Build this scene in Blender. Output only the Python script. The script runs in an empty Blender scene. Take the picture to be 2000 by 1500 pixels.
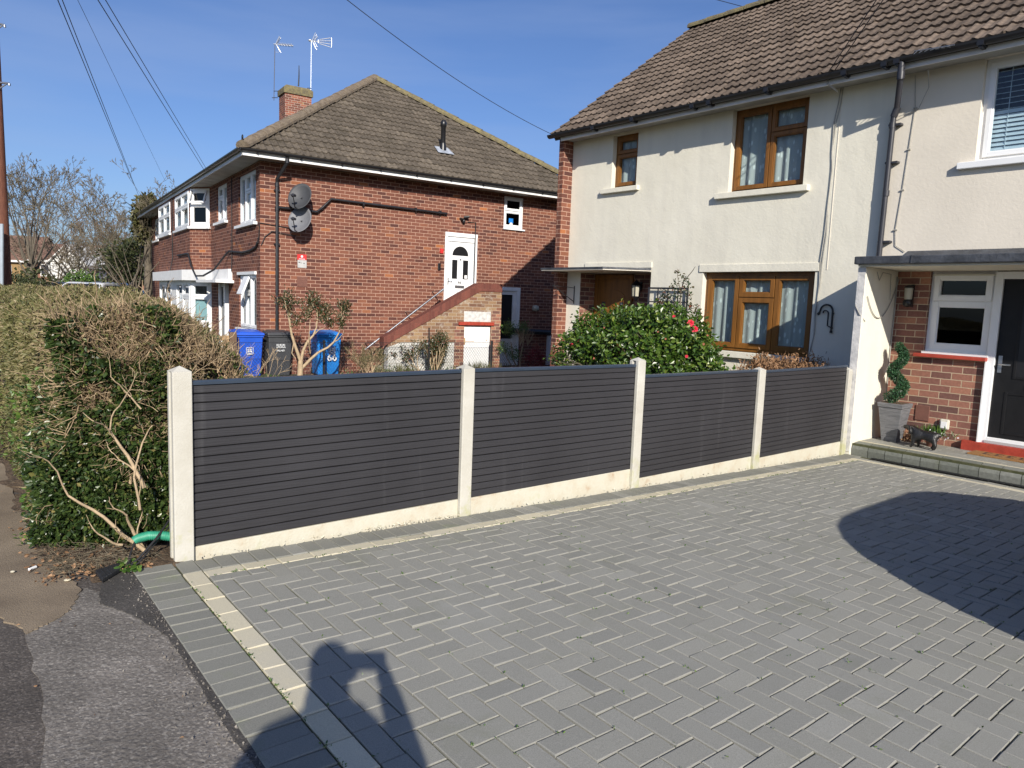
import bpy, bmesh, math, random
import numpy as np
from mathutils import Vector, Matrix
random.seed(7)
RNG = np.random.default_rng(11)
SC = bpy.context.scene
COL = SC.collection

# ------------------------------------------------------------------ camera
CP = np.array([0.0, 0.0, 1.5])
FPX = 1408.77
cr = np.array([0.6407411, 0.76684958, 0.03731707])
cu = np.array([-0.11104362, 0.04446906, 0.99282013])
cw = np.array([-0.75968425, 0.64028449, -0.11364691])
cam = bpy.data.cameras.new("camera"); camo = bpy.data.objects.new("camera", cam); COL.objects.link(camo)
cam.sensor_width = 36; cam.lens = 36 * FPX / 2000; cam.clip_start = 0.03; cam.clip_end = 2000
camo.matrix_world = Matrix([[cr[0], cu[0], -cw[0], CP[0]], [cr[1], cu[1], -cw[1], CP[1]], [cr[2], cu[2], -cw[2], CP[2]], [0, 0, 0, 1]])
SC.camera = camo
# ------------------------------------------------------------------ world and sun
SUN_AZ, SUN_EL = math.radians(118.2), math.radians(26.6)
SD = np.array([math.sin(SUN_AZ) * math.cos(SUN_EL), math.cos(SUN_AZ) * math.cos(SUN_EL), math.sin(SUN_EL)])
W = bpy.data.worlds.new("World"); SC.world = W; W.use_nodes = True
nt = W.node_tree; nt.nodes.clear()
wo = nt.nodes.new("ShaderNodeOutputWorld"); wb = nt.nodes.new("ShaderNodeBackground"); sky = nt.nodes.new("ShaderNodeTexSky")
sky.sky_type = 'NISHITA'; sky.sun_disc = False; sky.sun_elevation = SUN_EL; sky.sun_rotation = SUN_AZ
sky.air_density = 1.0; sky.dust_density = 1.1; sky.ozone_density = 2.2
# thin high streaks of cirrus
tc = nt.nodes.new("ShaderNodeTexCoord"); mp = nt.nodes.new("ShaderNodeMapping"); mp.inputs['Scale'].default_value = (1.2, 1.2, 9); mp.inputs['Rotation'].default_value = (0.12, 0.1, 0)
nz = nt.nodes.new("ShaderNodeTexNoise"); nz.inputs['Scale'].default_value = 1.6; nz.inputs['Detail'].default_value = 6
rp = nt.nodes.new("ShaderNodeValToRGB"); rp.color_ramp.elements[0].position = 0.44; rp.color_ramp.elements[1].position = 0.78
rp.color_ramp.elements[1].color = (0.34, 0.34, 0.34, 1)
mxw = nt.nodes.new("ShaderNodeMixRGB"); mxw.inputs[2].default_value = (5.2, 5.6, 6.2, 1)
nt.links.new(tc.outputs['Generated'], mp.inputs[0]); nt.links.new(mp.outputs[0], nz.inputs['Vector']); nt.links.new(nz.outputs[0], rp.inputs[0])
nt.links.new(sky.outputs[0], mxw.inputs[1]); nt.links.new(rp.outputs[0], mxw.inputs[0])
wb.inputs[1].default_value = 0.097
tnt = nt.nodes.new("ShaderNodeMixRGB"); tnt.blend_type = 'MULTIPLY'; tnt.inputs[0].default_value = 1; tnt.inputs[2].default_value = (0.60, 0.72, 1.0, 1)
nt.links.new(mxw.outputs[0], tnt.inputs[1]); nt.links.new(tnt.outputs[0], wb.inputs[0]); nt.links.new(wb.outputs[0], wo.inputs[0])
sl = bpy.data.lights.new("sun", 'SUN'); so = bpy.data.objects.new("sun", sl); COL.objects.link(so)
sl.energy = 5.0; sl.angle = math.radians(0.53); sl.color = (1.0, 0.93, 0.82)
so.rotation_euler = Vector(SD).to_track_quat('Z', 'Y').to_euler()
SC.view_settings.view_transform = 'Standard'; SC.view_settings.look = 'None'; SC.view_settings.exposure = 0.3; SC.view_settings.gamma = 1
SC.cycles.max_bounces = 6; SC.cycles.transparent_max_bounces = 24; SC.cycles.caustics_reflective = False; SC.cycles.caustics_refractive = False

# ------------------------------------------------------------------ measuring helpers
def ray(x, y): return cw + cr * (x - 1000) / FPX - cu * (y - 750) / FPX
def at(x, y, n, c):
    d = ray(x, y); n = np.array(n, float); return CP + d * ((c - n @ CP) / (n @ d))
class Fr:  # a wall's own frame: u along, v up, w out of the wall
    def __init__(s, o, u, n):
        s.o = np.array(o, float); s.u = np.array(u, float); s.n = np.array(n, float); s.z = np.array([0, 0, 1.0])
    def p(s, u, v, w=0.0): return s.o + s.u * u + s.z * v + s.n * w
    def m(s, x, y, w=0.0):
        q = at(x, y, s.n, s.n @ (s.o + s.n * w)); return float((q - s.o) @ s.u), float(q[2])
YF = 9.85
HF = Fr([0, YF, 0], [1, 0, 0], [0, -1, 0])               # fronts of the two cream houses
B_ANG = math.radians(6.38764647)
BY = np.array([math.sin(B_ANG), math.cos(B_ANG), 0]); BX = np.array([math.cos(B_ANG), -math.sin(B_ANG), 0])
KC = CP + 14.2 * 1.15 * ray(508, 480); KC[2] = 0
BS = Fr(KC, BY, BX)                                      # side wall of the brick flats
BF = Fr(KC, -BX, -BY)                                    # street front of the brick flats
def sstep(x): x = np.clip(x, 0, 1); return x * x * (3 - 2 * x)
def gz(x, y):                                            # height of the ground
    y2 = np.minimum(y, 9.6)
    base = 0.044 - 0.0312 * y2
    return base - 0.2 * sstep((-4.5 - x) / 5) * sstep((y - 1.3) / 3)

# ------------------------------------------------------------------ object helpers
def tag(o, label=None, cat=None, group=None, kind=None):
    if label: o['label'] = label
    if cat: o['category'] = cat
    if group: o['group'] = group
    if kind: o['kind'] = kind
    return o
def thing(name, loc, label, cat, group=None):
    o = bpy.data.objects.new(name, None); COL.objects.link(o); o.location = [float(c) for c in loc]; o.empty_display_size = 0.1
    return tag(o, label, cat, group)
def wloc(o):
    l = np.array(o.location[:])
    while o.parent: o = o.parent; l = l + np.array(o.location[:])
    return l
def linkmesh(name, me, mats, parent, origin):
    if not isinstance(mats, (list, tuple)): mats = [mats]
    for m_ in mats: me.materials.append(m_)
    o = bpy.data.objects.new(name, me); COL.objects.link(o)
    if parent is not None: o.parent = parent
    o.location = [float(c) for c in (origin if parent is None else (0, 0, 0))]
    return o
class MB:
    def __init__(s): s.v = []; s.f = []; s.m = []; s.sm = []
    def add(s, vs, fs, m=0, smooth=False):
        k = len(s.v); s.v += [tuple(float(c) for c in p) for p in vs]
        for f in fs: s.f.append(tuple(i + k for i in f)); s.m.append(m); s.sm.append(smooth)
        return s
    def quad(s, a, b, c, d, m=0): return s.add([a, b, c, d], [(0, 1, 2, 3)], m)
    def hexa(s, b, t, m=0): return s.add(list(b) + list(t), [(3, 2, 1, 0), (4, 5, 6, 7), (0, 1, 5, 4), (1, 2, 6, 5), (2, 3, 7, 6), (3, 0, 4, 7)], m)
    def box(s, a, b, m=0):
        x0, y0, z0 = np.minimum(a, b); x1, y1, z1 = np.maximum(a, b)
        return s.hexa([(x0, y0, z0), (x1, y0, z0), (x1, y1, z0), (x0, y1, z0)], [(x0, y0, z1), (x1, y0, z1), (x1, y1, z1), (x0, y1, z1)], m)
    def fbox(s, fr, u0, u1, v0, v1, w0, w1, m=0):
        P = fr.p
        return s.hexa([P(u0, v0, w0), P(u1, v0, w0), P(u1, v0, w1), P(u0, v0, w1)], [P(u0, v1, w0), P(u1, v1, w0), P(u1, v1, w1), P(u0, v1, w1)], m)
    def prism(s, poly, off, m=0):                       # polygon (3D points) pushed along off
        n = len(poly); a = [np.array(p, float) for p in poly]; b = [p + np.array(off, float) for p in a]
        return s.add(a + b, [tuple(range(n))[::-1], tuple(range(n, 2 * n))] + [(i, (i + 1) % n, n + (i + 1) % n, n + i) for i in range(n)], m)
    def tube(s, pts, r, n=8, m=0, cap=True, smooth=True):
        pts = [np.array(p, float) for p in pts]; k = len(pts)
        rs = r if isinstance(r, (list, tuple)) else [r] * k
        vs = []; up = None
        for i in range(k):
            d = pts[min(i + 1, k - 1)] - pts[max(i - 1, 0)]; d /= (np.linalg.norm(d) + 1e-12)
            if up is None: up = np.array([0, 0, 1.0]) if abs(d[2]) < .9 else np.array([1.0, 0, 0])
            a = np.cross(d, up); a /= (np.linalg.norm(a) + 1e-12); b2 = np.cross(d, a); up = -b2
            for j in range(n):
                t = 2 * math.pi * j / n; vs.append(pts[i] + rs[i] * (a * math.cos(t) + b2 * math.sin(t)))
        fs = [(i * n + j, i * n + (j + 1) % n, (i + 1) * n + (j + 1) % n, (i + 1) * n + j) for i in range(k - 1) for j in range(n)]
        s.add(vs, fs, m, smooth)
        if cap: s.add(vs[:n], [tuple(range(n))], m); s.add(vs[-n:], [tuple(range(n))], m)
        return s
    def lathe(s, c, prof, n=16, m=0, smooth=True):      # prof: (radius, z)
        vs = [(c[0] + r * math.cos(2 * math.pi * j / n), c[1] + r * math.sin(2 * math.pi * j / n), c[2] + z) for r, z in prof for j in range(n)]
        fs = [(i * n + j, i * n + (j + 1) % n, (i + 1) * n + (j + 1) % n, (i + 1) * n + j) for i in range(len(prof) - 1) for j in range(n)]
        s.add(vs, fs, m, smooth); s.add(vs[:n], [tuple(range(n))], m); s.add(vs[-n:], [tuple(range(n))], m); return s
    def build(s, name, mats, parent=None, origin=None, bevel=0.0, recalc=True, uvf=None):
        V = np.array(s.v, float)
        if origin is None: origin = wloc(parent) if parent is not None else np.array([(V[:, 0].min() + V[:, 0].max()) / 2, (V[:, 1].min() + V[:, 1].max()) / 2, V[:, 2].min()])
        org = wloc(parent) if parent is not None else np.array(origin, float)
        me = bpy.data.meshes.new(name); me.from_pydata((V - org).tolist(), [], s.f)
        me.polygons.foreach_set('material_index', s.m); me.polygons.foreach_set('use_smooth', s.sm)
        if recalc:
            bm = bmesh.new(); bm.from_mesh(me); bmesh.ops.recalc_face_normals(bm, faces=bm.faces); bm.to_mesh(me); bm.free()
        me.update()
        boxuv(me, org)
        o = linkmesh(name, me, mats, parent, org)
        if bevel > 0:
            md = o.modifiers.new("bevel", 'BEVEL'); md.width = bevel; md.segments = 2; md.limit_method = 'ANGLE'; md.angle_limit = math.radians(40)
        return o
def boxuv(me, org):
    n = len(me.polygons); no = np.zeros(n * 3, np.float32); me.polygons.foreach_get('normal', no); no = no.reshape(-1, 3)
    ls = np.zeros(n, np.int32); lt = np.zeros(n, np.int32); me.polygons.foreach_get('loop_start', ls); me.polygons.foreach_get('loop_total', lt)
    co = np.zeros(len(me.vertices) * 3, np.float32); me.vertices.foreach_get('co', co); co = co.reshape(-1, 3) + org.astype(np.float32)
    lv = np.zeros(len(me.loops), np.int32); me.loops.foreach_get('vertex_index', lv)
    pf = np.repeat(np.arange(n), lt); N = no[pf]; P = co[lv]
    h = np.stack([-N[:, 1], N[:, 0]], 1); hl = np.linalg.norm(h, axis=1); side = np.abs(N[:, 2]) < 0.75
    h = h / np.maximum(hl, 1e-6)[:, None]
    sg = np.where((h[:, 0] + 0.3 * h[:, 1]) < 0, -1.0, 1.0); h = h * sg[:, None]
    u = np.where(side, P[:, 0] * h[:, 0] + P[:, 1] * h[:, 1], P[:, 0]); v = np.where(side, P[:, 2], P[:, 1])
    uv = me.uv_layers.new(name="uv"); uv.data.foreach_set('uv', np.stack([u, v], 1).astype(np.float32).ravel())
def npmesh(name, V, Fc, mats, parent=None, origin=(0, 0, 0), rnd=None, smooth=False, nv=4):
    org = wloc(parent) if parent is not None else np.array(origin, float)
    V = np.asarray(V, float) - org; Fc = np.asarray(Fc, np.int32)
    me = bpy.data.meshes.new(name); me.vertices.add(len(V)); me.vertices.foreach_set('co', V.astype(np.float32).ravel())
    k = len(Fc); me.loops.add(k * nv); me.loops.foreach_set('vertex_index', Fc.ravel())
    me.polygons.add(k); me.polygons.foreach_set('loop_start', np.arange(k, dtype=np.int32) * nv); me.polygons.foreach_set('loop_total', np.full(k, nv, np.int32))
    me.polygons.foreach_set('use_smooth', np.full(k, bool(smooth)))
    me.update(calc_edges=True)
    if rnd is not None:
        a = me.attributes.new("rnd", 'FLOAT', 'FACE'); a.data.foreach_set('value', np.asarray(rnd, np.float32))
    return linkmesh(name, me, mats, parent, org)

# ------------------------------------------------------------------ materials
def newmat(name):
    m = bpy.data.materials.new(name); m.use_nodes = True; n = m.node_tree.nodes; l = m.node_tree.links
    b = n['Principled BSDF']; return m, n, l, b
def c4(c): return (c[0], c[1], c[2], 1)
def ramp(n, stops):
    r = n.new("ShaderNodeValToRGB"); e = r.color_ramp.elements
    e[0].position = stops[0][0]; e[0].color = c4(stops[0][1]); e[1].position = stops[-1][0]; e[1].color = c4(stops[-1][1])
    for p, c in stops[1:-1]: q = e.new(p); q.color = c4(c)
    return r
def noise(n, l, scale, detail=4, vec=None, rough=.55):
    t = n.new("ShaderNodeTexNoise"); t.inputs['Scale'].default_value = scale; t.inputs['Detail'].default_value = detail; t.inputs['Roughness'].default_value = rough
    if vec is not None: l.new(vec, t.inputs['Vector'])
    return t
def geo(n): return n.new("ShaderNodeNewGeometry").outputs['Position']
def mat(name, col, rough=.7, var=.12, scale=6, bump=0.0, bscale=60, metal=0.0, spec=.5, col2=None, stretch=None, dist=.01, detail=5):
    m, n, l, b = newmat(name); b.inputs['Roughness'].default_value = rough; b.inputs['Metallic'].default_value = metal; b.inputs['Specular IOR Level'].default_value = spec
    vec = geo(n)
    if stretch:
        mpn = n.new("ShaderNodeMapping"); mpn.inputs['Scale'].default_value = stretch; l.new(vec, mpn.inputs[0]); vec = mpn.outputs[0]
    c2 = col2 or tuple(min(1, c * (1 + var)) for c in col); c1 = tuple(c * (1 - var) for c in col) if not col2 else col
    t = noise(n, l, scale, detail, vec); r = ramp(n, [(.3, c1), (.7, c2)]); l.new(t.outputs[0], r.inputs[0]); l.new(r.outputs[0], b.inputs['Base Color'])
    if bump:
        t2 = noise(n, l, bscale, 4, vec); bp = n.new("ShaderNodeBump"); bp.inputs['Strength'].default_value = bump; bp.inputs['Distance'].default_value = dist
        l.new(t2.outputs[0], bp.inputs['Height']); l.new(bp.outputs[0], b.inputs['Normal'])
    return m
def brickmat(name, tones, mortar, bw=.235, bh=.083, mort=.011, bump=.5, patch=None, stain=0.18):
    m, n, l, b = newmat(name); b.inputs['Roughness'].default_value = .9; b.inputs['Specular IOR Level'].default_value = .25
    uv = n.new("ShaderNodeUVMap"); uv.uv_map = "uv"
    # wobble so that the courses are not ruler straight
    t0 = noise(n, l, 9, 2, uv.outputs[0]); mx0 = n.new("ShaderNodeVectorMath"); mx0.operation = 'MULTIPLY_ADD'
    l.new(t0.outputs[1], mx0.inputs[0]); mx0.inputs[1].default_value = (.008, .006, 0); l.new(uv.outputs[0], mx0.inputs[2])
    bt = n.new("ShaderNodeTexBrick"); l.new(mx0.outputs[0], bt.inputs['Vector'])
    for k, v in (('Scale', 1), ('Mortar Size', mort / 2), ('Mortar Smooth', .15), ('Bias', 0), ('Brick Width', bw), ('Row Height', bh)): bt.inputs[k].default_value = v
    bt.inputs['Color1'].default_value = (0, 0, 0, 1); bt.inputs['Color2'].default_value = (1, 1, 1, 1); bt.inputs['Mortar'].default_value = (.5, .5, .5, 1)
    r = ramp(n, tones); l.new(bt.outputs['Color'], r.inputs[0])
    t1 = noise(n, l, 30, 5, uv.outputs[0]); r1 = ramp(n, [(.25, (.62, .62, .62)), (.75, (1.25, 1.25, 1.25))]); l.new(t1.outputs[0], r1.inputs[0])
    mu = n.new("ShaderNodeMixRGB"); mu.blend_type = 'MULTIPLY'; mu.inputs[0].default_value = .5; l.new(r.outputs[0], mu.inputs[1]); l.new(r1.outputs[0], mu.inputs[2])
    t2 = noise(n, l, .7, 4, uv.outputs[0]); r2 = ramp(n, [(.3, (1 - stain,) * 3), (.7, (1.08,) * 3)]); l.new(t2.outputs[0], r2.inputs[0])
    mu2 = n.new("ShaderNodeMixRGB"); mu2.blend_type = 'MULTIPLY'; mu2.inputs[0].default_value = 1; l.new(mu.outputs[0], mu2.inputs[1]); l.new(r2.outputs[0], mu2.inputs[2])
    mc = n.new("ShaderNodeMixRGB"); l.new(bt.outputs['Fac'], mc.inputs[0]); l.new(mu2.outputs[0], mc.inputs[1]); mc.inputs[2].default_value = c4(mortar)
    out = mc.outputs[0]
    if patch:                                           # an irregular painted or limey area
        t3 = noise(n, l, 2.6, 6, uv.outputs[0], .7); r3 = ramp(n, [(patch[1], (0, 0, 0)), (patch[1] + .12, (1, 1, 1))]); l.new(t3.outputs[0], r3.inputs[0])
        m3 = n.new("ShaderNodeMixRGB"); l.new(r3.outputs[0], m3.inputs[0]); l.new(out, m3.inputs[1]); m3.inputs[2].default_value = c4(patch[0]); out = m3.outputs[0]
    l.new(out, b.inputs['Base Color'])
    inv = n.new("ShaderNodeMath"); inv.operation = 'MULTIPLY_ADD'; l.new(bt.outputs['Fac'], inv.inputs[0]); inv.inputs[1].default_value = -1; l.new(t1.outputs[0], inv.inputs[2])
    bp = n.new("ShaderNodeBump"); bp.inputs['Strength'].default_value = bump; bp.inputs['Distance'].default_value = .006; l.new(inv.outputs[0], bp.inputs['Height']); l.new(bp.outputs[0], b.inputs['Normal'])
    return m
def rndmat(name, stops, rough=.6, spec=.5, bump=0, bscale=200, transl=0.0, var=.25, vscale=20, metal=0, backdark=False, lich=None):
    m, n, l, b = newmat(name); b.inputs['Roughness'].default_value = rough; b.inputs['Specular IOR Level'].default_value = spec
    a = n.new("ShaderNodeAttribute"); a.attribute_name = "rnd"; r = ramp(n, stops); l.new(a.outputs['Fac'], r.inputs[0]); out = r.outputs[0]
    g = geo(n)
    if var:
        t = noise(n, l, vscale, 5, g); r1 = ramp(n, [(.28, (1 - var,) * 3), (.72, (1 + var,) * 3)]); l.new(t.outputs[0], r1.inputs[0])
        mu = n.new("ShaderNodeMixRGB"); mu.blend_type = 'MULTIPLY'; mu.inputs[0].default_value = 1; l.new(out, mu.inputs[1]); l.new(r1.outputs[0], mu.inputs[2]); out = mu.outputs[0]
    for (lc, lo, hi, ls) in (lich or []):
        t3 = noise(n, l, ls, 7, g, .7); r3 = ramp(n, [(lo, (0, 0, 0)), (hi, (1, 1, 1))]); l.new(t3.outputs[0], r3.inputs[0])
        m3 = n.new("ShaderNodeMixRGB"); l.new(r3.outputs[0], m3.inputs[0]); l.new(out, m3.inputs[1]); m3.inputs[2].default_value = c4(lc); out = m3.outputs[0]
    l.new(out, b.inputs['Base Color'])
    if bump:
        t2 = noise(n, l, bscale, 3, g); bp = n.new("ShaderNodeBump"); bp.inputs['Strength'].default_value = bump; bp.inputs['Distance'].default_value = .004
        l.new(t2.outputs[0], bp.inputs['Height']); l.new(bp.outputs[0], b.inputs['Normal'])
    if transl:
        ts = n.new("ShaderNodeBsdfTranslucent"); l.new(out, ts.inputs[0]); ms = n.new("ShaderNodeMixShader"); ms.inputs[0].default_value = transl
        l.new(b.outputs[0], ms.inputs[1]); l.new(ts.outputs[0], ms.inputs[2]); l.new(ms.outputs[0], n['Material Output'].inputs[0])
    return m
def glassmat(name, tint=(.9, .95, .95), refl=1.0):
    m, n, l, b = newmat(name); n.remove(b)
    tr = n.new("ShaderNodeBsdfTransparent"); tr.inputs[0].default_value = c4(tint); gl = n.new("ShaderNodeBsdfGlossy"); gl.inputs['Roughness'].default_value = .015
    fr = n.new("ShaderNodeFresnel"); fr.inputs[0].default_value = 1.6; mm = n.new("ShaderNodeMath"); mm.operation = 'MULTIPLY'; mm.inputs[1].default_value = refl; mm.use_clamp = True
    t = noise(n, l, 1.3, 2, geo(n)); bp = n.new("ShaderNodeBump"); bp.inputs['Strength'].default_value = .05; bp.inputs['Distance'].default_value = .02
    l.new(t.outputs[0], bp.inputs['Height']); l.new(bp.outputs[0], gl.inputs['Normal'])
    gb = n.new("ShaderNodeNewGeometry"); iv = n.new("ShaderNodeMath"); iv.operation = 'SUBTRACT'; iv.inputs[0].default_value = 1; l.new(gb.outputs['Backfacing'], iv.inputs[1]); m2 = n.new("ShaderNodeMath"); m2.operation = 'MULTIPLY'
    ms = n.new("ShaderNodeMixShader"); l.new(fr.outputs[0], mm.inputs[0]); l.new(mm.outputs[0], m2.inputs[0]); l.new(iv.outputs[0], m2.inputs[1]); l.new(m2.outputs[0], ms.inputs[0]); l.new(tr.outputs[0], ms.inputs[1]); l.new(gl.outputs[0], ms.inputs[2])
    l.new(ms.outputs[0], n['Material Output'].inputs[0]); return m
def lacemat(name):
    m, n, l, b = newmat(name); b.inputs['Base Color'].default_value = (.95, .95, .94, 1); b.inputs['Roughness'].default_value = .9
    g = geo(n); mpn = n.new("ShaderNodeMapping"); mpn.inputs['Scale'].default_value = (1.6, .2, .6); mpn.inputs['Rotation'].default_value = (0, .6, 0); l.new(g, mpn.inputs[0])
    v = n.new("ShaderNodeTexVoronoi"); v.inputs['Scale'].default_value = 11; l.new(mpn.outputs[0], v.inputs['Vector'])
    r = ramp(n, [(.20, (1, 1, 1)), (.30, (.62, .62, .62))]); l.new(v.outputs['Distance'], r.inputs[0])
    t = n.new("ShaderNodeBsdfTransparent"); tl = n.new("ShaderNodeBsdfTranslucent"); tl.inputs[0].default_value = (.8, .8, .8, 1)
    ms0 = n.new("ShaderNodeMixShader"); ms0.inputs[0].default_value = .25; l.new(b.outputs[0], ms0.inputs[1]); l.new(tl.outputs[0], ms0.inputs[2])
    ms = n.new("ShaderNodeMixShader"); l.new(r.outputs[0], ms.inputs[0]); l.new(t.outputs[0], ms.inputs[1]); l.new(ms0.outputs[0], ms.inputs[2]); l.new(ms.outputs[0], n['Material Output'].inputs[0])
    return m

M = {}
def setup_mats():
    red = [(0, (.09, .038, .032)), (.25, (.15, .058, .041)), (.5, (.20, .080, .053)), (.72, (.17, .067, .047)), (.9, (.225, .09, .057)), (.97, (.24, .097, .057)), (1, (.38, .14, .055))]
    M['brick'] = brickmat('red_brick', red, (.46, .295, .22))
    M['brick_dk'] = brickmat('dark_brick', [(0, (.13, .07, .06)), (.4, (.24, .11, .085)), (.7, (.3, .14, .1)), (1, (.4, .19, .12))], (.46, .36, .25))
    M['brick_yel'] = brickmat('stair_brick', [(0, (.17, .09, .06)), (.4, (.27, .165, .10)), (.7, (.33, .22, .125)), (1, (.21, .09, .06))], (.40, .33, .26), patch=((.45, .41, .35), .55))
    M['brick_wht'] = brickmat('limewashed_brick', [(0, (.5, .5, .47)), (1, (.72, .71, .68))], (.36, .34, .3), patch=((.4, .27, .2), .63))
    M['brick_chim'] = brickmat('chimney_brick', [(0, (.14, .06, .045)), (.5, (.24, .085, .06)), (1, (.33, .13, .08))], (.42, .36, .3), patch=((.33, .27, .08), .6))
    # painted render
    m, n, l, b = newmat('cream_render'); b.inputs['Roughness'].default_value = .9; b.inputs['Specular IOR Level'].default_value = .2
    g = geo(n); t = noise(n, l, .9, 6, g, .65); r = ramp(n, [(.3, (.70, .67, .565)), (.7, (.765, .735, .63))]); l.new(t.outputs[0], r.inputs[0])
    mpn = n.new("ShaderNodeMapping"); mpn.inputs['Scale'].default_value = (3.5, 3.5, .35); l.new(g, mpn.inputs[0]); ts = noise(n, l, 1.2, 6, mpn.outputs[0], .6)
    rs = ramp(n, [(.32, (.92, .92, .93)), (.55, (1, 1, 1))]); l.new(ts.outputs[0], rs.inputs[0]); mu = n.new("ShaderNodeMixRGB"); mu.blend_type = 'MULTIPLY'; mu.inputs[0].default_value = .8
    l.new(r.outputs[0], mu.inputs[1]); l.new(rs.outputs[0], mu.inputs[2]); l.new(mu.outputs[0], b.inputs['Base Color'])
    t2 = noise(n, l, 28, 6, g, .65); t3 = noise(n, l, 5, 4, g); ad = n.new("ShaderNodeMath"); ad.operation = 'MULTIPLY_ADD'; ad.inputs[1].default_value = 2.2; l.new(t3.outputs[0], ad.inputs[0]); l.new(t2.outputs[0], ad.inputs[2])
    bp = n.new("ShaderNodeBump"); bp.inputs['Strength'].default_value = .32; bp.inputs['Distance'].default_value = .009; l.new(ad.outputs[0], bp.inputs['Height']); l.new(bp.outputs[0], b.inputs['Normal'])
    M['render'] = m
    M['render2'] = mat('cream_render_weathered', (.71, .655, .56), .9, .05, 1.3, .3, 30, spec=.2, dist=.008)
    M['oldpaint'] = mat('flaking_paint', (.42, .42, .42), .8, .4, 12, .4, 40, col2=(.72, .70, .67))
    M['white'] = mat('white_plastic', (.80, .81, .82), .35, .03, 3)
    M['whitepaint'] = mat('white_paint', (.78, .78, .77), .5, .06, 6)
    M['fascia'] = mat('fascia_white', (.74, .74, .76), .4, .05, 4)
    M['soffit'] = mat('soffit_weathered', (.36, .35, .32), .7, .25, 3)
    M['oak'] = mat('golden_oak_frame', (.20, .085, .018), .42, .25, 14, .15, 60, stretch=(1, 1, .12), spec=.4)
    M['black'] = mat('black_plastic', (.014, .014, .016), .35, .2, 5)
    M['blackpipe'] = mat('black_pipe', (.02, .02, .023), .32, .3, 5)
    M['greypipe'] = mat('grey_pipe', (.035, .035, .042), .38, .2, 6)
    M['blackdoor'] = mat('black_door', (.010, .010, .011), .5, .2, 8, spec=.3)
    M['lead'] = mat('lead_sheet', (.05, .055, .065), .55, .4, 9, .5, 20, dist=.02)
    M['leadlight'] = mat('lead_flashing', (.34, .37, .42), .5, .3, 9, .4, 20)
    M['redpaint'] = mat('red_paint', (.36, .05, .03), .5, .22, 12, .3, 40)
    M['redbrickcope'] = brickmat('coping_brick', [(0, (.14, .05, .04)), (1, (.20, .07, .052))], (.17, .075, .055), bw=.083, bh=.3, mort=.008)
    M['glass'] = glassmat('window_glass'); M['glass2'] = glassmat('window_glass_bright', (.85, .92, .95), 1.5); M['darkglass'] = glassmat('door_glass', (.12, .13, .15), 1)
    M['lace'] = lacemat('lace_curtain')
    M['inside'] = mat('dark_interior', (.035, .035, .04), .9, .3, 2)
    M['blindcloth'] = mat('blind_cloth', (.42, .42, .42), .9, .1, 5)
    M['net'] = mat('pale_net', (.50, .54, .58), .9, .12, 9, stretch=(6, 6, .4))
    M['green_glass'] = mat('mint_blind', (.42, .55, .52), .5, .05, 6)
    m, n, l, b = newmat('concrete_post'); b.inputs['Roughness'].default_value = .88; g = geo(n); t = noise(n, l, 4, 7, g, .65); r = ramp(n, [(.3, (.43, .41, .35)), (.7, (.54, .525, .47))]); l.new(t.outputs[0], r.inputs[0])
    sx = n.new("ShaderNodeSeparateXYZ"); l.new(g, sx.inputs[0]); t4 = noise(n, l, 9, 6, g, .7); ma = n.new("ShaderNodeMath"); ma.operation = 'MULTIPLY_ADD'; ma.inputs[1].default_value = -.55; l.new(sx.outputs[2], ma.inputs[0]); l.new(t4.outputs[0], ma.inputs[2]); r4 = ramp(n, [(.46, (0, 0, 0)), (.68, (.8, .8, .8))]); l.new(ma.outputs[0], r4.inputs[0])
    m4 = n.new("ShaderNodeMixRGB"); l.new(r4.outputs[0], m4.inputs[0]); l.new(r.outputs[0], m4.inputs[1]); m4.inputs[2].default_value = (.40, .40, .20, 1); l.new(m4.outputs[0], b.inputs['Base Color'])
    t2 = noise(n, l, 90, 5, g); bp = n.new("ShaderNodeBump"); bp.inputs['Strength'].default_value = .5; bp.inputs['Distance'].default_value = .004; l.new(t2.outputs[0], bp.inputs['Height']); l.new(bp.outputs[0], b.inputs['Normal']); M['conc'] = m
    # gravel boards with algae toward the soil
    m, n, l, b = newmat('concrete_board'); b.inputs['Roughness'].default_value = .9; g = geo(n)
    t = noise(n, l, 7, 6, g, .65); r = ramp(n, [(.25, (.42, .30, .20)), (.40, (.52, .48, .38)), (.58, (.55, .53, .44)), (.75, (.46, .45, .30))]); l.new(t.outputs[0], r.inputs[0]); l.new(r.outputs[0], b.inputs['Base Color'])
    t2 = noise(n, l, 60, 4, g); bp = n.new("ShaderNodeBump"); bp.inputs['Strength'].default_value = .4; bp.inputs['Distance'].default_value = .006; l.new(t2.outputs[0], bp.inputs['Height']); l.new(bp.outputs[0], b.inputs['Normal']); M['board'] = m
    # anthracite composite with an embossed grain
    m, n, l, b = newmat('anthracite_composite'); b.inputs['Roughness'].default_value = .55; b.inputs['Specular IOR Level'].default_value = .35; g = geo(n)
    mpn = n.new("ShaderNodeMapping"); mpn.inputs['Scale'].default_value = (1, .55, 7); l.new(g, mpn.inputs[0]); wv = n.new("ShaderNodeTexWave"); wv.wave_type = 'RINGS'; wv.inputs['Scale'].default_value = 3.2; wv.inputs['Distortion'].default_value = 9; wv.inputs['Detail'].default_value = 3; wv.inputs['Detail Scale'].default_value = 1.2
    l.new(mpn.outputs[0], wv.inputs[0]); t = noise(n, l, 1.4, 5, g); r = ramp(n, [(.3, (.029, .0285, .032)), (.7, (.039, .0385, .043))]); l.new(t.outputs[0], r.inputs[0])
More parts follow.
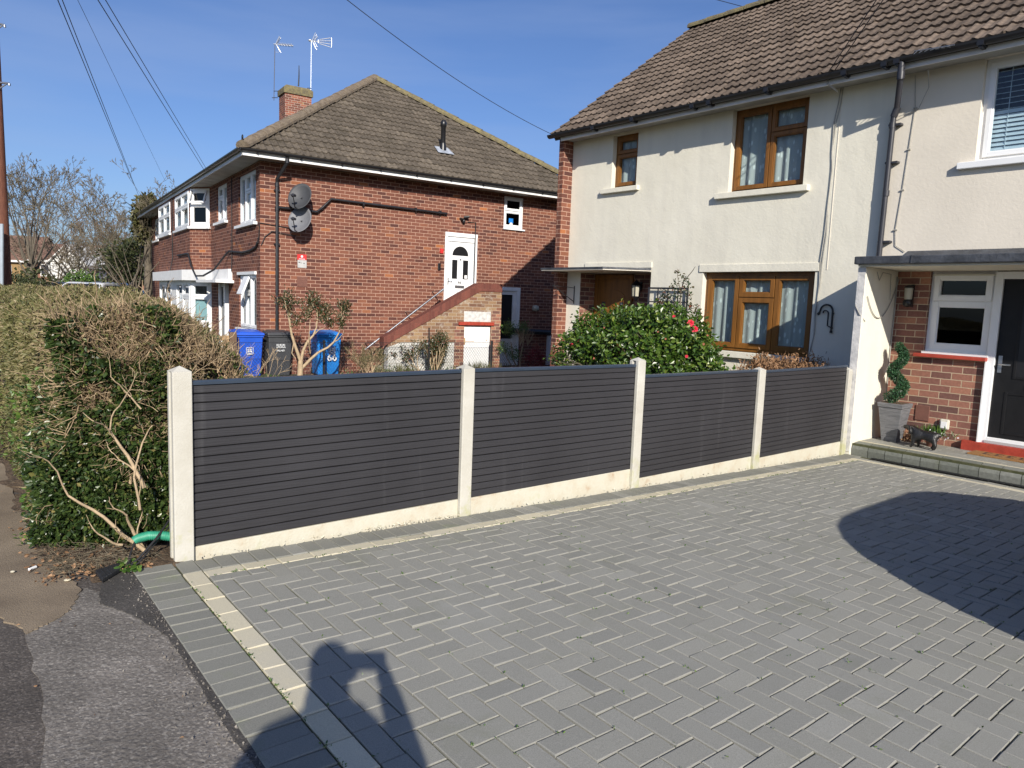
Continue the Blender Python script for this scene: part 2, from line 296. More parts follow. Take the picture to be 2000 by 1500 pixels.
    mps = n.new("ShaderNodeMapping"); mps.inputs['Scale'].default_value = (1, 6, .5); l.new(g, mps.inputs[0]); tsn = noise(n, l, 1.1, 5, mps.outputs[0], .6); rs = ramp(n, [(.62, (0, 0, 0)), (.8, (.25, .25, .25))]); l.new(tsn.outputs[0], rs.inputs[0])
    md = n.new("ShaderNodeMixRGB"); l.new(rs.outputs[0], md.inputs[0]); l.new(r.outputs[0], md.inputs[1]); md.inputs[2].default_value = (.16, .16, .165, 1); l.new(md.outputs[0], b.inputs['Base Color'])
    bp = n.new("ShaderNodeBump"); bp.inputs['Strength'].default_value = .22; bp.inputs['Distance'].default_value = .0025; l.new(wv.outputs['Fac'], bp.inputs['Height']); l.new(bp.outputs[0], b.inputs['Normal']); M['comp'] = m
    M['caprail'] = mat('anthracite_rail', (.035, .05, .075), .3, .12, 4, spec=.6)
    # paving
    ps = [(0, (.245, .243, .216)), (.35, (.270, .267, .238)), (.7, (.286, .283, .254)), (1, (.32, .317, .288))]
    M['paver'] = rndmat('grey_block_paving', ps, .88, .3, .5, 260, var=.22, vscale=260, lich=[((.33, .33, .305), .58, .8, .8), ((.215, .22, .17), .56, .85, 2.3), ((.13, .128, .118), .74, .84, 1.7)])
    M['paver_green'] = rndmat('mossy_block_paving', [(0, (.205, .204, .178)), (.5, (.228, .227, .200)), (1, (.25, .248, .22))], .9, .25, .4, 260, var=.2, vscale=240, lich=[((.20, .225, .135), .55, .78, 2.3)])
    M['paver_yel'] = rndmat('buff_block_paving', [(0, (.52, .475, .35)), (.5, (.56, .515, .385)), (1, (.585, .54, .41))], .88, .3, .4, 260, var=.14, vscale=240, lich=[((.50, .47, .41), .5, .75, 1.2)])
    M['joint'] = mat('jointing_sand', (.035, .042, .014), .95, .4, 10, .5, 90, col2=(.10, .10, .05))
    m, n, l, b = newmat('asphalt'); b.inputs['Roughness'].default_value = .92; g = geo(n)
    def aggregate(mat_n, mat_l, bsdf, dark, mid, light, sc=190, bs=.9, lim=.5):
        vo = mat_n.new("ShaderNodeTexVoronoi"); vo.inputs['Scale'].default_value = sc; mat_l.new(geo(mat_n), vo.inputs['Vector'])
        rr = ramp(mat_n, [(0, dark), (lim, mid), (1, light)]); mat_l.new(vo.outputs['Color'], rr.inputs[0])
        tt = noise(mat_n, mat_l, 2.3, 8, geo(mat_n), .65); r2 = ramp(mat_n, [(.28, (.66,) * 3), (.5, (.95,) * 3), (.68, (1.35,) * 3)]); mat_l.new(tt.outputs[0], r2.inputs[0])
        mm = mat_n.new("ShaderNodeMixRGB"); mm.blend_type = 'MULTIPLY'; mm.inputs[0].default_value = 1; mat_l.new(rr.outputs[0], mm.inputs[1]); mat_l.new(r2.outputs[0], mm.inputs[2]); mat_l.new(mm.outputs[0], bsdf.inputs['Base Color'])
        tn = noise(mat_n, mat_l, sc * .45, 4, geo(mat_n)); b2 = mat_n.new("ShaderNodeBump"); b2.inputs['Strength'].default_value = bs; b2.inputs['Distance'].default_value = .008; mat_l.new(tn.outputs[0], b2.inputs['Height']); mat_l.new(b2.outputs[0], bsdf.inputs['Normal'])
    aggregate(n, l, b, (.058, .049, .042), (.096, .082, .070), (.21, .185, .16), 150, .8, .66); M['asphalt'] = m
    m, n, l, b = newmat('worn_tarmac'); b.inputs['Roughness'].default_value = .95; aggregate(n, l, b, (.115, .102, .088), (.185, .167, .146), (.33, .305, .27), 125, .9, .64); M['worn'] = m
    m, n, l, b = newmat('dark_tarmac'); b.inputs['Roughness'].default_value = .95; aggregate(n, l, b, (.04, .037, .034), (.068, .062, .056), (.125, .115, .105), 170, .7, .68); M['darktar'] = m
    M['slab'] = mat('buff_concrete_path', (.17, .13, .088), .95, .22, 3, .6, 160, col2=(.285, .225, .155), detail=10)
    M['bounce_gravel'] = mat('pale_bounce_gravel', (.30, .27, .22), .95, .3, 60, .8, 120, col2=(.45, .41, .35))  # kept pale so the added garden ground throws back fill light
    M['soil'] = mat('soil', (.05, .032, .018), .98, .4, 22, 1, 60, col2=(.17, .115, .07), dist=.03, detail=9)
    M['earth'] = mat('ground_cover', (.05, .06, .025), .95, .4, 3, .8, 40, col2=(.13, .12, .06), dist=.03, detail=9)
    M['curb'] = rndmat('kerb_blocks', [(0, (.145, .155, .135)), (.5, (.18, .19, .165)), (1, (.21, .215, .195))], .85, .3, .3, 200, var=.18, vscale=30, lich=[((.13, .15, .09), .55, .8, 6)])
    M['tile1'] = rndmat('brown_roof_tiles', [(0, (.088, .068, .054)), (.4, (.112, .087, .069)), (.75, (.132, .103, .082)), (1, (.16, .124, .098))], .9, .2, .5, 90, var=.32, vscale=16, lich=[((.27, .235, .19), .72, .84, 22), ((.07, .057, .046), .58, .8, 5)])
    M['tile2'] = rndmat('weathered_roof_tiles', [(0, (.092, .077, .06)), (.4, (.108, .09, .070)), (.75, (.122, .102, .080)), (1, (.142, .119, .092))], .92, .2, .5, 90, var=.38, vscale=12, lich=[((.36, .33, .25), .70, .80, 14), ((.065, .055, .04), .54, .75, 1.6), ((.15, .13, .06), .68, .85, 2.5)])
    M['ridge'] = mat('ridge_mortar', (.12, .09, .065), .95, .35, 9, .8, 40, col2=(.23, .185, .13), dist=.02, detail=8)
    M['ridge_lich'] = mat('ridge_lichen', (.10, .085, .06), .95, .35, 9, .8, 40, col2=(.22, .185, .085), dist=.02, detail=8)
    M['dish_dk'] = mat('grey_dish', (.05, .053, .06), .6, .08, 8); M['dish_lt'] = mat('pale_grey_dish', (.15, .155, .17), .6, .08, 8)
    M['metal'] = mat('galvanised_metal', (.45, .47, .5), .35, .1, 9, metal=.9); M['alu'] = mat('bright_aluminium', (.75, .76, .78), .3, .05, 9, metal=.6)
    M['bin1'] = mat('deep_blue_plastic', (.014, .085, .52), .45, .12, 4); M['bin2'] = mat('bright_blue_plastic', (.012, .19, .60), .45, .12, 4); M['bingrey'] = mat('grey_bin_plastic', (.05, .053, .06), .5, .12, 6)
    M['letter'] = mat('white_lettering', (.72, .74, .76), .6, .08, 30)
    M['wood'] = mat('pale_timber', (.42, .27, .14), .8, .22, 10, .3, 60, stretch=(1, 1, .15)); M['woodpost'] = mat('brown_post', (.15, .095, .06), .85, .25, 8, .4, 50, stretch=(1, 1, .12))
    M['pole'] = mat('creosoted_pole', (.09, .028, .016), .8, .4, 7, .6, 50, col2=(.17, .065, .035), stretch=(6, 6, .3)); M['poleplate'] = mat('grey_pole_guard', (.30, .34, .38), .5, .12, 5)
    M['bark'] = mat('pale_bark', (.40, .30, .19), .9, .22, 18, .5, 90); M['twig'] = rndmat('tan_twigs', [(0, (.20, .14, .085)), (.5, (.37, .27, .165)), (1, (.50, .38, .24))], .9, .2, var=.2)
    M['bark_dk'] = mat('grey_bark', (.12, .10, .075), .95, .25, 14, .5, 60)
    M['treetwig'] = rndmat('winter_twigs', [(0, (.11, .095, .068)), (.6, (.18, .152, .108)), (1, (.25, .21, .145))], .95, .1, var=.15, vscale=3)
    M['treetwig_red'] = rndmat('reddish_winter_twigs', [(0, (.13, .095, .075)), (.6, (.195, .148, .11)), (1, (.26, .20, .15))], .95, .1, var=.15, vscale=3)
    lf = lambda nm, st, ro=.35, tr=.15, sp=.5, va=.2: rndmat(nm, st, ro, sp, transl=tr, var=va, vscale=4)
    M['leaf_dark'] = lf('dark_glossy_leaves', [(0, (.016, .032, .010)), (.45, (.038, .066, .018)), (.8, (.075, .11, .026)), (.93, (.14, .15, .04)), (1, (.22, .19, .07))], .33, .12)
    M['leaf_clip'] = lf('clipped_hedge_leaves', [(0, (.06, .07, .02)), (.35, (.125, .125, .04)), (.7, (.20, .175, .075)), (1, (.27, .22, .12))], .6, .15)
    M['leaf_green'] = lf('fresh_green_leaves', [(0, (.035, .08, .015)), (.5, (.07, .14, .025)), (1, (.13, .20, .04))], .4)
    M['leaf_cam'] = lf('camellia_leaves', [(0, (.022, .05, .008)), (.45, (.045, .095, .012)), (.85, (.10, .155, .022)), (1, (.20, .24, .05))], .33, .12, .5)
    M['leaf_olive'] = lf('olive_bush_leaves', [(0, (.05, .055, .018)), (.6, (.10, .10, .035)), (1, (.15, .13, .06))], .5)
    M['leaf_phot'] = lf('bronze_green_leaves', [(0, (.02, .04, .014)), (.5, (.045, .07, .025)), (.8, (.10, .07, .03)), (1, (.2, .05, .03))], .35)
    M['leaf_red'] = lf('dark_red_leaves', [(0, (.10, .006, .010)), (.6, (.22, .012, .02)), (1, (.38, .03, .04))], .4)
    M['leaf_dry'] = lf('dry_brown_flowerheads', [(0, (.16, .085, .04)), (.5, (.27, .15, .075)), (1, (.38, .23, .13))], .8)
    M['leaf_topi'] = lf('topiary_leaves', [(0, (.015, .05, .02)), (.6, (.03, .10, .04)), (1, (.10, .20, .10))], .4)
    M['leaf_far'] = lf('far_hedge_leaves', [(0, (.025, .035, .012)), (.6, (.05, .065, .022)), (1, (.09, .09, .03))], .6)
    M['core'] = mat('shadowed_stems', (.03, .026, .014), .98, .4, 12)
    M['petal'] = mat('crimson_petals', (.62, .02, .05), .55, .2, 40); M['petal2'] = mat('pink_bud', (.38, .12, .07), .6, .2, 40); M['petalw'] = mat('white_petals', (.75, .74, .76), .6, .1, 40)
    M['wire'] = mat('black_cable', (.02, .02, .022), .6, .1, 5); M['cablegrey'] = mat('grey_cable', (.34, .33, .30), .7, .2, 5)
    M['conduit'] = mat('green_conduit', (.03, .26, .16), .5, .15, 20); M['rubber'] = mat('black_rubber', (.02, .021, .024), .6, .3, 30, .5, 120)
    M['planter'] = mat('grey_ribbed_planter', (.10, .105, .115), .7, .4, 8, .9, 30, col2=(.20, .20, .21), stretch=(1, 1, 9), dist=.01)
    M['coir'] = mat('coir_mat', (.30, .15, .05), .98, .25, 60, .8, 300); M['dog'] = mat('black_resin_dog', (.012, .012, .013), .38, .3, 14, .6, 60)
    M['terra'] = mat('terracotta_cover', (.17, .075, .055), .8, .12, 10); M['cream_pl'] = mat('cream_plastic', (.6, .58, .5), .5, .06, 8)
    M['lampglass'] = mat('frosted_lamp_glass', (.42, .40, .32), .3, .1, 8); M['iron'] = mat('wrought_iron', (.012, .013, .016), .5, .2, 20)
    M['signred'] = mat('red_sign', (.55, .03, .03), .5, .08, 10); M['signgrey'] = mat('pale_sign', (.45, .45, .44), .5, .1, 10)
    M['carpaint'] = mat('silver_car_paint', (.32, .33, .35), .25, .03, 3, metal=.6); M['cardark'] = mat('dark_car_paint', (.03, .035, .045), .25, .05, 3); M['carwhite'] = mat('white_car_paint', (.7, .71, .72), .25, .03, 3)
    M['tyre'] = mat('tyre_rubber', (.02, .02, .02), .8, .1, 8); M['skin'] = mat('skin', (.45, .25, .17), .6, .05, 8); M['cloth'] = mat('navy_jacket', (.03, .04, .08), .9, .1, 8); M['jeans'] = mat('denim', (.05, .08, .16), .9, .1, 8); M['hair'] = mat('dark_hair', (.03, .02, .015), .6, .1, 20)
    M['farbrick'] = mat('far_yellow_brick', (.26, .17, .075), .9, .2, 1.5); M['farroof'] = mat('far_brown_roof', (.17, .095, .07), .9, .2, 1.2); M['farwhite'] = mat('far_white_wall', (.66, .65, .62), .9, .06, 1); M['farred'] = mat('far_red_brick', (.24, .12, .08), .9, .2, 1.5)
setup_mats()

# ------------------------------------------------------------------ building helpers
def wall(mb, fr, u0, u1, v0, v1, holes, depth, m=0, w=0.0, backfill=False):
    us = sorted({u0, u1} | {h[0] for h in holes} | {h[1] for h in holes}); vs = sorted({v0, v1} | {h[2] for h in holes} | {h[3] for h in holes})
    us = [u for u in us if u0 <= u <= u1]; vs = [v for v in vs if v0 <= v <= v1]
    P = fr.p
    for i in range(len(us) - 1):
        for j in range(len(vs) - 1):
            uc, vc = (us[i] + us[i + 1]) / 2, (vs[j] + vs[j + 1]) / 2
            if any(h[0] < uc < h[1] and h[2] < vc < h[3] for h in holes): continue
            mb.quad(P(us[i], vs[j], w), P(us[i + 1], vs[j], w), P(us[i + 1], vs[j + 1], w), P(us[i], vs[j + 1], w), m)
    for (a, b, c, d) in [h[:4] for h in holes]:
        for q in ([(a, c), (a, d)], [(b, d), (b, c)], [(a, d), (b, d)], [(b, c), (a, c)]):
            mb.quad(P(*q[0], w), P(*q[1], w), P(*q[1], w - depth), P(*q[0], w - depth), m)
def bars(mb, fr, u0, u1, v0, v1, t, w0, w1, m=0, tb=None):
    tb = tb or t
    mb.fbox(fr, u0, u0 + t, v0, v1, w0, w1, m); mb.fbox(fr, u1 - t, u1, v0, v1, w0, w1, m)
    mb.fbox(fr, u0 + t, u1 - t, v0, v0 + tb, w0, w1, m); mb.fbox(fr, u0 + t, u1 - t, v1 - t, v1, w0, w1, m)
def curtain(fr, u0, u1, v0, v1, w, mat_, parent, name='net_curtain', amp=.016, per=.15):
    n = max(6, int((u1 - u0) / .02)); V = []; F = []
    ph = random.random() * 6
    for i in range(n + 1):
        u = u0 + (u1 - u0) * i / n; a = amp * (math.sin(u / per * 2 * math.pi + ph) + .5 * math.sin(u / per * 4.7 + ph * 2))
        V += [fr.p(u, v0, w + a), fr.p(u, v1, w + a * .6)]
    F = [(2 * i, 2 * i + 2, 2 * i + 3, 2 * i + 1) for i in range(n)]
    return npmesh(name, V, F, mat_, parent, smooth=True)
def window(parent, fr, u0, u1, v0, v1, cells, fm, depth=.09, gm='glass', cur='lace', sill=None, outer=.05, sash=.055, label=None, back=.6, w=0.0, curdist=.09, name='window'):
    mb = MB(); wd = w - depth
    bars(mb, fr, u0, u1, v0, v1, outer, wd - .07, wd)
    iu0, iu1, iv0, iv1 = u0 + outer * .75, u1 - outer * .75, v0 + outer * .75, v1 - outer * .75
    gl = MB()
    for c in cells:
        a0, a1, b0, b1 = c[:4]; g = .006; prou = .018 if len(c) < 5 else c[4]
        x0, x1 = iu0 + (iu1 - iu0) * a0 + g, iu0 + (iu1 - iu0) * a1 - g; y0, y1 = iv0 + (iv1 - iv0) * b0 + g, iv0 + (iv1 - iv0) * b1 - g
        s_ = sash if len(c) < 6 else c[5]
        bars(mb, fr, x0, x1, y0, y1, s_, wd - .05, wd + prou)
        bars(mb, fr, x0 + s_ - .004, x1 - s_ + .004, y0 + s_ - .004, y1 - s_ + .004, .016, wd - .05, wd + prou - .012)
        gl.fbox(fr, x0 + s_, x1 - s_, y0 + s_, y1 - s_, wd - .03, wd - .024)
    for c in cells:
        if c[1] < .999: x = iu0 + (iu1 - iu0) * c[1]; mb.fbox(fr, x - .02, x + .02, iv0 + (iv1 - iv0) * c[2], iv0 + (iv1 - iv0) * c[3], wd - .06, wd - .004)
        if c[3] < .999: y = iv0 + (iv1 - iv0) * c[3]; mb.fbox(fr, iu0 + (iu1 - iu0) * c[0], iu0 + (iu1 - iu0) * c[1], y - .02, y + .02, wd - .062, wd - .006)
    wo_ = mb.build(name, M[fm], parent, bevel=.004)
    if label: wo_['label'] = label
    gl.build('glass', M[gm], wo_)
    if cur: curtain(fr, u0 + .03, u1 - .03, v0 + .03, v1 - .04, wd - curdist, M[cur], wo_)
    b = MB(); P = fr.p; z0, z1 = wd - .07, wd - back
    b.add([P(u0, v0, z0), P(u1, v0, z0), P(u1, v1, z0), P(u0, v1, z0), P(u0, v0, z1), P(u1, v0, z1), P(u1, v1, z1), P(u0, v1, z1)], [(4, 5, 6, 7), (0, 1, 5, 4), (1, 2, 6, 5), (2, 3, 7, 6), (3, 0, 4, 7)])
    b.build('room_interior', M['inside'], wo_, recalc=False)
    if sill:
        s = MB(); s.fbox(fr, sill[0], sill[1], sill[2], sill[3], wd - .02, w + sill[4]); s.build('sill', M[sill[5]], wo_, bevel=.006)
    return wo_
def tiles(name, parent, org, U, S, N, umin, umax, slen, mat_, clip=None, pitch=.29, roll=.15, amp=.017, step=.03, seed=1, tw=.30):
    rg = np.random.default_rng(seed); nc = int(round(slen / pitch)); pt = slen / nc; V = []; F = []; R = []
    org, U, S, N = [np.array(a, float) for a in (org, U, S, N)]
    for k in range(nc):
        s0, s1 = k * pt, (k + 1) * pt + .03; a, b = (umin, umax) if clip is None else clip(s0 + pt * .5)
        if b - a < .05: continue
        n = max(2, int((b - a) / (roll / 8))); us = np.linspace(a, b, n + 1)
        x = us / roll * 2 * np.pi; h = amp * (np.clip(np.cos(x), -.35, 1) + .15 * np.cos(2 * x))
        off = (k % 2) * tw / 2; tid = np.floor((us + off) / tw).astype(int); jr = rg.normal(0, 1, 2000); lift = .004 * np.abs(jr[(tid - tid.min()) % 2000]); sl = .006 * jr[(tid - tid.min() + 700) % 2000]
        j = len(V) // 1
        lo = org + np.outer(us, U) + np.outer(s0 + sl, S) + np.outer(h + step + lift, N)
        hi = org + np.outer(us, U) + np.outer(np.full(n + 1, s1), S) + np.outer(h + .002, N)
        un = org + np.outer(us, U) + np.outer(s0 + sl + .004, S) + np.outer(h * .6 - .006, N)
        base = sum(len(v) for v in V); V += [lo, hi, un]; m_ = n + 1; i = np.arange(n)
        F += [np.stack([base + i, base + i + 1, base + m_ + i + 1, base + m_ + i], 1), np.stack([base + 2 * m_ + i, base + 2 * m_ + i + 1, base + i + 1, base + i], 1)]
        tr = rg.random(2000)[(tid[:-1] - tid.min()) % 2000]; R += [tr, tr]
    return npmesh(name, np.concatenate(V), np.concatenate(F), mat_, parent, rnd=np.concatenate(R), smooth=False)
def ridge(name, parent, a, b, mat_, r=.12, seg=.4, lift=.02):
    a, b = np.array(a, float), np.array(b, float); L = np.linalg.norm(b - a); n = max(1, int(L / seg)); mb = MB(); d = (b - a) / L; sd = np.cross(d, [0, 0, 1]); sd /= np.linalg.norm(sd); up = np.cross(sd, d)
    rg = random.Random(5)
    for i in range(n):
        p0 = a + d * L * i / n; p1 = a + d * (L * (i + 1) / n + .02); r0, r1 = r * 1.06, r * .96; j = rg.uniform(-.006, .01); vs = []
        for (p, rr) in ((p0, r0), (p1, r1)):
            for t in range(9): th = math.pi * (-.05 + 1.1 * t / 8); vs.append(p + sd * rr * math.cos(th) + up * (rr * .8 * math.sin(th) - r * .45 + lift + j))
        mb.add(vs, [(k, k + 1, 9 + k + 1, 9 + k) for k in range(8)] + [tuple(range(9)), tuple(range(9, 18))])
    return mb.build(name, mat_, parent, recalc=False)
def gutter(mb, a, b, r=.06, m=0):
    a, b = np.array(a, float), np.array(b, float); d = (b - a) / np.linalg.norm(b - a); sd = np.cross(d, [0, 0, 1.0]); up = np.array([0, 0, 1.0]); vs = []
    pro = [(math.cos(t), math.sin(t)) for t in np.linspace(-math.pi, 0, 9)] + [(.88 * math.cos(t), .88 * math.sin(t)) for t in np.linspace(0, -math.pi, 9)]
    for p in (a, b): vs += [p + sd * x * r + up * y * r for x, y in pro]
    n = len(pro); mb.add(vs, [(k, (k + 1) % n, n + (k + 1) % n, n + k) for k in range(n)] + [tuple(range(n)), tuple(range(n, 2 * n))], m)
def text(body, fr, u, v, w, size, mat_, parent, name='number', ext=.004, bold=0, flip=False):
    cu_ = bpy.data.curves.new(name, 'FONT'); cu_.body = body; cu_.size = size; cu_.extrude = ext; cu_.align_x = 'CENTER'; cu_.align_y = 'CENTER'; cu_.offset = bold; cu_.materials.append(mat_)
    tmp = bpy.data.objects.new(name, cu_); COL.objects.link(tmp); dg = bpy.context.evaluated_depsgraph_get(); me_ = bpy.data.meshes.new_from_object(tmp.evaluated_get(dg)); bpy.data.objects.remove(tmp)
    o = bpy.data.objects.new(name, me_); COL.objects.link(o); o.parent = parent
    p = fr.p(u, v, w) - wloc(parent); U, N = fr.u, fr.n
    if np.cross(U, fr.z) @ N < 0: U = -U
    o.matrix_local = Matrix([[U[0], 0, N[0], p[0]], [U[1], 0, N[1], p[1]], [U[2], 1, N[2], p[2]], [0, 0, 0, 1]]); return o

# ------------------------------------------------------------------ the ground
def build_ground():
    xs = np.concatenate([np.linspace(-400, -60, 18), np.linspace(-50, -24, 14), np.linspace(-23, -4.3, 60), np.linspace(-4.2, 12, 20), np.linspace(20, 300, 12)])
    ys = np.concatenate([np.linspace(-300, -20, 12), np.linspace(-15, 0, 12), np.linspace(.3, 13, 50), np.linspace(15, 40, 12), np.linspace(60, 500, 14)])
    X, Y = np.meshgrid(xs, ys, indexing='ij'); Z = gz(X, np.clip(Y, -3, 30)) - .03
    ny = len(ys); i, j = np.meshgrid(np.arange(len(xs) - 1), np.arange(ny - 1), indexing='ij'); a = (i * ny + j).ravel()
    npmesh('ground', np.stack([X, Y, Z], 2).reshape(-1, 3), np.stack([a, a + ny, a + ny + 1, a + 1], 1), M['earth'], smooth=True)['kind'] = 'structure'
    g = lambda x, y, dz: (x, y, 0.044 - .0312 * y + dz)
    def sheet(name, poly, dz, mt, th=.02):
        from mathutils.geometry import tessellate_polygon
        tp = [Vector((x, y, 0)) for x, y in poly]; tr = tessellate_polygon([tp]); n = len(poly); V = [g(x, y, dz) for x, y in poly]; V += [(x, y, z - th) for x, y, z in V]
        F = []
        for t in tr:
            a, b, c = [tp[i] for i in t]; F.append(tuple(t) if (b - a).cross(c - a).z > 0 else tuple(t)[::-1])
        ar = sum(tp[i].x * tp[(i + 1) % n].y - tp[(i + 1) % n].x * tp[i].y for i in range(n)); F += [((i, n + i, n + (i + 1) % n, (i + 1) % n) if ar > 0 else ((i + 1) % n, n + (i + 1) % n, n + i, i)) for i in range(n)]
        mb = MB(); mb.add(V, F); o = mb.build(name, M[mt], recalc=False); o['kind'] = 'structure'; return o
    edge = lambda x: .862 - .027 * (x + 4.08)
    sheet('pavement', [(-60, -1.9), (12, -1.9), (12, edge(12)), (-4.08, .862), (-4.35, .95), (-5.0, .62), (-14, .62), (-60, .62)], -.012, 'asphalt')
    sheet('road', [(-120, -9), (60, -9), (60, -2.05), (-120, -2.05)], -.13, 'asphalt', .05)
    rg = random.Random(3)
    def rough(poly, a=.02, n=9):
        o = []
        for k in range(len(poly)):
            p, q = poly[k], poly[(k + 1) % len(poly)]
            for t in range(n): o.append((p[0] + (q[0] - p[0]) * t / n + rg.uniform(-a, a), p[1] + (q[1] - p[1]) * t / n + rg.uniform(-a, a)))
        return o
    sheet('worn_tarmac_patch', rough([(-3.56, .33), (-3.86, .55), (-3.95, .62), (-3.75, .74), (-3.2, .82), (-2.4, .80), (-1.3, .77), (0.4, .72), (0.6, -.35), (-2.0, .18), (-2.7, .30)], .012), -.008, 'worn')
    sheet('dark_tarmac_strip', rough([(-4.06, .855), (-4.12, .80), (-3.95, .69), (-3.7, .64), (-3.50, .73), (-3.2, .80), (-2.4, .785), (-1.2, .76), (0, .73), (0, edge(0)), (-2, edge(-2) - .003)], .006), -.004, 'darktar')
    sheet('concrete_path', rough([(-3.80, .24), (-3.52, .34), (-3.60, .44), (-3.72, .53), (-3.93, .60), (-4.2, .58), (-4.9, .52), (-7, .55), (-13, .57), (-30, .57), (-30, -.1), (-13, -.1), (-5, .0)], .012), -.004, 'slab')
    def gsheet(name, poly, mt, n=10):
        mb = MB(); (xa, xb), (ya, yb) = poly
        for a in range(n):
            for b in range(n):
                q = [(xa + (xb - xa) * (a + i) / n, ya + (yb - ya) * (b + j) / n) for i, j in ((0, 0), (1, 0), (1, 1), (0, 1))]; mb.add([(x, y, float(gz(x, y)) - .012) for x, y in q], [(0, 1, 2, 3)])
        o = mb.build(name, M[mt], recalc=False); o['kind'] = 'structure'
    gsheet('bounce_gravel_bed', ((-7.9, -4.25), (1.9, 9.83)), 'bounce_gravel'); gsheet('bounce_gravel_path', ((-9.9, -7.95), (1.9, 9.83)), 'bounce_gravel')  # unseen pale ground, added to bounce sunlight onto the shaded cream wall
    # soil at the hedge foot, a lumpy low mound
    n = 46; V = []; F = []
    for a in range(n + 1):
        for b in range(13):
            x = -13 + (13 - 4.0) * (a / n) ** .35; y = .46 + .75 * b / 12 + .05 * math.sin(x * 7)
            if x > -4.25: y = .66 + .50 * b / 12
            e = min(b / 3, (12 - b) / 3, 1, (n - a) / 2); z = .044 - .0312 * y - .012 + .035 * max(0, e) * (.6 + .4 * math.sin(x * 31 + y * 17) * math.cos(y * 43)) + RNG.uniform(-.004, .004); V.append((x, y, z))
    F = [(a * 13 + b, a * 13 + b + 1, (a + 1) * 13 + b + 1, (a + 1) * 13 + b) for a in range(n) for b in range(12)]
    npmesh('soil', V, F, M['soil'], smooth=True)['kind'] = 'structure'
def blocks(name, rects, mats, top=0.0, cham=.0034, depth=.03, yz=None, tilt=.0012, midx=None):
    n = len(rects); R = np.array([r[:4] for r in rects], float); g_ = .0029
    x0, x1, y0, y1 = R[:, 0] + g_, R[:, 1] - g_, R[:, 2] + g_, R[:, 3] - g_
    dz = RNG.normal(0, .0009, n); tx = RNG.normal(0, tilt, (n, 1)); ty = RNG.normal(0, tilt, (n, 1))
    def ring(ins, dep):
        X = np.stack([x0 + ins, x1 - ins, x1 - ins, x0 + ins], 1); Y = np.stack([y0 + ins, y0 + ins, y1 - ins, y1 - ins], 1)
        X = X + RNG.normal(0, .0006, X.shape)
        Z = (dz + top)[:, None] - dep + tx * np.sign(X - X.mean(1, keepdims=True)) + ty * np.sign(Y - Y.mean(1, keepdims=True))
        Ys = Y - .027 * (X + 4.08); Z = Z + (0.044 - .0312 * Ys); return np.stack([X, Ys, Z], 2)
    V = np.concatenate([ring(cham, 0), ring(0, cham * .9), ring(0, depth)], 1); b = (np.arange(n) * 12)[:, None]
    F = [b + np.array([[0, 1, 2, 3]])]
    for (o1, o2) in ((0, 4), (4, 8)):
        for k in range(4): F.append(b + np.array([[o2 + k, o2 + (k + 1) % 4, o1 + (k + 1) % 4, o1 + k]]))
    F = np.concatenate(F); rn = np.clip(RNG.normal(.5, .15, n), 0, 1); 
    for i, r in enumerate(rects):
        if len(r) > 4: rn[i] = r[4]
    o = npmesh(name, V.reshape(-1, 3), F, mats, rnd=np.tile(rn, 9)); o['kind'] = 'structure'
    if midx is not None: o.data.polygons.foreach_set('material_index', np.tile(np.array(midx, np.int32), 9))
    return o
